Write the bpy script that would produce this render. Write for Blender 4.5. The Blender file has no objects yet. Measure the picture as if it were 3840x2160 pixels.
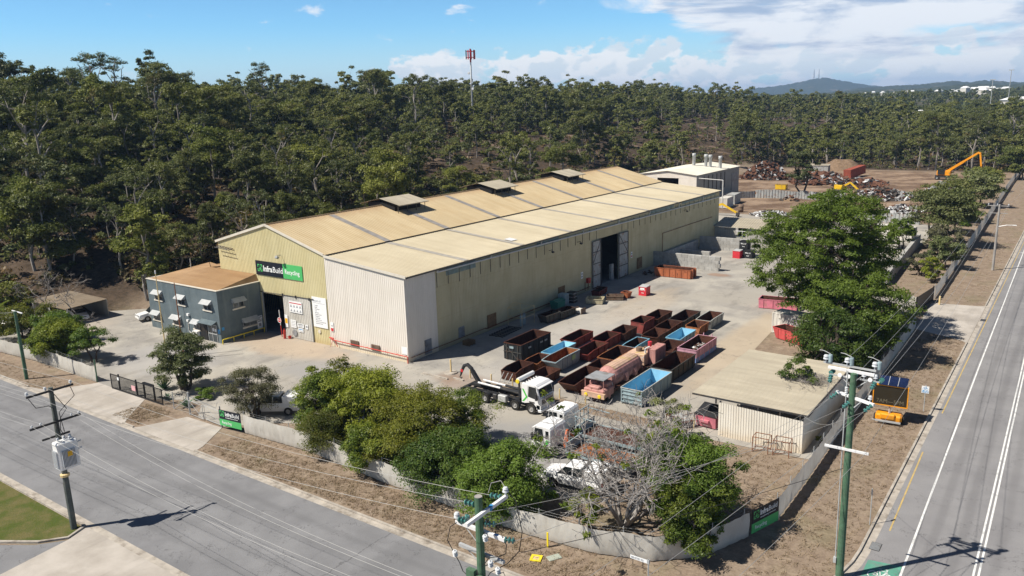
import bpy, math, random
import numpy as np
from mathutils import Vector, Matrix
R = math.radians
SC = bpy.context.scene
COL = SC.collection
random.seed(7)

# ---------------------------------------------------------------- camera
cam_d = bpy.data.cameras.new("camera")
cam_d.sensor_width = 36.0
cam_d.lens = 36.0 * 2981.2 / 3840.0
cam_d.clip_end = 30000.0
cam = bpy.data.objects.new("camera", cam_d)
COL.objects.link(cam)
CAM = Vector((59.51, -61.93, 28.0))
def _cam_matrix():
    right = Vector((0.8094, 0.5873, 0)).normalized()
    head = Vector((-0.5873, 0.8094, 0)).normalized()
    pit, rol = 0.2279, -0.0294
    fwd = head * math.cos(pit) - Vector((0, 0, 1)) * math.sin(pit)
    up = head * math.sin(pit) + Vector((0, 0, 1)) * math.cos(pit)
    r2 = right * math.cos(rol) + up * math.sin(rol)
    u2 = -right * math.sin(rol) + up * math.cos(rol)
    m = Matrix.Identity(4)
    for i in range(3):
        m[i][0], m[i][1], m[i][2], m[i][3] = r2[i], u2[i], -fwd[i], CAM[i]
    return m
cam.matrix_world = _cam_matrix()
SC.camera = cam

# ---------------------------------------------------------------- sky, sun, exposure
SUN_EL = R(52.0)
SH = Vector((0.63, 0.777, 0)).normalized()          # the way shadows fall
world = bpy.data.worlds.new("World")
SC.world = world
world.use_nodes = True
def build_world():
    nt = world.node_tree
    N, L = nt.nodes, nt.links
    N.clear()
    out = N.new("ShaderNodeOutputWorld")
    bg = N.new("ShaderNodeBackground")
    bg.inputs["Strength"].default_value = 0.05
    sky = N.new("ShaderNodeTexSky")
    sky.sky_type = 'NISHITA'
    sky.sun_disc = False
    sky.sun_elevation = SUN_EL
    sky.sun_rotation = math.atan2(-SH.x, -SH.y)
    sky.altitude = 50
    sky.air_density = 1.0
    sky.dust_density = 0.15
    sky.ozone_density = 3.0
    tc = N.new("ShaderNodeTexCoord")
    sep = N.new("ShaderNodeSeparateXYZ")
    L.new(tc.outputs["Generated"], sep.inputs[0])
    def math_(op, a, b=None, c=None, clamp=False):
        n = N.new("ShaderNodeMath"); n.operation = op; n.use_clamp = clamp
        for i, v in enumerate((a, b, c)):
            if v is None: continue
            if isinstance(v, (int, float)): n.inputs[i].default_value = v
            else: L.new(v, n.inputs[i])
        return n.outputs[0]
    def smooth(v, lo, hi):
        n = N.new("ShaderNodeMapRange"); n.interpolation_type = 'SMOOTHSTEP'
        L.new(v, n.inputs[0])
        n.inputs[1].default_value = lo; n.inputs[2].default_value = hi
        return n.outputs[0]
    def noise(vec, scale, detail, rough, dist=0.0):
        n = N.new("ShaderNodeTexNoise")
        n.inputs["Scale"].default_value = scale
        n.inputs["Detail"].default_value = detail
        n.inputs["Roughness"].default_value = rough
        n.inputs["Distortion"].default_value = dist
        L.new(vec, n.inputs["Vector"])
        return n.outputs[0]
    x, y, z = sep.outputs
    az = math_('ARCTAN2', x, y)                     # 0 along +Y, grows towards +X
    el = math_('ARCSINE', z)
    comb = N.new("ShaderNodeCombineXYZ")
    L.new(az, comb.inputs[0]); L.new(math_('MULTIPLY', el, 1.0), comb.inputs[1])
    def vec(sx, sy, off):
        m = N.new("ShaderNodeVectorMath"); m.operation = 'MULTIPLY_ADD'
        L.new(comb.outputs[0], m.inputs[0])
        m.inputs[1].default_value = (sx, sy, 1); m.inputs[2].default_value = off
        return m.outputs[0]
    # low bank of cumulus along the horizon: each puff has a rounded top and a flat base
    n1 = noise(vec(1, 1.7, (3.1, 0, 0)), 19.0, 8, 0.52, 0.1)
    n1s = noise(vec(1, 1.7, (3.112, -0.020, 0)), 19.0, 8, 0.52, 0.1)
    band = math_('MULTIPLY', smooth(el, 0.092, 0.045), smooth(az, -0.86, -0.70))
    m1 = smooth(math_('ADD', n1, math_('MULTIPLY', math_('SUBTRACT', band, 1.0), 0.40)), 0.375, 0.44)
    # broad grey-bellied sheet high on the right
    n2 = noise(vec(1, 4.5, (7.3, 0.4, 0)), 7.0, 8, 0.55, 0.5)
    n2s = noise(vec(1, 4.5, (7.32, 0.32, 0)), 7.0, 8, 0.55, 0.5)
    sheet = math_('MULTIPLY', smooth(math_('ADD', az, math_('MULTIPLY', el, 2.0)), -0.40, -0.14), smooth(el, 0.012, 0.055))
    sheet = math_('MULTIPLY', sheet, math_('MULTIPLY', smooth(el, .40, .20), smooth(az, .9, .5)))
    m2 = smooth(math_('ADD', n2, math_('MULTIPLY', math_('SUBTRACT', sheet, 1.0), 0.5)), 0.26, 0.44)
    # scattered small puffs
    n3 = noise(vec(1, 2.4, (1.7, 2.2, 0)), 12.0, 6, 0.55, 0.2)
    m3 = math_('MULTIPLY', math_('MULTIPLY', smooth(n3, 0.63, 0.72), smooth(el, 0.02, 0.06)), smooth(el, .4, .2))
    shade2 = smooth(math_('ADD', math_('MULTIPLY', math_('SUBTRACT', n2, n2s), 2.6), math_('MULTIPLY', math_('SUBTRACT', 0.55, n2), 1.1)), -0.28, 0.22)
    shade1 = smooth(math_('SUBTRACT', n1, n1s), 0.085, -0.015)
    def mixc(f, a, b):
        n = N.new("ShaderNodeMix"); n.data_type = 'RGBA'
        for s, v in ((n.inputs[0], f), (n.inputs[6], a), (n.inputs[7], b)):
            if isinstance(v, (tuple, float)): s.default_value = v
            else: L.new(v, s)
        return n.outputs[2]
    K = 14.0
    c1 = mixc(shade1, (K * .84, K * .93, K * 1.0, 1), (K * 1.08, K * 1.09, K * 1.1, 1))
    c2 = mixc(shade2, (K * .46, K * .58, K * .78, 1), (K * 1.0, K * 1.03, K * 1.08, 1))
    tint = N.new("ShaderNodeMix"); tint.data_type = 'RGBA'; tint.blend_type = 'MULTIPLY'
    tint.inputs[0].default_value = 1.0
    L.new(sky.outputs[0], tint.inputs[6])
    low = mixc(smooth(el, 0.08, 0.32), SKY_TINT, (.62, .62, .68, 1))
    L.new(low, tint.inputs[7])
    c = mixc(math_('MULTIPLY', m3, 0.8), tint.outputs[2], (K, K * 1.04, K * 1.1, 1))
    c = mixc(math_('MULTIPLY', smooth(el, .10, .01), .75), c, (K * .72, K * .91, K * 1.02, 1))
    c = mixc(math_('MULTIPLY', m1, 0.92), c, c1)
    c = mixc(math_('MULTIPLY', m2, 0.95), c, c2)
    L.new(c, bg.inputs["Color"])
    L.new(bg.outputs[0], out.inputs[0])
SKY_TINT = (1.20, 1.92, 2.42, 1)
build_world()

sun_d = bpy.data.lights.new("sun", 'SUN')
sun_d.energy = 5.0
sun_d.angle = R(0.5)
sun_d.color = (1.0, 0.94, 0.84)
sun = bpy.data.objects.new("sun", sun_d)
COL.objects.link(sun)
sun.rotation_euler = Vector((SH.x * math.cos(SUN_EL), SH.y * math.cos(SUN_EL), -math.sin(SUN_EL))).to_track_quat('-Z', 'Y').to_euler()
vs = SC.view_settings
vs.view_transform = 'Standard'; vs.look = 'None'; vs.gamma = 1.0; vs.use_curve_mapping = False
vs.exposure = 0.42
SC.cycles.max_bounces = 5
SC.cycles.diffuse_bounces = 2
SC.cycles.glossy_bounces = 2
SC.cycles.transmission_bounces = 3
SC.cycles.transparent_max_bounces = 6
SC.cycles.volume_bounces = 0

# ---------------------------------------------------------------- mesh helpers
class MB:
    """collects faces of one mesh"""
    def __init__(s): s.v = []; s.f = []; s.m = []; s.mi = 0
    def add(s, vs_, fs):
        b = len(s.v); s.v += [tuple(p) for p in vs_]
        for f in fs: s.f.append(tuple(b + i for i in f)); s.m.append(s.mi)
        return s
    def box(s, x0, x1, y0, y1, z0, z1, M=None):
        p = [(x, y, z) for z in (z0, z1) for y in (y0, y1) for x in (x0, x1)]
        if M is not None: p = [M @ Vector(q) for q in p]
        return s.add(p, [(0, 2, 3, 1), (4, 5, 7, 6), (0, 1, 5, 4), (2, 6, 7, 3), (0, 4, 6, 2), (1, 3, 7, 5)])
    def cbox(s, c, d, rz=0, rx=0, ry=0):
        M = Matrix.Translation(c) @ Matrix.Rotation(rz, 4, 'Z') @ Matrix.Rotation(ry, 4, 'Y') @ Matrix.Rotation(rx, 4, 'X')
        return s.box(-d[0] / 2, d[0] / 2, -d[1] / 2, d[1] / 2, -d[2] / 2, d[2] / 2, M)
    def bev(s, x0, x1, y0, y1, z0, z1, b=.04, M=None):
        """box with its upright edges and top edges chamfered"""
        def ring(i, z): return [(x0 + i, y0 + b, z), (x0 + b, y0 + i, z), (x1 - b, y0 + i, z), (x1 - i, y0 + b, z), (x1 - i, y1 - b, z), (x1 - b, y1 - i, z), (x0 + b, y1 - i, z), (x0 + i, y1 - b, z)]
        p = ring(0, z0) + ring(0, z1 - b) + [(min(max(q[0], x0 + b), x1 - b), min(max(q[1], y0 + b), y1 - b), z1) for q in ring(0, z1)]
        if M is not None: p = [M @ Vector(q) for q in p]
        f = [tuple(range(7, -1, -1))]
        for k in (0, 8):
            for i in range(8): f.append((k + i, k + (i + 1) % 8, k + 8 + (i + 1) % 8, k + 8 + i))
        f.append(tuple(range(16, 24)))
        return s.add(p, f)
    def quad(s, a, b, c, d): return s.add([a, b, c, d], [(0, 1, 2, 3)])
    def poly(s, pts): return s.add(pts, [tuple(range(len(pts)))])
    def prism(s, pts, d):
        """closed prism: planar polygon pts pushed along vector d"""
        n = len(pts); d = Vector(d)
        p = [Vector(q) for q in pts] + [Vector(q) + d for q in pts]
        f = [tuple(range(n - 1, -1, -1)), tuple(range(n, 2 * n))] + [(i, (i + 1) % n, n + (i + 1) % n, n + i) for i in range(n)]
        return s.add(p, f)
    def tube(s, path, r, n=6, cap=True):
        path = [Vector(p) for p in path]
        rs = r if isinstance(r, (list, tuple)) else [r] * len(path)
        rings = []; ref = None
        for i, p in enumerate(path):
            t = (path[min(i + 1, len(path) - 1)] - path[max(i - 1, 0)])
            if t.length < 1e-9: t = Vector((0, 0, 1))
            t.normalize()
            if ref is None or abs(ref.dot(t)) > .98: ref = Vector((1, 0, 0)) if abs(t.x) < .8 else Vector((0, 1, 0))
            a = (ref - t * ref.dot(t)).normalized(); bb = t.cross(a); ref = a
            rings.append([p + (a * math.cos(2 * math.pi * k / n) + bb * math.sin(2 * math.pi * k / n)) * rs[i] for k in range(n)])
        vs_ = [q for rg in rings for q in rg]; fs = []
        for i in range(len(path) - 1):
            for k in range(n): fs.append((i * n + k, i * n + (k + 1) % n, (i + 1) * n + (k + 1) % n, (i + 1) * n + k))
        if cap: fs.append(tuple(range(n - 1, -1, -1))); fs.append(tuple((len(path) - 1) * n + k for k in range(n)))
        return s.add(vs_, fs)
    def cyl(s, p, q, r, n=12, r2=None): return s.tube([p, q], [r, r if r2 is None else r2], n)
    def lathe(s, prof, n=12, M=None):
        p = []; f = []
        for r, z in prof:
            for k in range(n):
                a = 2 * math.pi * k / n; p.append(Vector((r * math.cos(a), r * math.sin(a), z)))
        if M is not None: p = [M @ q for q in p]
        for i in range(len(prof) - 1):
            for k in range(n): f.append((i * n + k, i * n + (k + 1) % n, (i + 1) * n + (k + 1) % n, (i + 1) * n + k))
        return s.add(p, f)
    def build(s, name, mat, parent=None, smooth=False):
        me = bpy.data.meshes.new(name)
        me.from_pydata(s.v, [], s.f)
        mats = mat if isinstance(mat, (list, tuple)) else [mat]
        for m in mats: me.materials.append(m)
        if len(mats) > 1: me.polygons.foreach_set("material_index", s.m)
        if smooth:
            me.polygons.foreach_set("use_smooth", [True] * len(s.f))
        me.update()
        o = bpy.data.objects.new(name, me)
        COL.objects.link(o)
        if parent is not None: o.parent = parent
        return o

def tag(o, label=None, cat=None, group=None, kind=None):
    if label: o["label"] = label
    if cat: o["category"] = cat
    if group: o["group"] = group
    if kind: o["kind"] = kind
    return o
def thing(name, label, cat, loc=(0, 0, 0), rz=0.0, group=None):
    o = bpy.data.objects.new(name, None)
    o.empty_display_size = 0.2
    COL.objects.link(o)
    o.location = loc; o.rotation_euler = (0, 0, rz)
    return tag(o, label, cat, group)
def kids(o): return [c for c in list(o.children)]
def copy_tree(o, parent=None):
    c = o.copy(); COL.objects.link(c)
    if parent is not None: c.parent = parent
    for ch in kids(o): copy_tree(ch, c)
    return c
def struct(name, mb, mat):
    return tag(mb.build(name, mat), kind="structure")
def M3(loc=(0, 0, 0), rz=0., rx=0., ry=0.):
    return Matrix.Translation(loc) @ Matrix.Rotation(rz, 4, 'Z') @ Matrix.Rotation(rx, 4, 'X') @ Matrix.Rotation(ry, 4, 'Y')

def text_part(name, body, size, mat, parent, M, align='LEFT', bold=0.0, sx=1.0, thick=0.006):
    """lettering as a solid mesh; M places the text plane (x right, y up, z out of the face)"""
    cu = bpy.data.curves.new(name, 'FONT')
    cu.body = body; cu.size = size; cu.align_x = align; cu.extrude = thick; cu.offset = bold; cu.resolution_u = 3
    t = bpy.data.objects.new(name, cu); COL.objects.link(t)
    dg = bpy.context.evaluated_depsgraph_get()
    me = bpy.data.meshes.new_from_object(t.evaluated_get(dg))
    bpy.data.objects.remove(t)
    me.transform(M @ Matrix.Scale(sx, 4, (1, 0, 0)))
    me.materials.clear(); me.materials.append(mat)
    o = bpy.data.objects.new(name, me); COL.objects.link(o); o.parent = parent
    return o
def face_y(x, y, z): # text plane standing up, read from -Y
    return Matrix.Translation((x, y, z)) @ Matrix.Rotation(R(90), 4, 'X')
def face_x(x, y, z): # text plane standing up, read from +X
    return Matrix.Translation((x, y, z)) @ Matrix.Rotation(R(90), 4, 'Z') @ Matrix.Rotation(R(90), 4, 'X')

def ribs(mb, a, b, zb, zt, pitch=.3, d=.03, out=(0, -1), base=.62):
    """ribbed sheet wall from ground point a to b; zb, zt are numbers or functions of the fraction along"""
    a = Vector((a[0], a[1])); b = Vector((b[0], b[1])); L = (b - a).length
    n = max(1, int(round(L / pitch))); p = L / n; o = Vector(out)
    ts = []
    for i in range(n):
        for fr, k in ((0, 0), (base, 0), (base + .1, 1), (.9, 1)): ts.append(((i + fr) * p, k))
    ts.append((L, 0))
    fz = lambda z, t: z(t / L) if callable(z) else z
    vs_ = []; fs = []
    for t, k in ts:
        q = a + (b - a) * (t / L) + o * (d * k)
        vs_ += [(q.x, q.y, fz(zb, t)), (q.x, q.y, fz(zt, t))]
    for i in range(len(ts) - 1): fs.append((2 * i, 2 * i + 2, 2 * i + 3, 2 * i + 1))
    mb.add(vs_, fs)
def roof_ribs(mb, A, B, A2, B2, pitch=.35, d=.03):
    """ribbed roof sheet: eave line A->B, ridge line A2->B2, ribs running from eave to ridge"""
    A, B, A2, B2 = map(Vector, (A, B, A2, B2))
    L = (B - A).length; n = max(1, int(round(L / pitch)))
    nrm = (B - A).cross(A2 - A).normalized()
    if nrm.z < 0: nrm = -nrm
    ts = []
    for i in range(n):
        for fr, k in ((0, 0), (.6, 0), (.72, 1), (.88, 1)): ts.append(((i + fr) / n, k))
    ts.append((1.0, 0)); vs_ = []; fs = []
    for t, k in ts:
        vs_ += [A.lerp(B, t) + nrm * d * k, A2.lerp(B2, t) + nrm * d * k]
    for i in range(len(ts) - 1): fs.append((2 * i, 2 * i + 2, 2 * i + 3, 2 * i + 1))
    mb.add(vs_, fs)
# ---------------------------------------------------------------- materials
def _nodes(name):
    m = bpy.data.materials.new(name); m.use_nodes = True
    nt = m.node_tree; nt.nodes.clear()
    out = nt.nodes.new("ShaderNodeOutputMaterial")
    return m, nt, nt.nodes, nt.links, out
class G:
    """small node graph helper"""
    def __init__(s, name):
        s.m, s.nt, s.N, s.L, s.out = _nodes(name)
        s.geo = s.N.new("ShaderNodeNewGeometry")
        s.P = s.geo.outputs["Position"]
    def set(s, sock, v):
        if isinstance(v, (int, float)): sock.default_value = v
        elif isinstance(v, tuple): sock.default_value = v if len(v) == 4 or sock.type == 'VECTOR' else (*v, 1)
        else: s.L.new(v, sock)
    def noise(s, scale, detail=4, rough=.55, vec=None, dist=0., sc=None, off=(0, 0, 0)):
        n = s.N.new("ShaderNodeTexNoise")
        n.inputs["Scale"].default_value = scale; n.inputs["Detail"].default_value = detail
        n.inputs["Roughness"].default_value = rough; n.inputs["Distortion"].default_value = dist
        v = vec if vec is not None else s.P
        if sc is not None or any(off):
            mp = s.N.new("ShaderNodeVectorMath"); mp.operation = 'MULTIPLY_ADD'
            s.L.new(v, mp.inputs[0]); mp.inputs[1].default_value = sc or (1, 1, 1); mp.inputs[2].default_value = off
            v = mp.outputs[0]
        s.L.new(v, n.inputs["Vector"]); return n.outputs[0]
    def step(s, v, lo, hi, a=0., b=1.):
        n = s.N.new("ShaderNodeMapRange"); n.interpolation_type = 'SMOOTHSTEP'
        s.set(n.inputs[0], v)
        n.inputs[1].default_value = lo; n.inputs[2].default_value = hi; n.inputs[3].default_value = a; n.inputs[4].default_value = b
        return n.outputs[0]
    def math(s, op, a, b=0., clamp=False):
        n = s.N.new("ShaderNodeMath"); n.operation = op; n.use_clamp = clamp
        s.set(n.inputs[0], a); s.set(n.inputs[1], b); return n.outputs[0]
    def mix(s, f, a, b, mode='MIX'):
        n = s.N.new("ShaderNodeMix"); n.data_type = 'RGBA'; n.blend_type = mode
        s.set(n.inputs[0], f); s.set(n.inputs[6], a); s.set(n.inputs[7], b); return n.outputs[2]
    def xyz(s, v=None):
        n = s.N.new("ShaderNodeSeparateXYZ"); s.L.new(v if v is not None else s.P, n.inputs[0]); return n.outputs
    def obj(s):
        n = s.N.new("ShaderNodeTexCoord"); return n.outputs["Object"]
    def rnd(s):
        n = s.N.new("ShaderNodeObjectInfo"); return n.outputs["Random"]
    def bump(s, h, strength=.3, dist=.05):
        n = s.N.new("ShaderNodeBump"); n.inputs["Strength"].default_value = strength; n.inputs["Distance"].default_value = dist
        s.L.new(h, n.inputs["Height"]); return n.outputs[0]
    def finish(s, col, rough=.7, metal=0., normal=None, spec=.3):
        b = s.N.new("ShaderNodeBsdfPrincipled")
        s.set(b.inputs["Base Color"], col); s.set(b.inputs["Roughness"], rough); s.set(b.inputs["Metallic"], metal)
        b.inputs["Specular IOR Level"].default_value = spec
        if normal is not None: s.L.new(normal, b.inputs["Normal"])
        s.L.new(b.outputs[0], s.out.inputs[0]); return s.m

def paint(name, col, rough=.5, var=.12, dirt=None, dscale=.6, spec=.35, metal=0.):
    """painted or plain surface with slight tone variation and optional dirt blotches"""
    g = G(name)
    n = g.noise(1.3, 5, .6); n2 = g.noise(9., 3, .6)
    c = g.mix(g.step(n, .3, .7), tuple(x * (1 - var) for x in col), tuple(min(1, x * (1 + var)) for x in col))
    c = g.mix(g.math('MULTIPLY', g.step(n2, .45, .75), var), c, tuple(x * .6 for x in col))
    if dirt: c = g.mix(g.math('MULTIPLY', g.step(g.noise(dscale, 6, .65, off=(31, 7, 3)), .5, .68), .75), c, dirt)
    return g.finish(c, rough, metal, spec=spec)
def rusty(name, col, rust=(.11, .042, .022), amount=.5, rough=.75):
    """worn paint breaking up into rust"""
    g = G(name); o = g.P
    n = g.noise(1.6, 8, .68); n2 = g.noise(7., 5, .6, off=(5, 5, 5)); n3 = g.noise(.9, 4, .6, off=(11, 3, 8), sc=(3, 3, .5))
    r = g.mix(g.step(n2, .35, .7), tuple(x * .55 for x in rust), tuple(x * 1.7 for x in rust))
    p = g.mix(g.step(n3, .35, .7), tuple(x * .78 for x in col), tuple(x * 1.12 for x in col))
    k = g.step(g.math('ADD', n, g.math('MULTIPLY', n3, .35)), .86 - amount * .42, .98 - amount * .42)
    return g.finish(g.mix(k, p, r), rough, 0., spec=.25, normal=g.bump(n2, .25, .03))

def m_ground():
    g = G("ground_earth"); x, y, z = g.xyz()
    n = g.noise(.09, 6, .6); n2 = g.noise(1.1, 6, .7); n3 = g.noise(6., 3, .6); n4 = g.noise(.02, 3, .5, off=(9, 4, 0))
    grass = g.mix(g.step(n2, .3, .72), (.21, .158, .118), (.325, .255, .19))
    grass = g.mix(g.math('MULTIPLY', g.step(n, .5, .72), .8), grass, (.25, .20, .15))
    g2 = g.noise(.45, 6, .7, off=(5, 8, 0)); grass = g.mix(g.math('MULTIPLY', g.step(g2, .55, .70), .55), grass, (.40, .33, .255)); grass = g.mix(g.math('MULTIPLY', g.step(g2, .42, .30), .5), grass, (.15, .105, .075))
    grass = g.mix(g.math('MULTIPLY', g.step(n3, .35, .65), .25), grass, (.12, .085, .06))
    grass = g.mix(g.math('MULTIPLY', g.step(g.noise(.22, 4, .55, off=(3, 1, 0)), .52, .7), .30), grass, (.13, .135, .058))
    litter = g.mix(g.step(n2, .3, .7), (.04, .031, .022), (.095, .068, .048))
    litter = g.mix(g.math('MULTIPLY', g.step(n, .52, .68), g.math('ADD', .35, g.math('MULTIPLY', g.step(y, 100., 130.), .45))), litter, (.235, .17, .122))
    wood = g.math('MAXIMUM', g.step(x, -50., -58.), g.step(y, 256., 264.))
    c = g.mix(wood, grass, litter)
    # bare brown scrap yard beyond the shed
    yard = g.math('MULTIPLY', g.math('MULTIPLY', g.step(y, 126., 134.), g.step(y, 262., 250.)), g.math('MULTIPLY', g.step(x, -48., -42.), g.step(x, 40., 36.)))
    dirt = g.mix(g.step(g.noise(.12, 7, .65, off=(2, 2, 2)), .38, .62), (.115, .07, .045), (.30, .215, .15))
    dirt = g.mix(g.math('MULTIPLY', g.step(n3, .4, .7), .3), dirt, (.4, .33, .26))
    c = g.mix(yard, c, dirt)
    far = g.math('GREATER_THAN', g.math('ADD', y, g.math('MULTIPLY', x, -.6)), 640.)
    c = g.mix(far, c, g.mix(g.step(n4, .4, .6), (.05, .06, .03), (.11, .10, .065)))
    return g.finish(c, .95, normal=g.bump(g.noise(3.5, 5, .7), .5, .12), spec=.1)
def m_yard():
    g = G("yard_concrete"); x, y, z = g.xyz()
    n = g.noise(.16, 7, .62); n2 = g.noise(.05, 3, .5, off=(4, 0, 0)); n3 = g.noise(2.2, 6, .65); n4 = g.noise(.35, 6, .6, sc=(1, .35, 1), off=(8, 3, 0))
    c = g.mix(g.step(n, .34, .66), (.27, .255, .235), (.42, .39, .34))
    c = g.mix(g.step(n2, .46, .62), c, (.34, .315, .275))
    c = g.mix(g.math('MULTIPLY', g.step(n4, .53, .68), .55), c, (.20, .185, .168))
    c = g.mix(g.math('MULTIPLY', g.step(n3, .55, .75), .35), c, (.21, .195, .175))
    # pale dust track swept round the bins
    def blob(cx, cy, rx, ry):
        u = g.math('DIVIDE', g.math('SUBTRACT', x, cx), rx); v = g.math('DIVIDE', g.math('SUBTRACT', y, cy), ry)
        d = g.math('ADD', g.math('MULTIPLY', u, u), g.math('MULTIPLY', v, v))
        return g.step(g.math('ADD', d, g.math('MULTIPLY', g.math('SUBTRACT', n4, .5), 2.2)), 1.2, .2)
    for b, col, k in (((30, 25, 4.5, 20), (.45, .355, .245), .6), ((11, 36, 4, 12), (.42, .33, .23), .5), ((9.5, -1.6, 4.4, 2.6), (.24, .15, .1), .85), ((16, -1.2, 7, 1.7), (.25, .19, .12), .8), ((13, 59.5, 2.4, 1.2), (.27, .15, .09), .6),
                      ((-17, -3, 12, 4.0), (.40, .315, .235), .75), ((-52, -12, 8, 7), (.40, .34, .28), .5), ((-26, -14, 9, 6), (.345, .335, .33), .6), ((-6, -7, 8, 4), (.27, .265, .262), .75), ((26, -12, 12, 6), (.27, .265, .26), .9), ((12, 14, 6, 30), (.40, .38, .355), .45)):
        c = g.mix(g.math('MULTIPLY', blob(*b), k), c, col)
    crack = g.step(g.math('ABSOLUTE', g.math('SUBTRACT', g.noise(.11, 5, .6, off=(1, 6, 0)), .5)), .004, .0)
    c = g.mix(g.math('MULTIPLY', crack, .45), c, (.12, .115, .105))
    return g.finish(c, .9, normal=g.bump(n3, .15, .05), spec=.15)
def m_asphalt(name, a, b, wheel=None):
    g = G(name); x, y, z = g.xyz()
    n = g.noise(.25, 5, .6); n2 = g.noise(12., 4, .75); n3 = g.noise(.8, 6, .65, off=(3, 3, 0))
    c = g.mix(g.step(n, .3, .7), a, b)
    c = g.mix(g.math('MULTIPLY', g.step(n2, .4, .75), .28), c, tuple(v * .55 for v in a))
    c = g.mix(g.math('MULTIPLY', g.step(n3, .56, .7), .2), c, tuple(v * .7 for v in a))
    ck = g.noise(.17, 6, .62, off=(9, 2, 0)); ck = g.step(g.math('ABSOLUTE', g.math('SUBTRACT', ck, .5)), .0035, .0008)
    c = g.mix(g.math('MULTIPLY', ck, .5), c, tuple(v * .35 for v in a))
    st = g.noise(.55, 3, .5, off=(7, 7, 0)); c = g.mix(g.math('MULTIPLY', g.step(st, .70, .76), .4), c, tuple(v * .5 for v in a))
    pt = g.noise(.075, 2, .4, off=(2, 9, 0)); c = g.mix(g.math('MULTIPLY', g.step(pt, .58, .60), .22), c, tuple(v * .72 for v in a))
    if wheel:
        for cx, w, k in wheel:
            d = g.math('ABSOLUTE', g.math('SUBTRACT', x, g.math('ADD', cx, g.math('MULTIPLY', g.math('SUBTRACT', g.noise(.03, 2, .5), .5), .8))))
            c = g.mix(g.math('MULTIPLY', g.step(d, w, w * .2), k), c, tuple(v * .62 for v in a))
    else:
        for cy, w, k in ((-29.6, .5, .28), (-31.4, .5, .28), (-34.3, .5, .25), (-36.1, .5, .25)):
            d = g.math('ABSOLUTE', g.math('SUBTRACT', y, g.math('ADD', cy, g.math('MULTIPLY', g.math('SUBTRACT', g.noise(.04, 2, .5), .5), 1.)))); c = g.mix(g.math('MULTIPLY', g.step(d, w, w * .1), k), c, tuple(v * .66 for v in a))
        seam = g.step(g.math('ABSOLUTE', g.math('SUBTRACT', g.math('ADD', x, g.math('MULTIPLY', n3, 1.3)), 24.6)), .07, .02)
        c = g.mix(g.math('MULTIPLY', seam, .6), c, tuple(v * .5 for v in a))
        c = g.mix(g.math('MULTIPLY', g.step(x, 24.9, 25.4), .22), c, tuple(v * .6 for v in a))
    return g.finish(c, .88, normal=g.bump(n2, .2, .02), spec=.2)
def m_lawn():
    g = G("lawn_grass"); n = g.noise(.6, 5, .6); n2 = g.noise(9, 4, .7)
    c = g.mix(g.step(n, .35, .65), (.075, .10, .022), (.15, .13, .055))
    c = g.mix(g.math('MULTIPLY', g.step(n2, .4, .7), .5), c, (.05, .06, .015))
    return g.finish(c, .95, normal=g.bump(n2, .5, .06), spec=.1)
def m_slab():
    g = G("driveway_concrete"); x, y, z = g.xyz()
    n = g.noise(.3, 6, .6); n2 = g.noise(3., 6, .7); n3 = g.noise(.5, 5, .6, sc=(1, .12, 1), off=(6, 1, 0))
    c = g.mix(g.step(n, .35, .65), (.36, .325, .285), (.47, .43, .385))
    c = g.mix(g.math('MULTIPLY', g.step(n3, .52, .66), .45), c, (.26, .235, .21))
    c = g.mix(g.math('MULTIPLY', g.step(n2, .55, .75), .3), c, (.26, .24, .22))
    return g.finish(c, .9, spec=.15)
def m_roof(name, a, b, streak, amount, rusty_edge=None):
    g = G(name); x, y, z = g.xyz()
    n = g.noise(.14, 6, .6); n2 = g.noise(.6, 6, .62, sc=(.18, 1.6, 1)); n3 = g.noise(2.2, 5, .65)
    c = g.mix(g.step(n, .3, .7), a, b)
    c = g.mix(g.math('MULTIPLY', g.step(n2, .42, .7), amount), c, streak)
    c = g.mix(g.math('MULTIPLY', g.step(n3, .5, .8), .12), c, tuple(v * .6 for v in a))
    wn = g.N.new("ShaderNodeTexWhiteNoise"); wn.noise_dimensions = '1D'; g.set(wn.inputs["W"], g.math('FLOOR', g.math('MULTIPLY', y, 1.25)))
    c = g.mix(g.math('MULTIPLY', g.math('SUBTRACT', wn.outputs[0], .4), .30, True), c, streak)
    c = g.mix(g.math('MULTIPLY', g.step(g.math('ABSOLUTE', g.math('SUBTRACT', g.math('FRACT', g.math('MULTIPLY', x, .19)), .5)), .49, .5), .3), c, tuple(v * .7 for v in a))
    if rusty_edge:
        c = g.mix(g.math('MULTIPLY', g.step(g.math('ADD', x, g.math('MULTIPLY', n3, 3.)), rusty_edge + 3.8, rusty_edge + .6), .6), c, (.30, .155, .07))
    return g.finish(c, .62, spec=.3)
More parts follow.
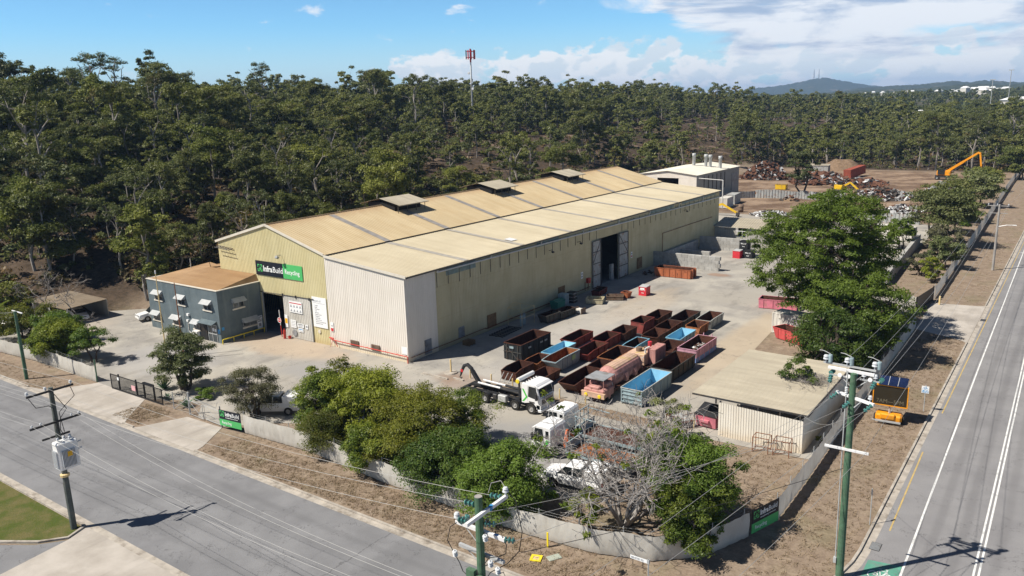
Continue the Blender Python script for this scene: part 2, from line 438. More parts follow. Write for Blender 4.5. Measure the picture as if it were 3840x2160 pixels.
def m_wall(name, a, b, stain=(.2, .16, .1), low=None):
    g = G(name); x, y, z = g.xyz()
    n = g.noise(.35, 5, .6); n2 = g.noise(.9, 5, .65, sc=(1.4, 1.4, .12)); n3 = g.noise(5., 3, .6)
    c = g.mix(g.step(n, .3, .7), a, b)
    c = g.mix(g.math('MULTIPLY', g.step(n2, .52, .74), .35), c, stain)
    c = g.mix(g.math('MULTIPLY', g.step(n3, .55, .8), .12), c, stain)
    wn = g.N.new("ShaderNodeTexWhiteNoise"); wn.noise_dimensions = '1D'; g.set(wn.inputs["W"], g.math('FLOOR', g.math('MULTIPLY', g.math('ADD', x, y), 1.31)))
    c = g.mix(g.math('MULTIPLY', g.math('SUBTRACT', wn.outputs[0], .35), .26, True), c, tuple(v * .72 for v in a))
    lap = g.step(g.math('ABSOLUTE', g.math('SUBTRACT', g.math('FRACT', g.math('MULTIPLY', g.math('ADD', z, g.math('MULTIPLY', g.math('FLOOR', g.math('MULTIPLY', y, .08)), .37)), .263)), .5)), .488, .5)
    c = g.mix(g.math('MULTIPLY', lap, .35), c, stain)
    if low: c = g.mix(g.math('MULTIPLY', g.step(g.math('ADD', z, g.math('MULTIPLY', n2, 1.2)), 1.7, .5), .5), c, low)
    return g.finish(c, .6, spec=.3)
def m_block():
    g = G("block_concrete"); n = g.noise(1.1, 6, .65); n2 = g.noise(6, 4, .65); r = g.rnd(); n3 = g.noise(.8, 5, .6, sc=(2, 2, .3), off=(4, 4, 0))
    c = g.mix(g.step(n, .3, .7), (.33, .325, .31), (.50, .49, .465))
    c = g.mix(g.math('MULTIPLY', r, .55), c, (.30, .285, .26))
    c = g.mix(g.math('MULTIPLY', g.step(n3, .5, .7), .4), c, (.22, .21, .19))
    c = g.mix(g.math('MULTIPLY', g.step(n2, .55, .75), .25), c, (.2, .19, .175))
    return g.finish(c, .92, normal=g.bump(n2, .3, .03), spec=.1)
def m_masonry():
    g = G("office_blockwork"); x, y, z = g.xyz()
    n = g.noise(.5, 5, .6); n2 = g.noise(.8, 6, .65, sc=(1.6, 1.6, .18), off=(2, 9, 1)); n3 = g.noise(8, 3, .6)
    c = g.mix(g.step(n, .3, .7), (.105, .135, .15), (.145, .178, .192))
    c = g.mix(g.math('MULTIPLY', g.step(n2, .5, .72), .5), c, (.20, .235, .24))
    c = g.mix(g.math('MULTIPLY', g.step(g.noise(.6, 5, .6, sc=(1.2, 1.2, .2), off=(7, 1, 4)), .55, .7), .4), c, (.075, .095, .10))
    course = g.step(g.math('ABSOLUTE', g.math('SUBTRACT', g.math('FRACT', g.math('MULTIPLY', z, 5.)), .5)), .44, .5)
    return g.finish(c, .85, normal=g.bump(g.math('ADD', g.math('MULTIPLY', course, -1.), n3), .35, .02), spec=.15)
def m_leaf(name, a, b, c3, scale=.35, trans=.25, brown=0.):
    g = G(name); n = g.noise(scale, 4, .6); n2 = g.noise(scale * 6, 3, .6, off=(4, 2, 9)); r = g.rnd()
    c = g.mix(g.step(n, .32, .68), a, b)
    c = g.mix(g.math('MULTIPLY', g.step(n2, .42, .68), .7), c, c3)
    c = g.mix(g.math('MULTIPLY', g.step(r, .55, 1.), .6), c, (b[0] * 1.25, b[1] * 1.2, b[2] * 1.1))
    c = g.mix(g.math('MULTIPLY', g.step(r, .45, 0.), .5), c, (a[0] * .8, a[1] * .72, a[2] * .8))
    if brown: c = g.mix(g.math('MULTIPLY', g.step(g.noise(.11, 3, .5, off=(20, 3, 1)), .60, .70), brown), c, (.13, .075, .035))
    d = g.N.new("ShaderNodeBsdfDiffuse"); g.set(d.inputs[0], c)
    t = g.N.new("ShaderNodeBsdfTranslucent"); g.set(t.inputs[0], g.mix(1., c, (1.1, 1.25, .5), 'MULTIPLY'))
    gl = g.N.new("ShaderNodeBsdfGlossy"); gl.inputs[0].default_value = (1, 1, 1, 1); gl.inputs[1].default_value = .45
    m1 = g.N.new("ShaderNodeMixShader"); m1.inputs[0].default_value = trans
    g.L.new(d.outputs[0], m1.inputs[1]); g.L.new(t.outputs[0], m1.inputs[2])
    m2 = g.N.new("ShaderNodeMixShader"); m2.inputs[0].default_value = .012
    g.L.new(m1.outputs[0], m2.inputs[1]); g.L.new(gl.outputs[0], m2.inputs[2])
    g.L.new(m2.outputs[0], g.out.inputs[0]); return g.m
def m_bark(name, a, b):
    g = G(name); n = g.noise(1.2, 5, .65, sc=(2, 2, .5)); n2 = g.noise(9, 3, .6)
    c = g.mix(g.step(n, .35, .65), a, b); c = g.mix(g.math('MULTIPLY', g.step(n2, .5, .7), .4), c, tuple(v * .5 for v in a))
    return g.finish(c, .9, spec=.1)
def m_glass(name, col=(.02, .026, .03), rough=.08):
    g = G(name); n = g.noise(.7, 3, .5)
    return g.finish(g.mix(g.step(n, .35, .65), col, tuple(v * 2.2 for v in col)), rough, spec=.6)
def m_insul():
    g = G("insulator_glass"); n = g.noise(20, 2, .5)
    return g.finish(g.mix(n, (.03, .13, .12), (.10, .26, .24)), .12, spec=.7)

def m_cloth(name):
    g = G(name); n = g.noise(.5, 5, .6); n2 = g.noise(1.5, 5, .65, sc=(1, 1, .3), off=(3, 8, 1)); x, y, z = g.xyz()
    c = g.mix(g.step(n, .3, .7), (.62, .59, .53), (.72, .69, .63))
    c = g.mix(g.math('MULTIPLY', g.step(n2, .5, .72), .45), c, (.40, .37, .325))
    c = g.mix(g.math('MULTIPLY', g.step(g.math('ADD', z, g.math('MULTIPLY', n2, .5)), .75, .25), .45), c, (.33, .27, .21))
    d = g.N.new("ShaderNodeBsdfDiffuse"); t = g.N.new("ShaderNodeBsdfTranslucent"); g.set(d.inputs[0], c); g.set(t.inputs[0], c)
    m = g.N.new("ShaderNodeMixShader"); m.inputs[0].default_value = .27
    g.L.new(d.outputs[0], m.inputs[1]); g.L.new(t.outputs[0], m.inputs[2]); g.L.new(m.outputs[0], g.out.inputs[0]); return g.m

MT = dict(
    ground=m_ground(), yard=m_yard(),
    road=m_asphalt("asphalt_street", (.185, .185, .192), (.245, .245, .252)),
    road2=m_asphalt("asphalt_main", (.215, .21, .215), (.265, .26, .262), ((53.9, .45, .35), (55.4, .5, .4), (57.6, .45, .3), (59.3, .5, .35))),
    road_far=m_asphalt("asphalt_far", (.20, .19, .185), (.27, .255, .245), ((900, .4, .1),)),
    kerb=paint("kerb_concrete", (.40, .36, .31), .9, .18, (.17, .14, .11), .9),
    slab=m_slab(), lawn=m_lawn(),
    white_line=paint("line_white", (.72, .72, .70), .7, .06, (.35, .35, .35), 1.6),
    yellow_line=paint("line_yellow", (.50, .36, .13), .7, .1, (.28, .24, .18), 1.2),
    bike_green=paint("bike_green", (.10, .30, .22), .7, .12, (.16, .2, .18), 1.6),
    roof_main=m_roof("roof_tan", (.50, .395, .24), (.59, .475, .295), (.43, .31, .165), .45, -23.2),
    roof_lean=m_roof("roof_cream", (.48, .415, .29), (.565, .495, .355), (.42, .355, .24), .35),
    roof_carport=m_roof("roof_faded", (.27, .215, .155), (.35, .285, .21), (.2, .15, .1), .5), roof_office=m_roof("roof_brown", (.36, .225, .115), (.44, .285, .155), (.27, .155, .075), .55),
    roof_white=m_roof("roof_offwhite", (.62, .59, .50), (.72, .69, .60), (.52, .48, .38), .3),
    roof_grey=m_roof("roof_worn_cream", (.36, .32, .245), (.46, .41, .315), (.26, .225, .17), .5),
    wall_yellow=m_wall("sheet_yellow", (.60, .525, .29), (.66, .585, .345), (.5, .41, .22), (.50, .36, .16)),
    wall_cream=m_wall("sheet_cream", (.74, .685, .605), (.79, .735, .66), (.66, .6, .52), (.68, .52, .26)),
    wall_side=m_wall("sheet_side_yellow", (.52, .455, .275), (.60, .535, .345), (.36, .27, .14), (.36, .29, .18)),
    wall_shed=m_wall("sheet_shed_cream", (.70, .66, .575), (.78, .74, .66), (.60, .53, .42), (.55, .42, .27)),
    wall_grey=m_wall("sheet_grey", (.33, .32, .29), (.40, .385, .35), (.25, .23, .2)),
    wall_old=m_wall("sheet_old", (.50, .48, .43), (.62, .60, .55), (.38, .33, .27)),
    skylight=paint("skylight_sheet", (.30, .28, .265), .5, .2, (.40, .35, .29), .9), skylight2=paint("skylight_faded", (.40, .37, .325), .5, .12, (.48, .43, .34), .9),
    trim=paint("trim_cream", (.66, .61, .52), .5, .06),
    gutter=paint("gutter_dark", (.10, .09, .075), .6, .15),
    pipe_white=paint("pipe_white", (.62, .61, .58), .5, .08),
    pipe_red=paint("pipe_red", (.52, .055, .04), .45, .1),
    pipe_rust=paint("pipe_rust", (.22, .085, .04), .8, .25),
    masonry=m_masonry(), block=m_block(),
    black=paint("shade_black", (.012, .012, .013), .9, .1),  # flat black that stands for shade in hollows and gaps
    darkmetal=paint("dark_metal", (.045, .045, .048), .55, .2, (.10, .075, .05), 1.2),
    galv=paint("galvanised", (.42, .43, .43), .45, .1, spec=.5),
    greymetal=paint("grey_metal", (.28, .29, .30), .5, .12, (.16, .13, .1), 1.1),
    white=paint("white_paint", (.80, .80, .79), .35, .03, spec=.5),
    signwhite=paint("sign_white", (.82, .83, .83), .5, .03),
    signnavy=paint("sign_navy", (.010, .013, .022), .5, .08),
    signgreen=paint("sign_green", (.085, .46, .14), .5, .04),
    signtext=paint("sign_lettering", (.86, .87, .86), .5, .02),
    signgrey=paint("sign_grey_print", (.30, .31, .33), .6, .05),
    signred=paint("sign_red", (.55, .03, .035), .5, .06),
    signblue=paint("sign_blue", (.05, .27, .55), .5, .05),
    signamber=paint("sign_amber", (.75, .42, .02), .5, .05),
    glass=m_glass("window_glass"), windscreen=m_glass("vehicle_glass", (.014, .017, .018)),
    tyre=paint("tyre_rubber", (.022, .021, .02), .9, .25, (.08, .07, .055), 3.),
    rim=paint("rim_metal", (.38, .38, .38), .35, .08, (.3, .26, .2), 4., spec=.6),
    truckwhite=paint("truck_white", (.80, .80, .80), .25, .02, spec=.6),
    truckblack=paint("truck_black", (.028, .029, .032), .5, .2, (.075, .065, .055), 1.4),
    logogreen=paint("logo_green", (.07, .50, .06), .4, .03),
    headlamp=paint("lamp_clear", (.55, .57, .6), .12, .05, spec=.8),
    amber=paint("amber_yellow", (.80, .62, .03), .4, .05),
    lampred=paint("lamp_red", (.45, .02, .02), .3, .05),
    chrome=paint("chrome_grille", (.30, .30, .31), .3, .15, (.06, .06, .06), 3., spec=.7, metal=.4),
    pink=rusty("pink_paint", (.50, .255, .225), (.23, .10, .05), .25),
    pinkroof=paint("pink_faded_top", (.60, .40, .29), .6, .15, (.50, .38, .12), .9),
    pinkbin=rusty("pink_bin", (.56, .30, .37), (.26, .12, .08), .12), pinkblue=rusty("lower_blue", (.22, .32, .60), (.3, .14, .1), .08),
    magenta=paint("magenta_paint", (.62, .19, .25), .5, .12, (.42, .20, .18), 1.),
    red=rusty("red_paint", (.17, .032, .026), (.075, .026, .018), .35), brightred=paint("bright_red", (.58, .035, .05), .45, .1, (.35, .05, .05), 1.),
    coral=rusty("coral_red", (.56, .09, .085), (.2, .06, .04), .12),
    rust=rusty("rust_brown", (.105, .042, .027), (.07, .027, .016), .6), rustin=rusty("rust_inside", (.060, .024, .016), (.045, .016, .010), .6),
    rustbright=rusty("rust_orange", (.30, .115, .042), (.16, .055, .025), .5),
    orange=rusty("orange_paint", (.42, .135, .06), (.16, .055, .03), .3),
    blackbin=rusty("black_bin", (.022, .024, .026), (.06, .035, .022), .18), darkbin=rusty("charcoal_bin", (.06, .06, .055), (.08, .045, .03), .4),
    bluebin=rusty("pale_blue", (.22, .46, .60), (.3, .15, .08), .04), bluegrey=rusty("blue_grey", (.30, .39, .42), (.18, .12, .08), .18),
    greybin=rusty("grey_bin", (.26, .285, .31), (.26, .115, .04), .14), palebin=rusty("pale_grey", (.42, .43, .41), (.22, .13, .08), .22),
    creambin=rusty("cream_box", (.52, .46, .31), (.25, .14, .07), .3), brownbox=rusty("brown_box", (.20, .14, .10), (.12, .06, .04), .4),
    skyblue=paint("sky_blue", (.25, .52, .70), .5, .06), teal=paint("teal_green", (.03, .20, .15), .5, .1),
    redcont=rusty("container_red", (.34, .085, .05), (.16, .05, .03), .25),
    contwhite=rusty("container_white", (.66, .63, .57), (.33, .17, .08), .12), contgrey=rusty("container_grey", (.40, .41, .40), (.24, .13, .08), .35),
    yellow=paint("machine_yellow", (.72, .46, .02), .4, .07, (.4, .27, .06), 1.), craneorange=paint("crane_orange", (.55, .12, .03), .45, .1, (.3, .1, .05), 2.), orangepaint=paint("machine_orange", (.80, .31, .01), .35, .07, (.5, .22, .03), 1.),
    post_yellow=paint("bollard_cream", (.68, .52, .26), .6, .08, (.45, .35, .2), 2.),
    polegreen=paint("pole_green", (.075, .15, .09), .85, .25, (.13, .17, .12), 2.5), polegrey=paint("pole_weathered", (.10, .115, .105), .9, .25, (.16, .15, .13), 2.5),
    polepale=paint("pole_pale", (.33, .31, .29), .85, .15), armwhite=paint("crossarm_white", (.76, .76, .76), .5, .05), armblack=paint("crossarm_black", (.035, .033, .033), .7, .2),
    insul=m_insul(), porcelain=paint("porcelain_grey", (.60, .62, .64), .3, .05, spec=.6), wire=paint("wire_aluminium", (.36, .355, .34), .4, .06), cable=paint("cable_black", (.02, .02, .02), .6, .1),
    solar=paint("solar_cells", (.012, .02, .06), .15, .2, spec=.7), led=paint("led_panel", (.028, .022, .012), .5, .1), ledtext=paint("led_letters", (.16, .14, .09), .5, .05),
    cloth=m_cloth("screen_cloth"), cloth_old=paint("screen_cloth", (.56, .53, .48), .9, .06, (.45, .42, .375), .5, spec=.1), gateblack=paint("gate_black", (.014, .014, .015), .5, .1),
    scrap_a=rusty("scrap_rust", (.16, .075, .045), (.08, .035, .02), .5), scrap_b=paint("scrap_grey", (.28, .28, .28), .6, .3), scrap_c=paint("scrap_pale", (.62, .62, .62), .5, .15), scrap_d=paint("scrap_dark", (.05, .042, .036), .8, .3),
    soil=paint("soil_brown", (.20, .135, .085), .95, .2, (.11, .07, .045), .7), soilpale=paint("soil_pale", (.30, .235, .16), .95, .2, (.22, .16, .1), .4),
    timber=paint("timber_brown", (.24, .145, .07), .85, .2), timbergrey=paint("timber_grey", (.20, .18, .16), .9, .2),
    hill_green=None,
    leaf_gum=m_leaf("leaf_gum", (0.069, 0.089, 0.030), (0.147, 0.161, 0.049), (0.205, 0.200, 0.078), .10, .22, .55),
    leaf_gum2=m_leaf("leaf_gum_bright", (0.091, 0.117, 0.030), (0.197, 0.210, 0.049), (0.129, 0.143, 0.046), .12, .25, .3),
    leaf_gum3=m_leaf("leaf_gum_dark", (0.054, 0.074, 0.030), (0.112, 0.129, 0.049), (0.168, 0.173, 0.074), .10, .2, .4),
    leaf_wood=m_leaf("leaf_wood", (0.065, 0.086, 0.030), (0.150, 0.161, 0.051), (0.111, 0.114, 0.049), .07, .22, .5),
    leaf_under=m_leaf("leaf_under", (.06, .058, .028), (.115, .09, .05), (.05, .045, .025), .15, .15, .8),
    leaf_bright=m_leaf("leaf_bright", (0.091, 0.141, 0.022), (0.226, 0.252, 0.033), (0.068, 0.108, 0.022), .5, .3),
    leaf_deep=m_leaf("leaf_deep", (0.050, 0.101, 0.023), (0.120, 0.188, 0.032), (0.184, 0.220, 0.038), .5, .28),
    leaf_olive=m_leaf("leaf_olive", (0.069, 0.098, 0.018), (0.158, 0.170, 0.024), (0.191, 0.156, 0.033), .45, .28),
    leaf_big=m_leaf("leaf_big", (0.043, 0.079, 0.018), (0.113, 0.162, 0.025), (0.077, 0.106, 0.025), .4, .28),
    leaf_grey=m_leaf("leaf_grey", (.085, .090, .050), (.14, .135, .08), (.06, .062, .03), .5, .2),
    leaf_pale=m_leaf("leaf_pale", (0.118, 0.147, 0.054), (0.217, 0.230, 0.108), (0.068, 0.096, 0.027), .5, .25),
    leaf_dry=m_leaf("leaf_dry", (.16, .105, .045), (.24, .16, .07), (.1, .06, .03), .6, .2),
    leaf_agave=m_leaf("leaf_agave", (.06, .13, .075), (.11, .19, .12), (.05, .1, .05), .8, .1),
    bark_gum=m_bark("bark_gum", (.22, .19, .165), (.40, .365, .33)), bark_dark=m_bark("bark_dark", (.07, .055, .045), (.13, .105, .085)), bark_pale=m_bark("bark_pale", (.22, .20, .185), (.38, .355, .335)), bark_bare=m_bark("bark_bare", (.17, .15, .135), (.31, .285, .265)),
)
# ---------------------------------------------------------------- terrain
def sstep(a, b, v):
    t = np.clip((v - a) / (b - a), 0, 1); return t * t * (3 - 2 * t)
def _vn(x, y, s, seed):
    rs = np.random.RandomState(seed); T = rs.rand(64, 64)
    u, v = x / s, y / s
    i, j = np.floor(u).astype(int), np.floor(v).astype(int); fu, fv = u - i, v - j
    fu, fv = fu * fu * (3 - 2 * fu), fv * fv * (3 - 2 * fv)
    g = lambda a, b: T[a % 64, b % 64]
    return (g(i, j) * (1 - fu) + g(i + 1, j) * fu) * (1 - fv) + (g(i, j + 1) * (1 - fu) + g(i + 1, j + 1) * fu) * fv - .5
def terrain(x, y):
    x = np.asarray(x, float); y = np.asarray(y, float)
    toe = np.where(y > 4, -46.0, -46.0 - np.minimum(4 - y, 20) * 1.0)
    d = toe - x
    h = np.interp(d, [0, 20, 60, 125, 175, 260, 420, 900], [0, 5, 11.5, 20.5, 23.5, 24.5, 22, 14])
    back = sstep(270, 420, y) * 3.0 + sstep(600, 1400, y) * 14.0
    fade = sstep(0, 30, np.maximum(d, y - 262))
    h = h * (1 - .35 * sstep(300, 700, y)) + back * sstep(-40, 40, 90 - d) + fade * (_vn(x, y, 37., 1) * 3.2 + _vn(x, y, 13., 2) * 1.1)
    far = sstep(900, 1500, np.hypot(x, y))
    h = h * (1 - far) + far * 15.0 + far * _vn(x, y, 400., 3) * 8
    return h - .02
def build_ground():
    def axis(lo, hi, fine_lo, fine_hi, step):
        a = list(np.arange(fine_lo, fine_hi + .1, step)); s = step
        while a[-1] < hi: s *= 1.35; a.append(a[-1] + s)
        s = step
        while a[0] > lo: s *= 1.35; a.insert(0, a[0] - s)
        return np.array(a)
    xs = axis(-9000, 9000, -330, 120, 4.); ys = axis(-1500, 11000, -80, 460, 4.)
    X, Y = np.meshgrid(xs, ys); Z = terrain(X, Y)
    V_ = np.stack([X, Y, Z], -1).reshape(-1, 3); nx, ny = len(xs), len(ys)
    i = np.arange(nx * ny).reshape(ny, nx)
    F = np.stack([i[:-1, :-1], i[:-1, 1:], i[1:, 1:], i[1:, :-1]], -1).reshape(-1, 4)
    o = np_mesh("ground", V_, F, [MT['ground']], smooth=True)
    tag(o, kind="structure")
def np_mesh(name, V_, F, mats, mi=None, smooth=False, parent=None):
    me = bpy.data.meshes.new(name); F = np.asarray(F); k = F.shape[1]
    me.vertices.add(len(V_)); me.vertices.foreach_set("co", np.asarray(V_, np.float32).ravel())
    me.loops.add(F.size); me.loops.foreach_set("vertex_index", F.astype(np.int32).ravel())
    me.polygons.add(len(F)); me.polygons.foreach_set("loop_start", np.arange(0, F.size, k, dtype=np.int32))
    for m in mats: me.materials.append(m)
    if mi is not None: me.polygons.foreach_set("material_index", np.asarray(mi, np.int32))
    if smooth: me.polygons.foreach_set("use_smooth", np.ones(len(F), bool))
    me.update(calc_edges=True); me.validate()
    o = bpy.data.objects.new(name, me); COL.objects.link(o)
    if parent is not None: o.parent = parent
    return o
build_ground()

def sheet(name, pts, z, mat):
    m = MB(); m.poly([(p[0], p[1], z) for p in pts])
    return struct(name, m, mat)
def strip_path(name, path, w, z, mat, h=0.):
    """flat (or h high) strip of width w following a 2-D path"""
    m = MB(); P_ = [Vector((p[0], p[1])) for p in path]; L_, R_ = [], []
    for i, p in enumerate(P_):
        t = (P_[min(i + 1, len(P_) - 1)] - P_[max(i - 1, 0)]).normalized(); n = Vector((-t.y, t.x))
        L_.append(p + n * w / 2); R_.append(p - n * w / 2)
    vs_ = []
    for a, b in zip(L_, R_):
        vs_ += [(a.x, a.y, z + h), (b.x, b.y, z + h)] + ([(a.x, a.y, z - .05), (b.x, b.y, z - .05)] if h else [])
    k = 4 if h else 2; fs = []
    for i in range(len(P_) - 1):
        a, b = i * k, (i + 1) * k
        fs.append((a, a + 1, b + 1, b))
        if h: fs += [(a + 2, a, b, b + 2), (a + 1, a + 3, b + 3, b + 1)]
    if h: fs += [(0, 2, 3, 1), (len(vs_) - 4, len(vs_) - 3, len(vs_) - 1, len(vs_) - 2)]
    m.add(vs_, fs)
    return struct(name, m, mat)
def arc(cx, cy, r, a0, a1, n=12):
    return [(cx + r * math.cos(R(a0 + (a1 - a0) * i / n)), cy + r * math.sin(R(a0 + (a1 - a0) * i / n))) for i in range(n + 1)]
corner = arc(36.6, -13.2, 14.0, -90, 0, 14)                # far kerb line turning into the main road
corner2 = arc(40.6, -48.7, 10.0, 90, 0, 10)
street = [(-420, -38.7)] + [(40.6, -38.7)] + corner2[1:] + [(50.6, -130), (66.5, -130), (66.5, 560), (50.6, 560)] + corner[::-1] + [(-420, -27.2)]
# the side street and the main road meet without a kerb: two sheets butted at X = 50.6
sheet("street_asphalt", [(-420, -38.7), (40.6, -38.7)] + corner2[1:] + [(50.6, -13.2)] + corner[-2::-1] + [(-420, -27.2)], .004, MT['road'])
sheet("main_road_asphalt", [(50.6, -130), (66.5, -130), (66.5, 560), (50.6, 560)], .004, MT['road2'])
# kerbs and gutters
strip_path("kerb", [(-420, -27.1), (-30, -27.1)], .16, 0, MT['kerb'], .13)
strip_path("kerb", [(-11.0, -27.1), (-9.2, -27.1)], .16, 0, MT['kerb'], .13)
far_curve = arc(36.6, -13.2, 13.9, -90, 0, 14)
strip_path("kerb", [(.4, -27.1)] + far_curve + [(50.5, 38.2)], .16, 0, MT['kerb'], .13)
strip_path("kerb", [(50.5, 57.4), (50.5, 560)], .16, 0, MT['kerb'], .13)
strip_path("gutter", [(-420, -27.42), (36.6, -27.42)] + arc(36.6, -13.2, 14.22, -90, 0, 14)[1:] + [(50.82, 560)], .48, .008, MT['kerb'])
strip_path("gutter", [(-420, -38.45), (40.6, -38.45)], .5, .008, MT['kerb'])
strip_path("kerb", [(-420, -38.78), (5.2, -38.78)], .16, 0, MT['kerb'], .13)
strip_path("kerb", [(16.5, -38.78), (40.6, -38.78)] + arc(40.6, -48.7, 9.92, 90, 0, 10), .16, 0, MT['kerb'], .13)
strip_path("kerb", [(5.2, -38.86), (5.75, -40.2), (4.6, -41.6), (2.4, -43.0), (-2, -45.2), (-8, -47.5)], .2, 0, MT['kerb'], .12)
strip_path("kerb", [(66.6, -130), (66.6, 560)], .16, 0, MT['kerb'], .13)
# paint on the road
strip_path("edge_line", [(53.15, -19), (52.6, 30), (51.9, 110), (51.6, 560)], .13, .012, MT['white_line'])
for dx in (0, .26):
    strip_path("centre_line", [(56.75 + dx, -30), (56.55 + dx, 0), (56.2 + dx, 40), (55.8 + dx, 560)], .12, .012, MT['white_line'])
strip_path("kerb_line", [(51.55, -9.6), (51.3, 4.5)], .10, .012, MT['yellow_line'])
strip_path("kerb_line", [(51.35, 14.), (51.3, 560)], .10, .012, MT['yellow_line'])
strip_path("edge_line", [(62.6, -60), (62.4, 560)], .13, .012, MT['white_line'])
sheet("bike_lane", [(51.15, -17.2), (53.0, -17.2), (53.0, -13.6), (51.15, -13.9)], .012, MT['bike_green'])
def bike_mark(cx, cy, s, z):
    m = MB()
    def ring(x, y, r):
        for k in range(14):
            a, b = 2 * math.pi * k / 14, 2 * math.pi * (k + 1) / 14
            q = lambda t, rr: (cx + s * (x + rr * math.cos(t)), cy + s * (y + rr * math.sin(t)) * 1.5, z)
            m.quad(q(a, r), q(b, r), q(b, r * .78), q(a, r * .78))
    def bar(x0, y0, x1, y1):
        a = Vector((cx + s * x0, cy + s * y0 * 1.5)); b = Vector((cx + s * x1, cy + s * y1 * 1.5)); n = (b - a).normalized(); n = Vector((-n.y, n.x)) * .035 * s
        m.quad((*(a + n), z), (*(a - n), z), (*(b - n), z), (*(b + n), z))
    ring(-.5, 0, .38); ring(.5, 0, .38)
    for q in ((-.5, 0, -.15, .55), (-.15, .55, .38, .55), (.5, 0, .32, .75), (-.15, .55, .05, 0), (-.5, 0, .05, 0), (.05, 0, .38, .55), (.2, .78, .42, .75), (-.28, .7, -.02, .7)): bar(*q)
    return m
struct("bike_symbol", bike_mark(52.1, -15.4, .78, .02), MT['white_line'])
struct("bike_symbol", bike_mark(51.9, 101, .62, .012), MT['white_line'])
# yard, driveways, lawn
sheet("yard_concrete", [(-66, -22.3), (-24.8, -22.35), (-15.3, -22.45), (-12, -20.6), (-9, -20.2), (-6.4, -22.3), (-2, -22.5), (1.5, -19.2), (5, -17.6), (33, -17.2), (34, -2.2), (44.2, -1.6), (44.2, 14), (31, 24), (30, 36), (41, 46), (43.6, 49), (43.6, 57), (36, 64), (35.6, 128), (-33, 128), (-33.6, 93), (-33.6, 6), (-42, 8), (-50, 6), (-57, -4), (-66, -8)], .004, MT['yard'])
sheet("driveway_slab", [(-30.5, -27.2), (-27.4, -26.6), (-26.2, -25.2), (-25.0, -23.2), (-24.6, -22.35), (-15.3, -22.45), (-14.4, -23.4), (-12.8, -25.2), (-11.2, -26.8), (-10.8, -27.2)], .008, MT['slab'])
sheet("driveway_slab", [(-9.3, -27.2), (-8.8, -26.6), (-7.2, -22.9), (-2, -22.75), (.2, -26.2), (.5, -27.2)], .008, MT['slab'])
sheet("driveway_slab", [(50.55, 38.0), (50.0, 38.8), (44.6, 41.5), (44.3, 56), (49.6, 56.9), (50.55, 57.6)], .008, MT['slab'])
sheet("driveway_slab", [(5.2, -38.7), (16.6, -38.7), (17.8, -41), (19, -50), (7.4, -50), (6.6, -45), (5.95, -40.3)], .008, MT['slab'])
sheet("side_asphalt", [(5.95, -40.4), (6.6, -45), (7.4, -50), (-60, -75), (-30, -56), (-8, -47.9), (-2, -45.5), (2.5, -43.3), (4.7, -41.9)], .004, MT['road'])
sheet("lawn", [(-420, -38.9), (4.9, -38.9), (5.5, -40.1), (4.4, -41.5), (2.3, -42.9), (-2, -45.0), (-8, -47.3), (-30, -55), (-420, -120)], .004, MT['lawn'])
sheet("grass_strip", [(11.5, -2.3), (33.8, -2.6), (34.0, -.7), (11.5, -.55)], .010, MT['ground'])
sheet("far_street", [(-60, 372), (10, 368), (50, 374), (70, 392), (70, 398), (46, 380), (10, 375), (-60, 379)], 1.9, MT['road_far'])

# ---------------------------------------------------------------- distant hills and the air in front of them
def m_hill():
    g = G("far_forest"); n = g.noise(.012, 6, .65); n2 = g.noise(.05, 5, .7)
    c = g.mix(g.step(n2, .35, .65), (.026, .036, .014), (.060, .068, .030))
    c = g.mix(g.math('MULTIPLY', g.step(n, .58, .68), .8), c, (.15, .125, .085))
    return g.finish(c, .95, spec=.05)
MT['hill_green'] = m_hill()
def bearing(dx, d):
    """ground point d metres off in the direction of the photo's column dx (0..2576)"""
    a = (dx / 2576 * 3840 - 1920) / 2981.2
    v = Vector((-0.5873, 0.8094)) + Vector((0.8094, 0.5873)) * a
    v.normalize(); return Vector((CAM.x + v.x * d, CAM.y + v.y * d))
def hill(name, d, prof, depth, seed, base=-5):
    """ridge seen at distance d: prof = [(photo column, crest height above the camera's level in m)], a mound with its own depth"""
    cols = np.arange(prof[0][0], prof[-1][0] + 1, 6.0)
    hs = np.interp(cols, [p[0] for p in prof], [p[1] for p in prof]) + 28
    rows = np.linspace(-1, 1, 26); V_ = []
    rs = np.random.RandomState(seed)
    for r in rows:
        f = math.cos(r * math.pi / 2) ** 1.2 if abs(r) < 1 else 0
        for c, h in zip(cols, hs):
            p = bearing(c, d + r * depth)
            bump = (rs.rand() - .4) * d * .0016 * f
            V_.append((p.x, p.y, base + (h - base) * f + bump + float(_vn(np.array(p.x), np.array(p.y), depth * .35, seed)) * (h - base) * .22 * f * (abs(r) > .1)))
    nx, ny = len(cols), len(rows); i = np.arange(nx * ny).reshape(ny, nx)
    F = np.stack([i[:-1, :-1], i[:-1, 1:], i[1:, 1:], i[1:, :-1]], -1).reshape(-1, 4)
    tag(np_mesh(name, V_, F, [MT['hill_green']], smooth=False), kind="structure")
hill("hill", 6200, [(1640, -20), (1760, 6), (1830, 32), (1900, 54), (1960, 68), (2000, 84), (2040, 102), (2070, 105), (2110, 84), (2170, 52), (2240, 26), (2330, -20)], 900, 4)
hill("hill", 4300, [(2030, -20), (2090, 4), (2150, 22), (2200, 26), (2260, 30), (2300, 30), (2340, 36), (2380, 42), (2420, 33), (2460, 40), (2520, 30), (2576, 22), (2650, 10), (2760, -20)], 700, 5)
hill("hill", 3000, [(1880, -24), (1960, -8), (2040, 1), (2120, 7), (2200, 8), (2290, 8), (2360, 12), (2430, 17), (2500, 12), (2576, 14), (2680, 8), (2800, -20)], 420, 6)
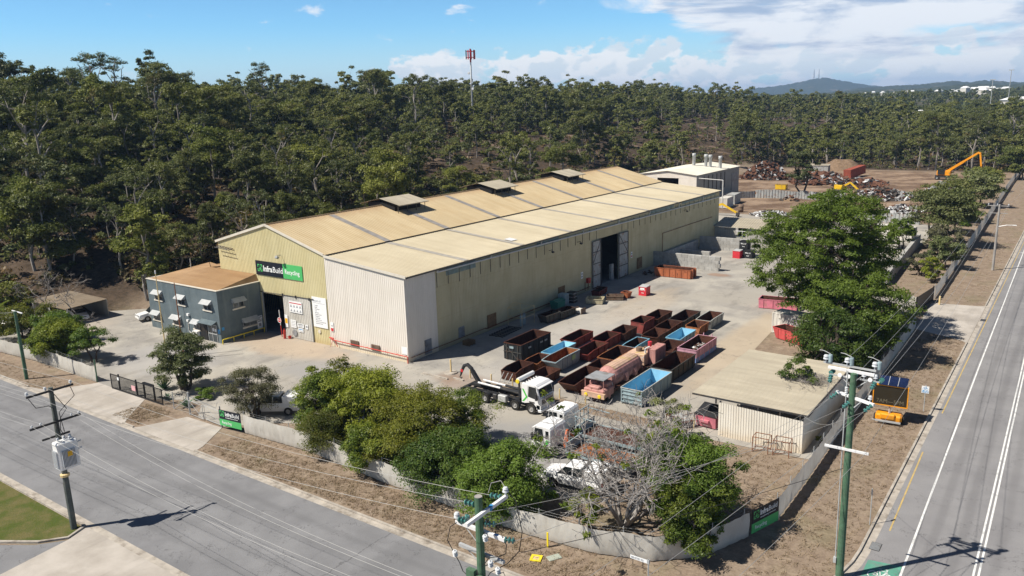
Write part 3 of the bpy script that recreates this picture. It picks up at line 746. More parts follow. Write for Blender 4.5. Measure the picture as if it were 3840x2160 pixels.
hill("hill", 2300, [(1700, -16), (1800, -10), (2000, -10), (2200, -8), (2420, -4), (2576, -1), (2700, -2), (2800, -16)], 260, 8)
build_haze = True
def haze():
    g = bpy.data.materials.new("haze_air"); g.use_nodes = True; nt = g.node_tree; nt.nodes.clear()
    out = nt.nodes.new("ShaderNodeOutputMaterial"); v = nt.nodes.new("ShaderNodeVolumePrincipled")
    v.inputs["Color"].default_value = (.40, .62, 1.0, 1); v.inputs["Density"].default_value = HAZE
    v.inputs["Anisotropy"].default_value = 0.0
    nt.links.new(v.outputs[0], out.inputs["Volume"])
    m = MB(); m.box(-9500, 9500, -1600, 11500, -30, 190)
    o = m.build("haze", g); tag(o, kind="stuff")
HAZE = 0.00011
haze()
# ---------------------------------------------------------------- big warehouse
WL = 91.8; XV = -12.81; XA = -23.2; XL = -33.6
ZE, ZA, ZV, ZC = 11.28, 14.03, 11.19, 9.86
def lerp(a, b, t): return a + (b - a) * t
def gable_z(x): return lerp(ZE, ZA, (x - XL) / (XA - XL)) if x < XA else lerp(ZA, ZV, (x - XA) / (XV - XA))
wh = thing("warehouse", "long cream and yellow sheet-metal warehouse with tan roof and three roof vents", "warehouse")
def gable(mb, y, out, door=True):
    def seg(x0, x1, zb, top=None):
        if x0 < XA < x1: seg(x0, XA, zb, top); seg(XA, x1, zb, top); return
        ribs(mb, (x0, y), (x1, y), zb, (lambda t: lerp(gable_z(x0), gable_z(x1), t)) if top is None else top, .3, .03, out)
    if door: seg(XL, -24.98, 0); seg(-24.98, -20.95, 5.25); seg(-20.95, XV, 0)
    else: seg(XL, XV, 0)
m = MB(); gable(m, 0, (0, -1)); m.build("gable_wall", MT['wall_yellow'], wh)
m = MB(); gable(m, WL, (0, 1), False); ribs(m, (XL, WL), (XL, 0), 0, ZE, .3, .03, (-1, 0)); m.build("rear_cladding", MT['wall_yellow'], wh)
m = MB(); ribs(m, (XV + .02, 0), (0, 0), 0, lambda t: lerp(ZV - .12, ZC - .05, t), .3, .03, (0, -1)); m.build("annex_front_wall", MT['wall_cream'], wh)
m = MB(); ribs(m, (0, 0), (0, 5.1), 0, ZC - .05, .3, .03, (1, 0)); m.build("corner_cladding", MT['wall_cream'], wh)
m = MB()
ribs(m, (0, 5.1), (0, 43.3), 0, ZC - .05, .3, .03, (1, 0)); ribs(m, (0, 43.3), (0, 49.05), 7.5, ZC - .05, .3, .03, (1, 0)); ribs(m, (0, 49.05), (0, WL), 0, ZC - .05, .3, .03, (1, 0))
ribs(m, (0, WL), (XV, WL), 0, lambda t: lerp(ZC - .05, ZV - .1, t), .3, .03, (0, 1))
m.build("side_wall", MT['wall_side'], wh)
m = MB()
roof_ribs(m, (XV + .25, -.18, ZV + .04), (XV + .25, WL + .2, ZV + .04), (XA, -.18, ZA + .1), (XA, WL + .2, ZA + .1), .45)
roof_ribs(m, (XL - .3, -.18, ZE - .02), (XL - .3, WL + .2, ZE - .02), (XA, -.18, ZA + .1), (XA, WL + .2, ZA + .1), .45)
m.tube([(XA, -.2, ZA + .13), (XA, WL + .2, ZA + .13)], .12, 6)
rf = m.build("roof", MT['roof_main'], wh)
m = MB(); roof_ribs(m, (.35, -.18, ZC), (.35, WL + .2, ZC), (XV - .02, -.18, ZV - .12), (XV - .02, WL + .2, ZV - .12), .45)
lr = m.build("annex_roof", MT['roof_lean'], wh)
m = MB()   # barge boards and the dark step between the two roofs
def bar(mb, p, q, w, h):
    p, q = Vector(p), Vector(q); d = (q - p).normalized(); up = Vector((0, 0, 1)); s = d.cross(up).normalized() * w / 2; u = s.cross(d).normalized() * h / 2
    mb.add([p - s - u, p + s - u, p + s + u, p - s + u, q - s - u, q + s - u, q + s + u, q - s + u], [(3, 2, 1, 0), (4, 5, 6, 7), (0, 1, 5, 4), (1, 2, 6, 5), (2, 3, 7, 6), (3, 0, 4, 7)])
bar(m, (XL - .35, -.17, ZE), (XA, -.17, ZA + .12), .07, .3); bar(m, (XA, -.17, ZA + .12), (XV + .1, -.17, ZV + .05), .07, .3)
bar(m, (XV + .1, -.17, ZV - .1), (.4, -.17, ZC - .02), .07, .3); m.build("barge_board", MT['trim'], wh)
m = MB(); bar(m, (.36, -.2, ZC - .1), (.36, WL + .2, ZC - .1), .16, .17); bar(m, (XV + .22, -.15, ZV - .05), (XV + .22, WL + .15, ZV - .05), .06, .14); m.build("eave_gutter", MT['gutter'], wh)
for y in (10.5, 22.3, 34.4, 46.4, 59.2, 71.0, 82.9):
    for (xa, za), (xb, zb), w, sm in (((XV + .3, ZV + .1), (XA + .35, ZA + .06), .95, 'skylight'), ((.3, ZC + .06), (XV, ZV - .06), .85, 'skylight2')):
        n = 14; m = MB()
        for k in range(n):
            t0, t1 = k / n, (k + .96) / n
            x0, x1 = lerp(xa, xb, t0), lerp(xa, xb, t1); z0, z1 = lerp(za, zb, t0), lerp(za, zb, t1)
            m.quad((x0, y - w / 2, z0), (x0, y + w / 2, z0), (x1, y + w / 2, z1), (x1, y - w / 2, z1))
        m.build("skylight", MT[sm], wh)

def roof_vent(y):
    w, l, zr, ze = 3.9, 6.3, 15.2, 14.35
    m = MB()
    for sgn in (-1, 1):
        roof_ribs(m, (XA + sgn * w, y, ze), (XA + sgn * w, y + l, ze), (XA, y, zr), (XA, y + l, zr), .4, .025)
        bar(m, (XA + sgn * w, y, ze - .05), (XA + sgn * w, y + l, ze - .05), .05, .12)
    v = m.build("roof_vent", MT['roof_grey'], wh)
    m = MB(); m.box(XA - 2.6, XA + 2.6, y + .4, y + l - .4, ZA - .9, ze + .25)
    m.build("vent_shade", MT['black'], v)  # solid black box stands for the shade under the vent roof
    m = MB()
    for sx in (-3.4, 3.4):
        for k in range(4): m.tube([(XA + sx, y + .3 + k * (l - .6) / 3, gable_z(XA + sx) + .05), (XA + sx, y + .3 + k * (l - .6) / 3, ze + .12)], .05, 5)
    m.build("vent_post", MT['gutter'], v)
for y in (20.0, 43.1, 65.8): roof_vent(y)
# gutter pipe with droppers, downpipe brackets, stains
m = MB(); zp = lambda y: 9.42 - .0098 * (y - 5.3)
m.tube([(.22, 5.3, zp(5.3)), (.22, 91.6, zp(91.6))], .11, 8)
m.build("drain_pipe", MT['pipe_white'], wh)
for y in (5.25, 15.5, 26.8, 38.0, 49.0, 60.0, 71.9, 82.9):
    m = MB(); m.tube([(.36, y, ZC - .15), (.3, y, ZC - .3), (.22, y, zp(y))], .085, 7); m.build("downpipe", MT['pipe_white'], wh)
y = 5.32; k = 0
while y < 91:
    if not 42.5 < y < 49.8:
        m = MB(); m.box(.035, .075, y - .035, y + .035, 7.6 + .1 * math.sin(k * 2.3), 9.3); m.build("bracket", MT['gutter'], wh)
    y += 2.05; k += 1
PTM = paint("sheet_teal", (.19, .26, .25), .6, .2, (.33, .33, .24), 1.2)
for y0, y1, z0, z1 in ((7, 12.6, 8.65, 9.72), (26, 31.6, 8.9, 9.75), (60.3, 70, 9.1, 9.75), (73.5, 90, 9.25, 9.75)):
    m = MB(); m.quad((.05, y0, z0), (.05, y1, z0), (.05, y1, z1), (.05, y0, z1)); m.build("patch_panel", PTM, wh)
# sliding door at the gable, open bay
m = MB(); ribs(m, (-20.95, -.12), (-15.85, -.12), .05, 5.42, .3, .03, (0, -1)); m.quad((-20.95, -.06, .05), (-15.85, -.06, .05), (-15.85, -.06, 5.42), (-20.95, -.06, 5.42))
sd = m.build("sliding_door", MT['wall_old'], wh)
m = MB(); m.tube([(-25.4, -.16, 5.36), (-15.2, -.16, 5.52)], .06, 6)
for x in (-20.9, -18.4, -15.9): m.box(x - .08, x + .08, -.26, -.1, 5.3, 5.62)
m.build("door_track", MT['darkmetal'], sd)
for q in ((-25.1, -24.95, -.14, -.02, 0, 5.3), (-15.84, -15.74, -.16, -.06, 0, 5.4)): m = MB(); m.box(*q); m.build("door_post", MT['greymetal'], wh)
m = MB(); m.box(XL + .3, -.3, .3, WL - .3, .02, .05); m.build("floor_slab", MT['greymetal'], wh)
m = MB(); m.box(-33.2, -14, 16, 16.2, 0, 9); m.build("partition", MT['darkmetal'], wh)
# big side doors, hung open
for y0, y1, yy, rz in ((40.72, 43.3, 43.3, 0), (49.05, 52.28, 49.05, 0)):
    m = MB(); m.box(.12, .2, y0, y1, .12, 7.45); d = m.build("swing_door", MT['contgrey'], wh)
    m = MB()
    for a, b in (((y0 + .07, .12), (y0 + .07, 7.45)), ((y1 - .07, .12), (y1 - .07, 7.45)), ((y0, .2), (y1, .2)), ((y0, 7.38), (y1, 7.38)), ((y0, 2.1), (y1, 2.1)), ((y0, 3.9), (y1, 3.9)), ((y0, 5.7), (y1, 5.7))):
        bar(m, (.23, *a), (.23, *b), .09, .1) if a[0] != b[0] else m.box(.19, .28, a[0] - .06, a[0] + .06, a[1], b[1])
    m.tube([(.23, y0 + .1, 3.9), (.23, y1 - .1, 7.3)] if y0 < 45 else [(.23, y1 - .1, 3.9), (.23, y0 + .1, 7.3)], .04, 5)
    m.build("door_brace", MT['darkmetal'], d)
m = MB(); m.box(-.9, -.5, 47.9, 48.7, 0, 2.6); m.build("inner_panel", MT['contgrey'], wh)
# louvres, boarded openings, pipes, small boxes on the walls
def louvre(y0, y1, z0, z1):
    m = MB(); m.box(.02, .06, y0, y1, z0, z1); n = int((z1 - z0) / .14)
    for k in range(n): m.cbox((.09, (y0 + y1) / 2, z0 + (k + .5) * (z1 - z0) / n), (.1, y1 - y0, .03), ry=.6)
    m.build("louvre_vent", MT['greymetal'], wh)
louvre(2.7, 3.85, .2, 1.9); louvre(8.8, 9.9, .6, 1.9)
for y0, y1, z0, z1 in ((14.5, 16.4, .35, 2.1), (31.2, 33.0, .5, 2.3), (55.7, 57.6, .4, 2.3)):
    m = MB()
    for k in range(6): m.box(.035, .08, y0, y1, z0 + k * (z1 - z0) / 6, z0 + (k + .94) * (z1 - z0) / 6)
    m.build("boarded_opening", MT['timber'], wh)
for x0, x1 in ((-9.2, -7.85), (-5.75, -4.4)):
    m = MB(); m.box(x0, x1, -.10, -.03, .62, 1.32)
    for k in range(5): m.box(x0, x1, -.14, -.10, .64 + k * .135, .72 + k * .135)
    m.build("wall_vent", MT['brownbox'], wh)
m = MB(); m.tube([(-12.4, -.28, .95), (-11.2, -.28, .9), (.12, -.28, .78)], .055, 6)
for x in (-12.2, -10.8, -9.5, -8.1, -6.4, -5.0, -3.4, -1.6, -.2): m.tube([(x, -.28, .86), (x, -.1, .86)], .03, 5)
m.tube([(-12.1, -.28, .95), (-12.5, -.35, .0)], .03, 5); m.tube([(.12, -.28, .78), (.12, -.28, 0)], .07, 6); m.tube([(-11.7, -.3, .9), (-11.3, -.3, .2)], .04, 5)
m.tube([(-12.6, -.3, 1.15), (-11.9, -.3, 1.1)], .09, 6); m.build("red_pipe", MT['pipe_red'], wh)
m = MB(); m.tube([(.16, .3, .55), (.16, 14, .6)], .04, 5); m.tube([(.16, 14, .5), (.16, 31, .55), (.16, 40, .65)], .06, 6)
m.build("service_pipe", MT['pipe_rust'], wh)
m = MB(); m.tube([(.14, 65.4, .2), (.14, 65.4, 5.05), (.14, 79.5, 5.05), (.14, 88, 5.0)], .05, 6); m.build("service_pipe", MT['pipe_rust'], wh)
for q in ([(.14, 38.6, .3), (.14, 38.6, 1.6)], [(.14, 39.4, .3), (.14, 39.6, 1.2)]): m = MB(); m.tube(q, .05, 5); m.build("service_pipe", MT['pipe_rust'], wh)
m = MB(); m.box(.05, .45, 39.05, 39.75, 1.35, 2.1); m.cyl((.45, 39.4, 1.72), (.5, 39.4, 1.72), .28, 12); m.build("hose_reel", MT['pipe_red'], wh)
m = MB(); m.tube([(-20.6, -.05, 10.5), (-20.6, -.7, 10.62), (-20.6, -.75, 10.5)], .035, 5); m.cbox((-20.55, -.75, 10.35), (.42, .3, .3), rx=-.5); m.build("floodlight", MT['greymetal'], wh)
for yy in (29.0, 36.6, 74.5):
    m = MB(); m.tube([(.05, yy, 8.0), (.6, yy, 8.15), (.65, yy, 7.95)], .035, 5); m.cbox((.7, yy, 7.85), (.3, .35, .18), ry=.4); m.build("floodlight", MT['darkmetal'], wh)
m = MB()
for i in range(6): m.tube([(-33.3 + i * .6, -.08, 10.75 - .03 * i), (-33.3 + i * .6, -.75, 10.6 - .03 * i)], .03, 4)
for k in range(3): m.tube([(-33.4, -.15 - k * .3, 10.74 - k * .06), (-30.2, -.15 - k * .3, 10.55 - k * .06)], .045, 4)
m.build("wall_bracket", MT['darkmetal'], wh)
m = MB(); m.tube([(XA - .1, .1, ZA), (XA - .1, .1, ZA + 2.6)], .02, 4); m.build("aerial", MT['galv'], wh)
m = MB(); m.quad((-3.2, 22.9, 10.30), (-1.9, 22.9, 10.17), (-1.9, 24.3, 10.17), (-3.2, 24.3, 10.30)); m.build("roof_patch", MT['white'], wh)
m = MB(); m.quad((-.95, -.05, .9), (-.1, -.05, .9), (-.1, -.05, 1.8), (-.95, -.05, 1.8)); m.build("wall_plate", MT['signwhite'], wh)

# ---------------------------------------------------------------- two-storey office in front of it
OX0, OX1, OY0, OY1, OZ = -41.07, -25.5, -6.4, -.04, 6.62
of = thing("office_building", "two-storey blue-grey blockwork office with hooded windows joined to the warehouse front", "office building")
m = MB(); t = .2
m.box(OX0, OX1, OY0, OY0 + t, 0, OZ); m.box(OX1 - t, OX1, OY0 + t, OY1, 0, OZ); m.box(OX0, OX0 + t, OY0 + t, OY1, 0, OZ); m.build("wall", MT['masonry'], of)
m = MB()
m.box(OX0 - .05, OX1 + .08, OY0 - .08, OY0 + .22, OZ, OZ + .09); m.box(OX1 - .22, OX1 + .08, OY0 + .22, OY1, OZ, OZ + .09); m.box(OX0 - .05, OX0 + .22, OY0 + .22, OY1, OZ, OZ + .09)
m.build("coping", MT['trim'], of)
m = MB()
zr = OZ + .95
roof_ribs(m, (OX0 + .2, OY0 + .22, OZ + .02), (OX1 - .2, OY0 + .22, OZ + .02), (OX0 + 5.2, OY1 + .0, zr), (OX1 - .6, OY1 + .0, zr), .3, .025)
m.poly([(OX0 + .2, OY0 + .22, OZ + .02), (OX0 + 5.2, OY1, zr), (OX0 - 1.2, OY1 + 4, OZ + .3)])
roof_ribs(m, (OX0 - 1.4, OY1 + 4.2, OZ + .25), (OX0 - 1.4, OY1 + 4.3, OZ + .25), (OX0 + 5.2, OY1 + .1, zr), (OX0 + 6.2, OY1 + 1.2, zr), .3, .02)
m.poly([(OX1 - .2, OY0 + .5, OZ + .03), (OX1 - .2, OY1, OZ + .03), (OX1 - .6, OY1, zr)])
m.build("roof", MT['roof_office'], of)
m = MB(); m.box(OX0 + .2, XL, 0, 9, 0, OZ - .2); m.build("rear_wing", MT['masonry'], of)
m = MB(); m.poly([(OX0 - .2, .02, OZ + .12), (XL - .01, .02, OZ + 1.0), (XL - .01, 9.3, OZ + .9), (OX0 - .2, 9.3, OZ - .1)]); m.build("rear_roof", MT['roof_office'], of)
def office_window(x0, x1, z0, z1, face='y'):
    if face == 'y':
        T = lambda u, n, z: (u, OY0 - n, z)
    else:
        T = lambda u, n, z: (OX1 + n, u, z)
    def bx(mb, u0, u1, n0, n1, a, b):
        p = [T(u, n, z) for z in (a, b) for n in (n0, n1) for u in (u0, u1)]
        mb.add(p, [(0, 2, 3, 1), (4, 5, 7, 6), (0, 1, 5, 4), (2, 6, 7, 3), (0, 4, 6, 2), (1, 3, 7, 5)])
    m = MB(); bx(m, x0, x1, .003, .012, z0, z1); w = m.build("window", MT['glass'], of)
    m = MB()
    for u in (x0, (x0 + x1) / 2 - .03, x1 - .06): bx(m, u, u + .06, .012, .05, z0, z1)
    bx(m, x0 + .06, x1 - .06, .013, .048, z1 - .06, z1); bx(m, x0 + .06, x1 - .06, .013, .048, z0, z0 + .06); m.build("frame", MT['greymetal'], w)
    m = MB(); bx(m, x0 - .12, x1 + .12, .004, .12, z0 - .2, z0 - .02); m.build("sill", MT['trim'], w)
    m = MB(); p = [T(u, n, z) for u, n, z in ((x0 - .15, .02, z1 + .35), (x1 + .15, .02, z1 + .35), (x1 + .15, .62, z1 - .12), (x0 - .15, .62, z1 - .12))]
    q = [(a[0], a[1], a[2] - .04) for a in p]
    m.add(p + q, [(0, 1, 2, 3), (7, 6, 5, 4), (0, 4, 5, 1), (1, 5, 6, 2), (2, 6, 7, 3), (3, 7, 4, 0)])
    for u in (x0 - .15, x1 + .15): m.add([T(u, .02, z1 + .33), T(u, .60, z1 - .13), T(u, .02, z1 - .13)], [(0, 1, 2)])
    m.build("hood", MT['galv'], w)
for x0, x1 in ((-39.5, -37.75), (-34.1, -32.5), (-28.55, -26.85)): office_window(x0, x1, 4.05, 5.0)
for x0, x1 in ((-40.4, -38.7), (-35.8, -34.0), (-31.15, -29.85)): office_window(x0, x1, 1.2, 2.1)
office_window(-4.3, -2.7, 4.0, 4.95, 'x'); office_window(-3.1, -1.1, 1.3, 2.1, 'x')
m = MB(); m.box(-28.05, -26.2, OY0 - .03, OY0 - .004, .1, 2.2); d = m.build("entrance_door", MT['glass'], of)
m = MB()
for x in (-28.05, -27.2, -26.26): m.box(x, x + .07, OY0 - .08, OY0 - .031, .1, 2.25)
m.box(-27.98, -26.26, OY0 - .078, OY0 - .032, 1.0, 1.09); m.box(-27.98, -26.26, OY0 - .078, OY0 - .032, 2.17, 2.25); m.build("door_frame", MT['galv'], d)
m = MB(); m.box(-27.1, -26.75, OY0 - .05, OY0 - .031, 1.4, 1.8); m.box(-26.65, -26.33, OY0 - .05, OY0 - .031, 1.4, 1.75); m.build("notice", MT['signwhite'], d)
m = MB(); m.add([(-29.2, OY0 - .02, 2.75), (-26.1, OY0 - .02, 2.75), (-26.1, OY0 - .8, 2.45), (-29.2, OY0 - .8, 2.45), (-29.2, OY0 - .02, 2.7), (-26.1, OY0 - .02, 2.7), (-26.1, OY0 - .8, 2.4), (-29.2, OY0 - .8, 2.4)], [(0, 3, 2, 1), (4, 5, 6, 7), (3, 7, 6, 2), (0, 4, 7, 3), (1, 2, 6, 5)]); m.build("door_hood", MT['masonry'], of)
m = MB(); m.box(-29.6, -28.2, OY0 - .12, OY0 - .05, .1, 2.1)
for k in range(8): m.box(-29.6 + k * .19, -29.55 + k * .19, OY0 - .16, OY0 - .12, .1, 2.1)
m.build("security_screen", MT['darkmetal'], of)
m = MB(); m.tube([(-32.3, OY0 - .06, 2.0), (-32.3, OY0 - .06, .7), (-32.0, OY0 - .06, .5), (-31.0, OY0 - .06, .42)], .05, 6); m.tube([(-29.3, OY0 - .06, 2.2), (-29.3, OY0 - .06, .6)], .05, 6); m.build("conduit", MT['pipe_white'], of)
m = MB(); m.box(-32.2, -31.8, OY0 - .25, OY0 - .01, 2.75, 3.05); m.box(-32.45, -32.1, OY0 - .2, OY0 - .01, 1.95, 2.2); m.build("alarm_box", MT['white'], of)
m = MB(); m.box(-30.9, -29.95, OY0 - .5, OY0 - .05, .35, 1.0); m.build("air_conditioner", MT['white'], of)
m = MB(); m.quad((OX1 + .02, -6.2, 1.6), (OX1 + .02, -5.85, 1.6), (OX1 + .02, -5.85, 2.0), (OX1 + .02, -6.2, 2.0)); m.box(-26.05, -25.62, OY0 - .04, OY0 - .01, 1.2, 1.75); m.build("plaque", MT['signblue'], of)
m = MB(); m.box(OX0 + 8.0, OX0 + 8.05, OY0 - .012, OY0 - .004, 0, 4.2); m.build("joint_strip", MT['darkmetal'], of)
m = MB(); m.tube([(-40.9, .2, OZ), (-40.9, .2, OZ + 1.6)], .06, 6); m.build("flue", MT['galv'], of)

# yellow guard rail along the office's shaded side
rl = thing("guard_rail", "low yellow tube guard rail along the shaded side of the blue-grey office", "guard rail", (-25.0, -6.6, 0))
m = MB(); m.tube([(0, 0, .0), (0, 0, .55), (.05, .12, .62), (0, 6.3, .62)], .06, 6); m.build("rail", MT['amber'], rl)
for y in (1.6, 3.1, 4.6, 6.2):
    m = MB(); m.tube([(0, y, 0), (0, y, .6)], .05, 6); m.build("post", MT['amber'], rl)

# ---------------------------------------------------------------- signs and boards on the warehouse front
def logo(parent, M, s, mat, dark):
    """square bracket frame with a flame-like hand in it; s = size"""
    m = MB(); w = .13 * s
    def b(x0, x1, y0, y1):
        p = [M @ Vector((x, y, z)) for z in (0, .012) for y in (y0, y1) for x in (x0, x1)]
        m.add(p, [(0, 2, 3, 1), (4, 5, 7, 6), (0, 1, 5, 4), (2, 6, 7, 3), (0, 4, 6, 2), (1, 3, 7, 5)])
    b(0, .42 * s, 0, w); b(.58 * s, s, 0, w); b(0, .42 * s, s - w, s); b(.58 * s, s, s - w, s)
    b(0, w, w, .42 * s); b(0, w, .58 * s, s - w); b(s - w, s, w, .42 * s); b(s - w, s, .58 * s, s - w)
    pts = [(.26, .3), (.4, .2), (.62, .2), (.76, .34), (.72, .5), (.64, .42), (.56, .36), (.66, .56), (.52, .80), (.50, .6), (.40, .44), (.34, .38)]
    m.add([M @ Vector((x * s, y * s, .006)) for x, y in pts], [tuple(range(len(pts)))])
    m.build("emblem", mat, parent)
sg = thing("wall_sign", "wide navy and green company sign high on the yellow gable wall", "sign", (-25.84, -.06, 7.6))
m = MB(); m.box(0, 5.4, -.06, 0, 0, 1.83); m.build("navy_panel", MT['signnavy'], sg)
m = MB(); m.box(5.4, 9.0, -.06, 0, 0, 1.83); m.build("green_panel", MT['signgreen'], sg)
logo(sg, face_y(.42, -.066, .46), .92, MT['signgreen'], None)
inf = text_part("lettering", "Infra", 1.02, MT['signtext'], sg, face_y(1.5, -.066, .56), bold=.024, sx=.98)
text_part("lettering", "Build", 1.02, MT['signtext'], sg, face_y(max(v.co.x for v in inf.data.vertices) + .06, -.066, .56), bold=.004, sx=.98)
text_part("lettering", "Recycling", .78, MT['signtext'], sg, face_y(5.72, -.066, .62), bold=.008, sx=.95)
bs = thing("notice_board", "tall white notice board with small grey list, beside the sliding door", "sign", (-15.5, -.06, 2.1))
m = MB(); m.box(0, 2.52, -.05, 0, 0, 3.78); m.build("board", MT['signwhite'], bs)
text_part("lettering", "Buyers of", .36, MT['signgrey'], bs, face_y(.25, -.054, 3.2), sx=.95)
for i, w in enumerate(("Copper", "Brass", "Aluminium", "Lead", "Batteries", "Stainless Steel", "Radiators", "Car Bodies", "White Goods", "Non-Ferrous Materials", "Industrial Metal")):
    text_part("lettering", w, .2, MT['signgrey'], bs, face_y(.42, -.054, 2.66 - i * .225))
m = MB(); m.box(.2, 2.3, -.056, -.05, 3.02, 3.05); m.build("rule", MT['signgrey'], bs)
ws = thing("warning_sign", "white sign with red heading and eight grey triangles on the sliding door", "sign", (-19.75, -.19, 3.4))
m = MB(); m.box(0, 2.4, -.03, 0, 0, 1.48); m.build("board", MT['signwhite'], ws)
m = MB(); m.box(.06, 2.34, -.036, -.03, 1.16, 1.27); m.build("red_band", MT['signred'], ws)
for r in range(2):
    for c in range(4):
        m = MB(); x, z = .16 + c * .57, .68 - r * .55
        m.prism([(x, -.034, z), (x + .4, -.034, z), (x + .2, -.034, z + .36)], (0, .004, 0)); m.build("triangle", MT['signgrey'], ws)
def board(label, x0, x1, z0, z1, mat, lines=(), y=-.19, extra=None, name="notice_sign"):
    t = thing(name, label, "sign", (x0, y, z0))
    m = MB(); m.box(0, x1 - x0, -.025, 0, 0, z1 - z0); m.build("board", mat, t)
    for bx in lines:
        m = MB(); m.box(bx[0], bx[1], -.03, -.025, bx[2], bx[3]); m.build("print_block", bx[4], t)
    return t
GP, RP, BP, AP = MT['signgrey'], MT['signred'], MT['signblue'], MT['signamber']
board("narrow white sign with an amber square on the sliding door's left edge", -20.86, -20.3, 1.3, 2.9, MT['signwhite'], ((.04, .52, .5, 1.15, AP),))
t = board("white square notice with grey print lines at the sliding door's middle", -19.72, -18.72, 1.42, 2.42, MT['signwhite'], [(.12, .88, .2 + k * .2, .25 + k * .2, GP) for k in range(4)])
t = board("white notice with a bold black heading on the sliding door", -18.5, -17.3, 1.62, 2.12, MT['signwhite'], ((.12, 1.08, .34, .42, MT['darkmetal']), (.2, 1.0, .2, .27, GP), (.2, 1.0, .08, .13, GP)))
t = board("small white notice directly under the one with the bold black heading", -18.4, -17.45, 1.02, 1.52, MT['signwhite'], ((.1, .85, .28, .38, BP), (.1, .85, .1, .16, GP)))
t = board("white notice with a round symbol near the sliding door's right edge", -17.0, -16.52, 1.55, 2.1, MT['signwhite'])
m = MB(); m.cyl((.24, -.028, .3), (.24, -.024, .3), .17, 14); m.build("round_mark", GP, t)
t = board("white sign with a red lower panel low on the cream wall", -12.5, -12.0, 1.9, 3.05, MT['signwhite'], ((.03, .47, .04, .42, RP), (.15, .35, .62, .8, GP)), -.06)
m = MB(); m.cyl((-14.6, -.12, 1.55), (-14.6, -.04, 1.55), .24, 16); tag(m.build("wall_disc", MT['trim']), "round cream disc on the yellow wall under the tall white notice board", "wall disc")
m = MB(); m.cyl((-19.15, -.24, .75), (-19.15, -.19, .75), .42, 18); tag(m.build("shield_plate", MT['greymetal']), "dark oval grey plate leaning low against the sliding door", "plate")
def xboard(label, y0, y1, z0, z1, lines, x=0.05):
    t = thing("notice_sign", label, "sign", (x, y0, z0))
    m = MB(); m.box(0, .025, 0, y1 - y0, 0, z1 - z0); m.build("board", MT['signwhite'], t)
    for a, b, c, d, mt in lines:
        m = MB(); m.box(.025, .03, a, b, c, d); m.build("print_block", mt, t)
xboard("white notice on the shaded side wall left of the tall open doors", 37.55, 38.1, 2.3, 3.3, ((.08, .47, .6, .8, GP), (.08, .47, .2, .4, GP)))
xboard("white notice on the shaded side wall right of the tall open doors", 53.5, 54.05, 2.7, 3.7, ((.08, .47, .6, .8, GP), (.08, .47, .15, .4, RP)))
xboard("upper small white sign at the far end of the office's shaded wall", -.79, -.2, 1.75, 2.22, ((.08, .5, .22, .36, GP),), OX1 + .02)
xboard("lower white sign with a round crest at the far end of the office's shaded wall", -1.0, -.25, .5, 1.68, ((.1, .65, .95, 1.1, GP), (.2, .55, .35, .75, GP)), OX1 + .02)

# ---------------------------------------------------------------- other sheds
rs_ = thing("rear_shed", "pale grey shed with white gable roof and four round flues behind the warehouse", "shed")
X0, X1, Y0, Y1 = -41.0, -24.3, 138.2, 169.7; ZE2, ZR2 = 8.05, 9.05; XR = (X0 + X1) / 2
m = MB(); ribs(m, (X1, Y0), (X1, Y1), 0, ZE2, .35, .03, (1, 0)); ribs(m, (X1, Y1), (X0, Y1), 0, ZE2, .35, .03, (0, 1)); ribs(m, (X0, Y1), (X0, Y0), 0, ZE2, .35, .03, (-1, 0)); m.build("side_wall", MT['wall_grey'], rs_)
m = MB()
ribs(m, (X0, Y0), (X0 + 5.4, Y0), 0, 7.2, .35, .03, (0, -1)); ribs(m, (-29.4, Y0), (X1, Y0), 0, 7.2, .35, .03, (0, -1)); ribs(m, (X0, Y0), (XR, Y0), 7.2, lambda t: lerp(ZE2, ZR2, t), .35, .03, (0, -1)); ribs(m, (XR, Y0), (X1, Y0), 7.2, lambda t: lerp(ZR2, ZE2, t), .35, .03, (0, -1))
m.build("front_wall", MT['wall_cream'], rs_)
m = MB(); roof_ribs(m, (X1 + .3, Y0 - .4, ZE2 + .03), (X1 + .3, Y1 + .3, ZE2 + .03), (XR, Y0 - .4, ZR2 + .08), (XR, Y1 + .3, ZR2 + .08), .5); roof_ribs(m, (X0 - .3, Y0 - .4, ZE2 + .03), (X0 - .3, Y1 + .3, ZE2 + .03), (XR, Y0 - .4, ZR2 + .08), (XR, Y1 + .3, ZR2 + .08), .5); m.build("roof", MT['roof_white'], rs_)
m = MB(); m.box(X1 + .04, X1 + .12, 163.8, 168.6, .1, 6.35); m.build("roller_door", MT['greymetal'], rs_)
m = MB()
for y in (143, 146, 149, 152, 155, 158): m.box(X1 + .035, X1 + .09, y, y + .5, 3.0, 7.4)
m.build("wall_strip", MT['darkmetal'], rs_)
for x, y in ((-32.9, 156.5), (-29.9, 158), (-28.7, 158.3), (-25.9, 158.8)):
    m = MB(); zb = lerp(ZE2, ZR2, (X1 - x) / (X1 - XR)); m.lathe([(.45, zb - .2), (.45, zb + 2.6), (.55, zb + 2.65), (.55, zb + 3.5), (.40, zb + 3.5), (.40, zb + 3.0), (0, zb + 3.0)], 12, Matrix.Translation((x, y, 0))); m.build("flue", MT['galv'], rs_, True)
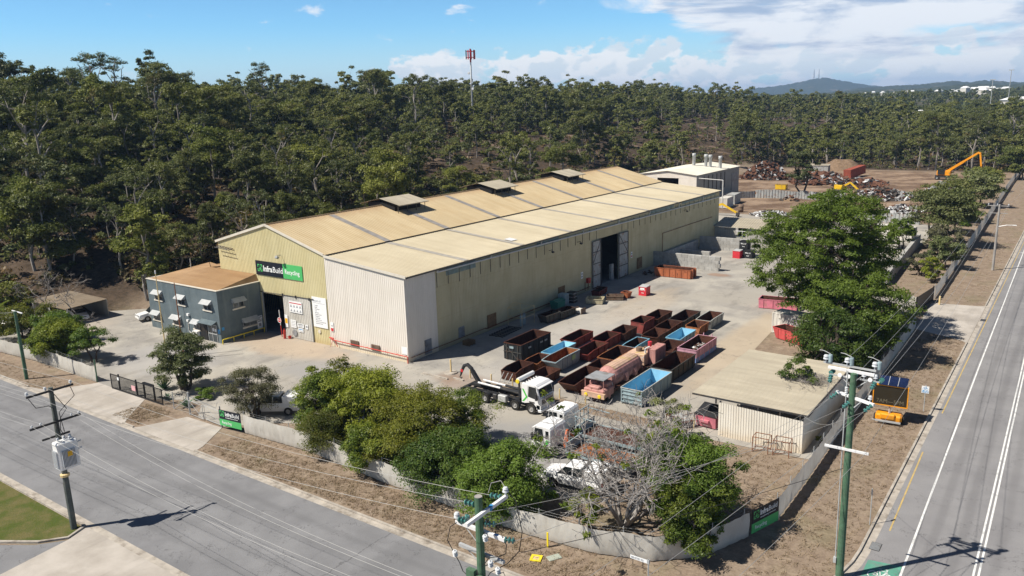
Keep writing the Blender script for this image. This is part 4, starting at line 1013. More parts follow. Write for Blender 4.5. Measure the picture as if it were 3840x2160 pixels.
# carport
cp = thing("carport", "flat brown-roofed carport sheltering a white car at the foot of the wooded slope", "carport")
m = MB(); roof_ribs(m, (-62.5, -12.2, 2.35), (-52.0, -12.2, 2.35), (-62.5, -6.5, 2.55), (-52.0, -6.5, 2.55), .25, .025); m.box(-62.5, -52.0, -12.25, -12.17, 2.2, 2.37); m.build("roof", MT['roof_carport'], cp)
for q in ((-62.5, -52.1, -6.6, -6.5, 0, 2.5), (-62.5, -62.4, -12.0, -6.61, 0, 2.4)): m = MB(); m.box(*q); m.build("wall", MT['wall_grey'], cp)
for x in (-62.3, -57.4, -52.2):
    m = MB(); m.box(x - .06, x + .06, -12.1, -11.98, 0, 2.35); m.build("post", MT['white'], cp)
# tin shed at the corner
ts = thing("tin_shed", "low cream ribbed tin shed with a tan skillion roof by the roadside fence", "shed")
m = MB(); ribs(m, (36.4, -.9), (43.4, -.9), 0, lambda t: lerp(3.0, 2.78, t), .22, .035, (0, -1), .66); m.build("front_wall", MT['wall_shed'], ts)
m = MB(); ribs(m, (43.4, -.9), (43.4, 12.8), 0, 3.05, .3, .03, (1, 0)); m.build("side_wall", MT['wall_shed'], ts)
m = MB(); ribs(m, (43.4, 12.8), (36.4, 12.8), 0, 3.0, .3, .03, (0, 1)); m.build("end_wall", MT['wall_shed'], ts)
m = MB(); roof_ribs(m, (33.9, -.6, 3.28), (33.9, 13.6, 3.28), (43.6, -.6, 3.22), (43.6, 13.6, 3.22), .28, .04); m.build("roof", MT['roof_grey'], ts)
m = MB(); bar(m, (33.9, -.62, 3.2), (43.6, -.62, 3.14), .05, .14); bar(m, (43.65, -.6, 3.14), (43.65, 13.6, 3.14), .06, .14)
for y in (.0, 4.2, 8.4, 12.4): bar(m, (34.0, y, 3.12), (43.3, y, 3.08), .08, .14)
m.build("roof_beam", MT['darkmetal'], ts)
for x, y in ((36.5, -.78), (38.0, -.78), (39.7, -.78), (41.5, -.78), (43.1, -.78), (34.2, 4.2), (34.2, 8.4), (34.2, 12.4)):
    m = MB(); m.box(x - .06, x + .06, y - .06, y + .06, 0, 3.1); m.build("post", MT['darkmetal'], ts)
# low shed attached to the far end of the warehouse side
ls = thing("lean_shed", "low pale shed with worn cream roof against the warehouse's far end, one window missing", "shed")
m = MB(); ribs(m, (.3, 89.2), (4.6, 89.2), 0, 2.95, .5, .03, (0, -1)); ribs(m, (4.6, 89.2), (6.6, 89.2), 0, 1.2, .5, .03, (0, -1)); ribs(m, (6.6, 89.2), (12, 89.2), 0, 2.95, .5, .03, (0, -1)); m.build("wall", MT['wall_grey'], ls)
m = MB(); m.box(4.6, 6.6, 90.6, 90.7, 1.2, 2.95); m.build("window", MT['black'], ls)  # black panel behind the empty gap, painted as the dark inside
m = MB(); m.box(4.6, 6.6, 89.16, 89.24, 2.3, 2.42); m.box(5.9, 5.96, 89.2, 89.26, 1.2, 2.95); m.build("window_rail", MT['white'], ls)
m = MB(); roof_ribs(m, (.05, 88.8, 3.05), (12.2, 88.8, 3.05), (.05, 95, 4.1), (11.6, 95, 4.1), .5, .04); m.build("roof", MT['roof_grey'], ls)
m = MB(); ribs(m, (12.0, 89.3), (12.0, 95), 0, lambda t: lerp(2.9, 3.9, t), .4, .03, (1, 0)); m.box(12.25, 12.4, 90, 96, 3.0, 3.3); m.build("end_frame", MT['darkmetal'], ls)
# concrete block walls
def block_wall(label, path, rows, bl=1.2, bh=.6, bd=.6, cap=None):
    t = thing("block_wall", label, "block wall")
    proto = None; n = 0
    def one(x, y, z, rz, l):
        nonlocal proto, n
        if l > .95:
            if proto is None:
                m = MB(); m.bev(-.595, .595, -.295, .295, 0, .595, .03); proto = m.build("block", MT['block'], t); o = proto
            else:
                o = proto.copy(); COL.objects.link(o); o.parent = t
        else:
            m = MB(); m.bev(-l / 2 + .005, l / 2 - .005, -.295, .295, 0, .595, .03); o = m.build("block", MT['block'], t)
        o.location = (x, y, z); o.rotation_euler = (0, 0, rz + random.uniform(-.008, .008)); n += 1
    for (a, b), nr in zip(zip(path[:-1], path[1:]), rows):
        a, b = Vector(a), Vector(b); L = (b - a).length; d = (b - a) / L; rz = math.atan2(d.y, d.x)
        for r in range(nr):
            s = 0.
            if r % 2: one(*(a + d * .3), r * bh, rz, .6); s = .6
            while s < L - .3:
                l = min(1.2, L - s)
                one(*(a + d * (s + l / 2)), r * bh, rz, l if l < 1.15 else 1.2); s += 1.2
    return t
block_wall("pale concrete block wall, four courses high, facing the yard behind the orange bin", [(-.2, 62.3), (12.0, 62.3)], [4])
block_wall("concrete block wall running along the warehouse's shaded side", [(.5, 62.95), (.5, 80.0)], [3])
block_wall("concrete block wall closing the far side of the bay, below the lean shed", [(.85, 80.5), (11.4, 80.5)], [4])
block_wall("short low concrete block wall dividing the middle of the block bay", [(.9, 72), (6.4, 72)], [2])
block_wall("long shadowed concrete block wall right of the big tree", [(36.9, 64.0), (35.0, 103.5)], [3])
# ---------------------------------------------------------------- skip bins
def bin_(label, x0, x1, y0, y1, h, mo, mi, near=.55, far=.1, dip=.14, side=.0, ribsn=3, group=None, rz=0., cut=0., rim=None, legs=.08, name="skip_bin", rib_in=False, lug=False):
    """open steel bin, long side along Y; near/far = how far the end walls slope in at the foot, dip = how much lower the near rim is"""
    cx, cy = (x0 + x1) / 2, (y0 + y1) / 2; w, l = (x1 - x0) / 2, (y1 - y0) / 2
    t = thing(name, label, "skip bin" if name == "skip_bin" else "bin", (cx, cy, 0), rz, group)
    zb = legs; s = side
    top = [(-w, -l, h - dip), (w, -l, h - dip), (w, l, h), (-w, l, h)]
    mid = [(-w, -l + .55 * l, h), (w, -l + .55 * l, h)]
    if cut: top[0] = (-w, -l + cut, h - .15); top[1] = (w, -l + cut * .8, h - .15)
    bot = [(-w + s, -l + near, zb), (w - s, -l + near, zb), (w - s, l - far, zb), (-w + s, l - far, zb)]
    m = MB()
    def shell(mb, k, zoff):
        T = [Vector(p) for p in top]; B = [Vector(p) for p in bot]; Md = [Vector(p) for p in mid]
        for q in T + Md: q.x -= math.copysign(k, q.x); q.y -= math.copysign(k, q.y) if abs(q.y) > l * .6 else 0
        for q in B: q.x -= math.copysign(k, q.x); q.y -= math.copysign(k, q.y); q.z += zoff
        pts = T + B + Md
        mb.add(pts, [(0, 4, 5, 1), (1, 5, 6, 2, 9), (2, 6, 7, 3), (3, 7, 4, 0, 8), (4, 7, 6, 5)] if not zoff else [(0, 1, 5, 4), (1, 9, 2, 6, 5), (2, 3, 7, 6), (3, 8, 0, 4, 7), (4, 5, 6, 7)])
    shell(m, 0, 0)
    n = ribsn
    for k in range(n):     # stiffeners
        f = (k + .5) / n; yy = -l + near * .6 + f * (2 * l - near * .6 - far)
        zz = h - .05 if yy > -l * .4 else h - dip - .03
        for sx in (-1, 1):
            m.add([(sx * (w), yy - .04, zz), (sx * (w + .06), yy - .04, zz), (sx * (w + .06), yy + .04, zz), (sx * w, yy + .04, zz), (sx * (w - s * .9), yy - .04, zb), (sx * (w - s * .9 + .06), yy - .04, zb), (sx * (w - s * .9 + .06), yy + .04, zb), (sx * (w - s * .9), yy + .04, zb)],
                  [(0, 1, 2, 3), (4, 7, 6, 5), (0, 4, 5, 1), (1, 5, 6, 2), (2, 6, 7, 3)])
    m.build("shell", mo, t)
    m = MB(); shell(m, .05, .05); m.build("lining", mi, t)
    m = MB()
    loop = [top[0], top[1], mid[1], top[2], top[3], mid[0]]
    for a, b in zip(loop, loop[1:] + loop[:1]): bar(m, a, b, .09, .07)
    m.build("rim", rim or mo, t)
    m = MB(); m.box(-w * .8, -w * .55, -l + near + .05, l - far, 0, zb - .005); m.box(w * .55, w * .8, -l + near + .05, l - far, 0, zb - .005); m.build("runner", MT['darkmetal'], t)
    if lug:
        for sx in (-.45, .45):
            m = MB(); m.tube([(sx * w, l, h - .1), (sx * w, l + .12, h + .3)], .06, 6); m.build("lifting_lug", mo, t)
    return t
RI = MT['rustin']
GB = "skip bins standing in rows in the yard"
b1 = bin_("big black ribbed hook-lift bin at the corner of the rows of skips", 8.4, 10.8, 6.6, 12.6, 1.95, MT['blackbin'], RI, .02, .02, 0, 0, 6, GB, rim=MT['rust'])
m = MB()
for x in (-.75, 0, .75): m.box(x - .05, x + .05, -3.07, -3.0, .1, 1.85)
m.box(-1.2, 1.2, -3.08, -3.0, .95, 1.05); m.tube([(-1.1, -3.1, 1.85), (.9, -3.1, .12)], .05, 5); m.build("end_frame", MT['darkbin'], b1)
m = MB(); m.box(-.35, .2, -3.095, -3.085, 1.42, 1.68); m.build("label_plate", MT['bluegrey'], b1)
m = MB()
for y in (-1.7, .7, 1.6): m.box(1.262, 1.27, y, y + .55, 1.25, 1.45)
m.build("label_plate", MT['greymetal'], b1)
bin_("dark red skip with flared end in the far row, behind the blue skip", 11.5, 13.3, 13.5, 18.1, 1.05, MT['red'], RI, .7, -.15, .1, .05, 3, GB)
bin_("small pale blue skip beside the big black bin", 12.5, 14.1, 8.0, 12.8, 1.1, MT['greybin'], MT['skyblue'], .8, .4, .05, .1, 3, GB, rim=MT['bluebin'])
bin_("dark red skip with scooped front beside the grey-blue skip", 15.5, 17.3, 10.0, 14.6, 1.15, MT['red'], MT['rust'], .5, .1, .2, .12, 3, GB)
bin_("wide dark red skip with a straight rim, third from the black bin", 14.8, 16.7, 14.9, 18.8, 1.15, MT['red'], RI, .9, .05, .1, .05, 3, GB)
bin_("rusty red-brown skip just behind the wide dark red one", 15.2, 17.1, 18.9, 22.2, 1.15, MT['rust'], RI, .3, .1, .12, .05, 3, GB)
bin_("brown rusty skip at the row's near corner with three bars leaning on it", 12.2, 14.1, .9, 4.2, 1.2, MT['rust'], RI, .05, .1, .2, .0, 1, GB)
bin_("rusty skip with a bright orange rust panel behind the near brown one", 12.6, 14.4, 4.4, 7.4, 1.15, MT['rustbright'], RI, .4, .1, .12, .1, 2, GB)
gb = bin_("grey-blue skip with a white rim and a green sticker, rust inside", 14.5, 16.3, 5.1, 10.0, 1.45, MT['greybin'], MT['rustbright'], 1.3, .05, .14, .05, 4, GB, rim=MT['bluegrey'])
m = MB(); m.box(.962, .97, .65, 1.35, .75, 1.3); m.build("sticker", paint("sticker_green", (.30, .42, .20), .6, .1), gb)
m = MB(); m.box(-.85, .88, -2.47, -2.42, 1.22, 1.28); m.build("front_lip", MT['signwhite'], gb)
bin_("dark rusty skip low behind the white hook truck's cab", 15.4, 17.3, .9, 4.4, 1.0, MT['rust'], MT['rust'], .3, .1, .1, .1, 2, GB)
bin_("large rusty brown skip in the near row with a sharply raked front", 19.4, 21.3, .6, 6.0, 1.25, MT['rust'], RI, 1.0, .1, .12, .1, 3, GB, rim=MT['rust'])
bin_("rusty orange-edged skip left of the pink tank", 18.7, 20.8, 9.6, 14.3, 1.15, MT['rustbright'], RI, .15, .1, .1, .1, 4, GB)
bin_("small brown skip wedged between two rusty skips left of the pink tank", 19.2, 20.8, 6.5, 9.2, 1.1, MT['rust'], RI, .3, .1, .1, .1, 2, GB)
bin_("dark skip with a pale blue rim half hidden by the pink rear unit", 18.9, 20.5, 14.9, 18.6, 1.05, MT['bluebin'], RI, .3, .2, .08, .1, 3, GB, rim=MT['bluebin'])
bin_("brown-red skip with a cut-away front in the far left row", 15.5, 17.4, 22.6, 26.4, 1.35, MT['red'], RI, .4, .05, .0, .05, 2, GB, cut=1.1)
bin_("dark brown skip at the far left end of the rows", 15.7, 17.7, 26.7, 31.0, 1.15, MT['rust'], RI, .3, .1, .1, .08, 3, GB)
bin_("dark charcoal skip at the far end of the middle row", 18.8, 20.9, 27.5, 32.6, 1.15, MT['darkbin'], RI, .6, .1, .1, .1, 4, GB)
bin_("pale grey-white skip at the far right end of the rows", 21.9, 23.8, 28.7, 33.2, 1.25, MT['palebin'], MT['rust'], .5, .1, .1, .12, 3, GB)
bin_("rust-red skip in front of the charcoal one in the middle row", 18.9, 20.9, 23.2, 27.0, 1.15, MT['rust'], RI, .3, .1, .1, .08, 3, GB)
bin_("orange-brown skip with a cut-away front in front of the pale grey one", 21.9, 23.8, 24.7, 28.3, 1.2, MT['rustbright'], MT['rust'], .3, .1, .0, .1, 2, GB, cut=.9)
bin_("brown skip with upright pipes beside it, behind the pink rear unit", 19.1, 21.1, 19.3, 22.9, 1.15, MT['rust'], MT['rust'], .3, .1, .1, .08, 2, GB)
bin_("clean pale blue skip in the right half of the rows", 22.0, 23.8, 19.7, 24.2, 1.2, MT['bluegrey'], MT['skyblue'], .7, .15, .06, .12, 4, GB, rim=MT['bluebin'])
bin_("rust-red skip directly under the clean pale blue one's near end", 22.5, 24.5, 15.9, 19.4, 1.1, MT['rust'], RI, .3, .1, .3, .05, 3, GB)
bin_("pink bin with a pale blue lower band and two lugs, holding scrap", 25.2, 27.4, 15.8, 21.6, 1.5, MT['pinkbin'], MT['rust'], .03, .05, 0, 0, 4, GB, lug=True, rim=MT['pinkbin'])
pk = [o for o in COL.objects if o.name.startswith("skip_bin") and "pink bin" in o["label"]][0]
m = MB()
m.box(1.108, 1.125, -2.85, 2.85, .1, .62); m.box(-1.09, 1.09, -2.93, -2.905, .1, .62); m.build("blue_band", MT['pinkblue'], pk)
bin_("long dark bin with rust inside, right of the pink tank", 25.4, 27.7, 8.7, 14.9, 1.4, MT['darkbin'], MT['rust'], .1, .1, 0, .05, 5, GB)
bin_("large pale blue-grey bin with blue lining nearest the trucks", 25.9, 28.2, 1.4, 7.8, 1.6, MT['bluegrey'], MT['skyblue'], .05, .1, 0, .06, 4, GB, rim=MT['palebin'])
lg = [o for o in COL.objects if o.name.startswith("skip_bin") and "blue lining nearest" in o["label"]][0]
m = MB()
for z in (.25, .62, 1.0, 1.35): m.box(-1.1, 1.1, -3.27, -3.19, z, z + .08)
for x in (-1.08, 1.0): m.box(x, x + .08, -3.28, -3.19, .1, 1.55)
m.build("end_rib", MT['bluegrey'], lg)
# scrap heaped in the pink bin
def scrap_mesh(mb, n, cx, cy, rx, ry, hz, z0, smin=.2, smax=.9, power=1.2, nm=4, weights=(5, 2, 1, 2)):
    for k in range(n):
        a = random.uniform(0, 2 * math.pi); r = math.sqrt(random.random())
        x, y = cx + rx * r * math.cos(a), cy + ry * r * math.sin(a)
        z = z0 + hz * (1 - r ** power) * random.uniform(.55, 1.0)
        s = random.uniform(smin, smax); mb.mi = random.choices(range(nm), weights)[0]
        kind = random.random()
        d = (s, s * random.uniform(.15, .7), s * random.uniform(.03, .35))
        M = Matrix.Translation((x, y, z)) @ Matrix.Rotation(random.uniform(0, 6.28), 4, 'Z') @ Matrix.Rotation(random.uniform(-.9, .9), 4, 'X') @ Matrix.Rotation(random.uniform(-.7, .7), 4, 'Y')
        if kind < .55: mb.box(-d[0] / 2, d[0] / 2, -d[1] / 2, d[1] / 2, -d[2] / 2, d[2] / 2, M)
        elif kind < .8:
            p = [M @ Vector(q) for q in ((-s * .6, 0, 0), (0, s * .12, s * .1), (s * .6, -s * .1, -s * .05))]; mb.tube(p, s * .07, 5)
        else:
            w = s * .5; q = [M @ Vector(v) for v in ((-w, -w * .6, 0), (0, -w * .7, w * .25), (w, -w * .5, 0), (w * .9, w * .6, -w * .1), (0, w * .7, w * .3), (-w, w * .6, 0))]
            mb.add(q, [(0, 1, 4, 5), (1, 2, 3, 4)])
SCR = [MT['scrap_a'], MT['scrap_b'], MT['scrap_c'], MT['scrap_d']]
m = MB(); scrap_mesh(m, 160, 26.3, 19.2, .85, 2.0, .25, .75, .1, .35)
tag(m.build("scrap_heap", SCR), "tangle of shredded metal lying inside the pink and blue bin", "scrap heap")
for k in range(3):
    m = MB(); m.tube([(12.45 + k * .55, .2, .02), (12.65 + k * .55, .82, .95)], .04, 5)
    tag(m.build("steel_bar", MT['galv']), "pale steel bar leaning on the brown skip at the row's near corner", "steel bar", "three bars leaning on a skip")
# ---------------------------------------------------------------- loose boxes and bins along the warehouse
def rotated_bin(label, cx, cy, w, l, h, rz, mo, mi, near=.1, far=.1, ribsn=4, name="skip_bin", dip=0, side=.05, group=None, **k):
    t = bin_(label, -w / 2, w / 2, -l / 2, l / 2, h, mo, mi, near, far, dip, side, ribsn, group, name=name, **k)
    t.location = (cx, cy, 0); t.rotation_euler = (0, 0, rz); return t
ob = rotated_bin("orange hook-lift bin with square panels in front of the concrete block wall", 7.1, 55.2, 2.3, 6.2, 1.45, R(-88), MT['orange'], MT['rust'], .1, .05, 6)
for x in (-.7, .7): m = MB(); m.box(x - .12, x + .12, 3.1, 3.35, .1, 1.5); m.build("hook_post", MT['orange'], ob)
rotated_bin("red skip with branches lying over it, beside the white container under the big tree", 34.0, 29.3, 2.0, 5.4, 1.3, R(-118), MT['coral'], MT['rust'], .5, .5, 4)
rotated_bin("pinkish red bin poking out left of the big tree's foliage", 27.6, 43.4, 2.2, 5.0, 1.3, R(-84), MT['magenta'], MT['rust'], .05, .05, 4)
rotated_bin("long dark bin in shade against the warehouse side, nearest the gas cage", 4.2, 22.4, 1.5, 3.0, 1.1, R(-6), MT['darkbin'], RI, .4, .05, 3)
rotated_bin("dark green-grey ribbed bin in shade behind the cut-away dark one", 4.6, 25.4, 1.6, 3.4, 1.0, R(-4), MT['darkbin'], RI, .05, .05, 6)
rotated_bin("long low rust-red trough in shade beside the tall open doors", 2.6, 38.6, 1.2, 3.4, .8, R(8), MT['red'], RI, .05, .05, 3)
rotated_bin("cream open box with worn paint on the shadow's edge", 4.6, 33.8, 1.9, 2.4, .75, R(-70), MT['creambin'], MT['creambin'], .02, .02, 0, name="open_box")
rotated_bin("brown sheet-steel open box left of the small red and blue bin", 6.1, 36.9, 1.5, 2.4, .65, R(-62), MT['brownbox'], MT['brownbox'], .02, .02, 0, name="open_box")
rotated_bin("small red and blue tapered bin beside the brown box", 7.0, 38.7, 1.2, 1.2, .85, R(-5), MT['orange'], MT['rust'], .15, .15, 1, name="open_box", side=.15)
def mall_bin(label, x, y, z, mat, words, rz=0., lid=True, s=1.25, h=1.25):
    t = thing("waste_bin", label, "waste bin", (x, y, z), rz)
    m = MB(); m.box(-s / 2, s / 2, -s / 2, s / 2, .08, h); m.box(-s / 2 - .04, s / 2 + .04, -s / 2 - .04, s / 2 + .04, h, h + .06); m.box(-s / 2 - .02, s / 2 + .02, -s / 2 - .02, s / 2 + .02, 0, .075); m.build("body", mat, t)
    m = MB()
    if lid: m.add([(-s / 2, -s / 2, h + .07), (s / 2, -s / 2, h + .07), (s / 2, s / 2, h + .24), (-s / 2, s / 2, h + .24), (-s / 2, -s / 2, h + .062), (s / 2, -s / 2, h + .062), (s / 2, s / 2, h + .062), (-s / 2, s / 2, h + .062)], [(0, 1, 2, 3), (0, 4, 5, 1), (1, 5, 6, 2), (2, 6, 7, 3), (3, 7, 4, 0)]); m.build("lid", MT['galv'], t)
    else: m.box(-s / 2 + .06, s / 2 - .06, -s / 2 + .06, s / 2 - .06, h + .062, h + .066); m.build("opening", MT['black'], t)  # black plate on the closed top paints a dark inside
    zz = h * .62
    for wd, sz in words:
        text_part("lettering", wd, sz, MT['signtext'], t, face_y(0, -s / 2 - .008, zz), 'CENTER', .004, .8); zz -= sz * 1.35
    return t
t = mall_bin("bright red square bin with white lettering and a grey lid, alone in the sun", 8.5, 41.5, 0, MT['brightred'], (("WILL 1.5", .30), ("T RADE", .16)), R(-3))
m = MB(); m.box(-.34, .34, -.645, -.632, .92, 1.18); m.build("label_plate", MT['signwhite'], t)
mall_bin("small bright red bin in front of the two stacked black bins", 10.4, 74.7, 0, MT['brightred'], (), R(-6), True, 1.35, 1.25)
mall_bin("black bin with white lettering standing on the ground beside the small red one", 12.2, 75.6, 0, MT['blackbin'], (("WILL 3.0", .34), ("TRADE", .2)), R(-4), False, 1.5, 1.35)
mall_bin("black bin with white lettering perched on top of the stack by the block wall", 11.0, 76.6, 1.45, MT['blackbin'], (("WILL 3.0", .34), ("TRADE", .2)), R(-4), False, 1.5, 1.35)
mall_bin("plain black bin underneath the topmost black bin", 10.9, 76.8, 0, MT['blackbin'], (), R(-4), False, 1.5, 1.35)
t = thing("tool_chest", "white battered chest with brown ends beside the dark ribbed bin", "chest", (5.6, 27.9, 0), R(-8))
m = MB(); m.box(-.55, .55, -.45, .45, .08, .62); m.build("body", MT['contwhite'], t)
for x in (-.62, .56):
    m = MB(); m.box(x, x + .06, -.5, .5, 0, .8); m.build("end_plate", MT['brownbox'], t)
t = thing("storage_bin", "teal green plastic bin in the shade by the boarded opening", "storage bin", (1.6, 28.6, 0), R(-5))
m = MB(); m.add([(-.7, -.9, 1.1), (.7, -.9, 1.1), (.7, .9, 1.1), (-.7, .9, 1.1), (-.55, -.75, .05), (.55, -.75, .05), (.55, .75, .05), (-.55, .75, .05)], [(4, 7, 6, 5), (0, 4, 5, 1), (1, 5, 6, 2), (2, 6, 7, 3), (3, 7, 4, 0)]); m.build("tub", MT['teal'], t)
m = MB(); m.add([(-.75, -.95, 1.12), (.75, -.95, 1.12), (.75, .95, 1.2), (-.75, .95, 1.2), (0, -.95, 1.3), (0, .95, 1.4)], [(0, 4, 5, 3), (4, 1, 2, 5), (0, 1, 4), (3, 5, 2)]); m.build("lid", MT['teal'], t)
for i, (y, lab) in enumerate(((30.6, "pale grey square tank in the shade beside the teal bin"), (32.1, "dark-panelled grey square tank furthest along the warehouse side"))):
    t = thing("bulk_tank", lab, "tank", (1.3 + .5 * i, y, 0))
    m = MB(); m.bev(-.6, .6, -.55, .55, .15, 1.7, .08); m.build("tank", MT['bluegrey'] if i == 0 else MT['darkbin'], t)
    m = MB(); m.box(-.62, .62, -.6, .6, 0, .14)
    for z in (.5, 1.0, 1.5): m.box(-.63, .63, -.58, -.555, z, z + .06); m.box(.605, .63, -.55, .55, z, z + .06)
    m.build("cage", MT['palebin'], t)
t = thing("gas_cage", "open tube-frame cage holding grey gas bottles against the warehouse side", "cage", (1.7, 19.6, 0))
m = MB()
for x in (-1.1, 1.1):
    for y in (-1.4, 1.4): m.tube([(x, y, 0), (x, y, 2.3)], .035, 5)
for z in (1.15, 2.3): m.tube([(-1.1, -1.4, z), (1.1, -1.4, z), (1.1, 1.4, z), (-1.1, 1.4, z), (-1.1, -1.4, z)], .03, 5)
m.tube([(-1.1, -1.4, 2.3), (-1.1, 0, 2.75), (-1.1, 1.4, 2.3)], .03, 5); m.build("frame", MT['post_yellow'], t)
for k in range(4):
    m = MB(); m.lathe([(.12, 0), (.12, 1.25), (.05, 1.4), (.05, 1.55), (0, 1.55)], 10, Matrix.Translation((.55 - .03 * (k % 2), -.9 + .32 * k, 0))); tag(m.build("gas_bottle", MT['bluegrey'], None, True), "slim blue-grey gas bottle standing inside the tube-frame cage", "gas bottle", "gas bottles in the cage").location = (1.7, 19.6, 0)
t = thing("pallet_stack", "short stack of timber pallets in the shade near the first louvre", "pallets", (1.5, 8.9, 0))
for k in range(4):
    m = MB(); z = k * .15
    for y in (-.5, 0, .5): m.box(-.55, .55, y - .05, y + .05, z, z + .09)
    for x in np.linspace(-.5, .5, 6): m.box(x - .05, x + .05, -.58, .58, z + .092, z + .115)
    m.build("pallet", MT['timber'], t)
t = thing("steel_grid", "flat dark steel grid lying in the shade along the warehouse", "steel grid", (2.2, 15.4, 0), R(4))
m = MB()
for y in np.linspace(-2.2, 2.2, 9): m.box(-1.0, 1.0, y - .05, y + .05, .06, .14)
for x in (-.9, 0, .9): m.box(x - .05, x + .05, -2.3, 2.3, 0, .055)
m.build("bars", MT['darkmetal'], t)
m = MB(); scrap_mesh(m, 40, 2.4, 55.4, .9, 1.4, .4, .05, .2, .7); tag(m.build("scrap_heap", SCR), "small dark scrap heap in the shade left of the orange bin", "scrap heap")
# containers
def container(label, cx, cy, rz, l, mat, h=2.59, doors=True, z=0, name="shipping_container"):
    t = thing(name, label, "container", (cx, cy, z), rz); w = 1.22
    m = MB()
    for s in (-1, 1): ribs(m, (-l / 2 + .1, s * (w - .04)), (l / 2 - .1, s * (w - .04)), .16, h - .1, .55, .035, (0, s), .45)
    ribs(m, (-l / 2 + .03, w - .1), (-l / 2 + .03, -w + .1), .16, h - .1, .3, .03, (-1, 0))
    m.box(-l / 2 + .02, l / 2 - .02, -w + .02, w - .02, h - .06, h - .03); m.box(-l / 2, l / 2, -w + .02, w - .02, .1, .15); m.build("walls", mat, t)
    m = MB()
    for x in (-l / 2 + .07, l / 2 - .07):
        for y in (-w + .07, w - .07): m.box(x - .07, x + .07, y - .07, y + .07, 0, h)
    for s in (-1, 1):
        m.box(-l / 2 + .14, l / 2 - .14, s * w - .06 if s > 0 else -w, s * w if s > 0 else -w + .06, h - .1, h - .002); m.box(-l / 2 + .14, l / 2 - .14, s * w - .06 if s > 0 else -w, s * w if s > 0 else -w + .06, .04, .16)
        m.box(s * l / 2 - .08 if s > 0 else -l / 2, s * l / 2 if s > 0 else -l / 2 + .08, -w + .14, w - .14, h - .1, h - .002)
    m.build("frame", mat, t)
    if doors:
        for s in (-1, 1):
            m = MB(); m.box(l / 2 - .06, l / 2 - .01, .02 if s > 0 else -w + .14, w - .14 if s > 0 else -.02, .16, h - .12); d = m.build("door", mat, t)
            m = MB()
            for y in (.3, .8): m.tube([(l / 2 + .02, s * y, .2), (l / 2 + .02, s * y, h - .15)], .022, 5)
            m.build("locking_bar", MT['galv'], d)
    return t
container("cream ribbed shipping container half hidden under the big tree", 33.6, 32.4, R(-8), 6.1, MT['contwhite'], 2.5)
container("white shipping container beyond the big tree at the end of the long block wall", 29.8, 106.5, R(-12), 8.2, MT['contwhite'], 2.6)
container("white container with panelled end beside the warehouse's far corner", -16.6, 139.3, R(96), 6.1, MT['contwhite'])
container("grey rust-streaked container behind the white one beyond the warehouse", -17.6, 147.5, R(96), 6.1, MT['contgrey'])
rc = container("rust-red shipping container dented on top beside the scrap in the far yard", -5.2, 229.5, R(78), 12.2, MT['redcont'], 2.9)
rc.rotation_euler = (R(-2), R(-4), R(80)); rc.location.z = .45
# corrugated dividing walls in the scrap yard
def sheet_wall(label, path, h, mat, wav=.0):
    t = thing("sheet_wall", label, "sheet wall")
    for k, (a, b) in enumerate(zip(path[:-1], path[1:])):
        m = MB(); ph = k * 1.7
        ribs(m, a, b, 0, lambda u: h + wav * math.sin(u * 5 + ph), .8, .12, (0, -1), .35); m.build("panel", mat, t)
        d = (Vector(b) - Vector(a)); n = max(1, int(d.length / 4)); m = MB()
        for i in range(n + 1):
            q = Vector(a) + d * i / n; m.box(q.x - .08, q.x + .08, q.y + .05, q.y + .2, 0, h - .1)
        m.build("post", MT['darkmetal'], t)
    return t
sheet_wall("buckled pale corrugated wall crossing the brown scrap yard", [(-16.2, 161), (-4.6, 163), (7.8, 162.2)], 2.2, MT['contgrey'], .22)
sheet_wall("pale corrugated wall piece between the two right-hand scrap piles", [(17.5, 127.4), (31.4, 127.0)], 2.2, MT['contgrey'], .03)
sheet_wall("low grey sheet wall behind the flues' shed and the white container", [(-23.8, 150), (-20, 158), (-16.4, 161.4)], 1.9, MT['greymetal'], .05)
# scrap heaps of the far yard
def heap(label, x, y, rx, ry, h, n, smin=.4, smax=1.5, wts=(5, 2, 1, 2), base=None):
    t = thing("scrap_heap", label, "scrap heap", (x, y, 0))
    m = MB(); scrap_mesh(m, n, 0, 0, rx, ry, h, .1, smin, smax, 1.5, 4, wts); m.build("scrap", SCR, t)
    m = MB(); k = 14; V_ = [(0, 0, h * .72)]
    for r in (.5, 1.0):
        for i in range(k): a = 6.283 * i / k; V_.append((rx * r * math.cos(a), ry * r * math.sin(a), h * .72 * (1 - r ** 1.5) + random.uniform(-.1, .1) * (r < 1) - .03 * (r == 1)))
    f = [(0, 1 + i, 1 + (i + 1) % k) for i in range(k)] + [(1 + i, 1 + k + i, 1 + k + (i + 1) % k, 1 + (i + 1) % k) for i in range(k)]
    m.add(V_, f); m.build("core", base or MT['scrap_d'], t)
heap("big rust-brown scrap heap right of the shed with the flues", -31.5, 216, 8.6, 6.5, 6.2, 1100, .6, 2.1, (7, 1, .35, 2))
heap("tangled rusty beams and pipes in front of the rust-red container", -12.5, 211, 8.0, 13, 3.0, 620, .8, 3.6, (6, 1.4, .4, 2))
heap("flattened rusty plates and yellow scraps beside the rust-red container", 1.5, 205, 8, 11, 1.8, 340, .6, 2.8, (6, 1, .5, 2))
heap("low mixed pile of whitegoods and bikes behind the yellow boom", -1.0, 128.5, 5.2, 3.4, 1.2, 330, .3, 1.1, (1.5, 3, 3, 2))
heap("dark low pile of tangled wire and rims behind the big tree", 8.0, 144, 7, 6, 1.4, 320, .4, 1.3, (4, 3, 1, 3))
heap("grey and dark scrap pile in the middle of the far yard", 14.5, 174, 8.6, 9, 2.6, 640, .5, 1.8, (3, 3, 1.6, 3))
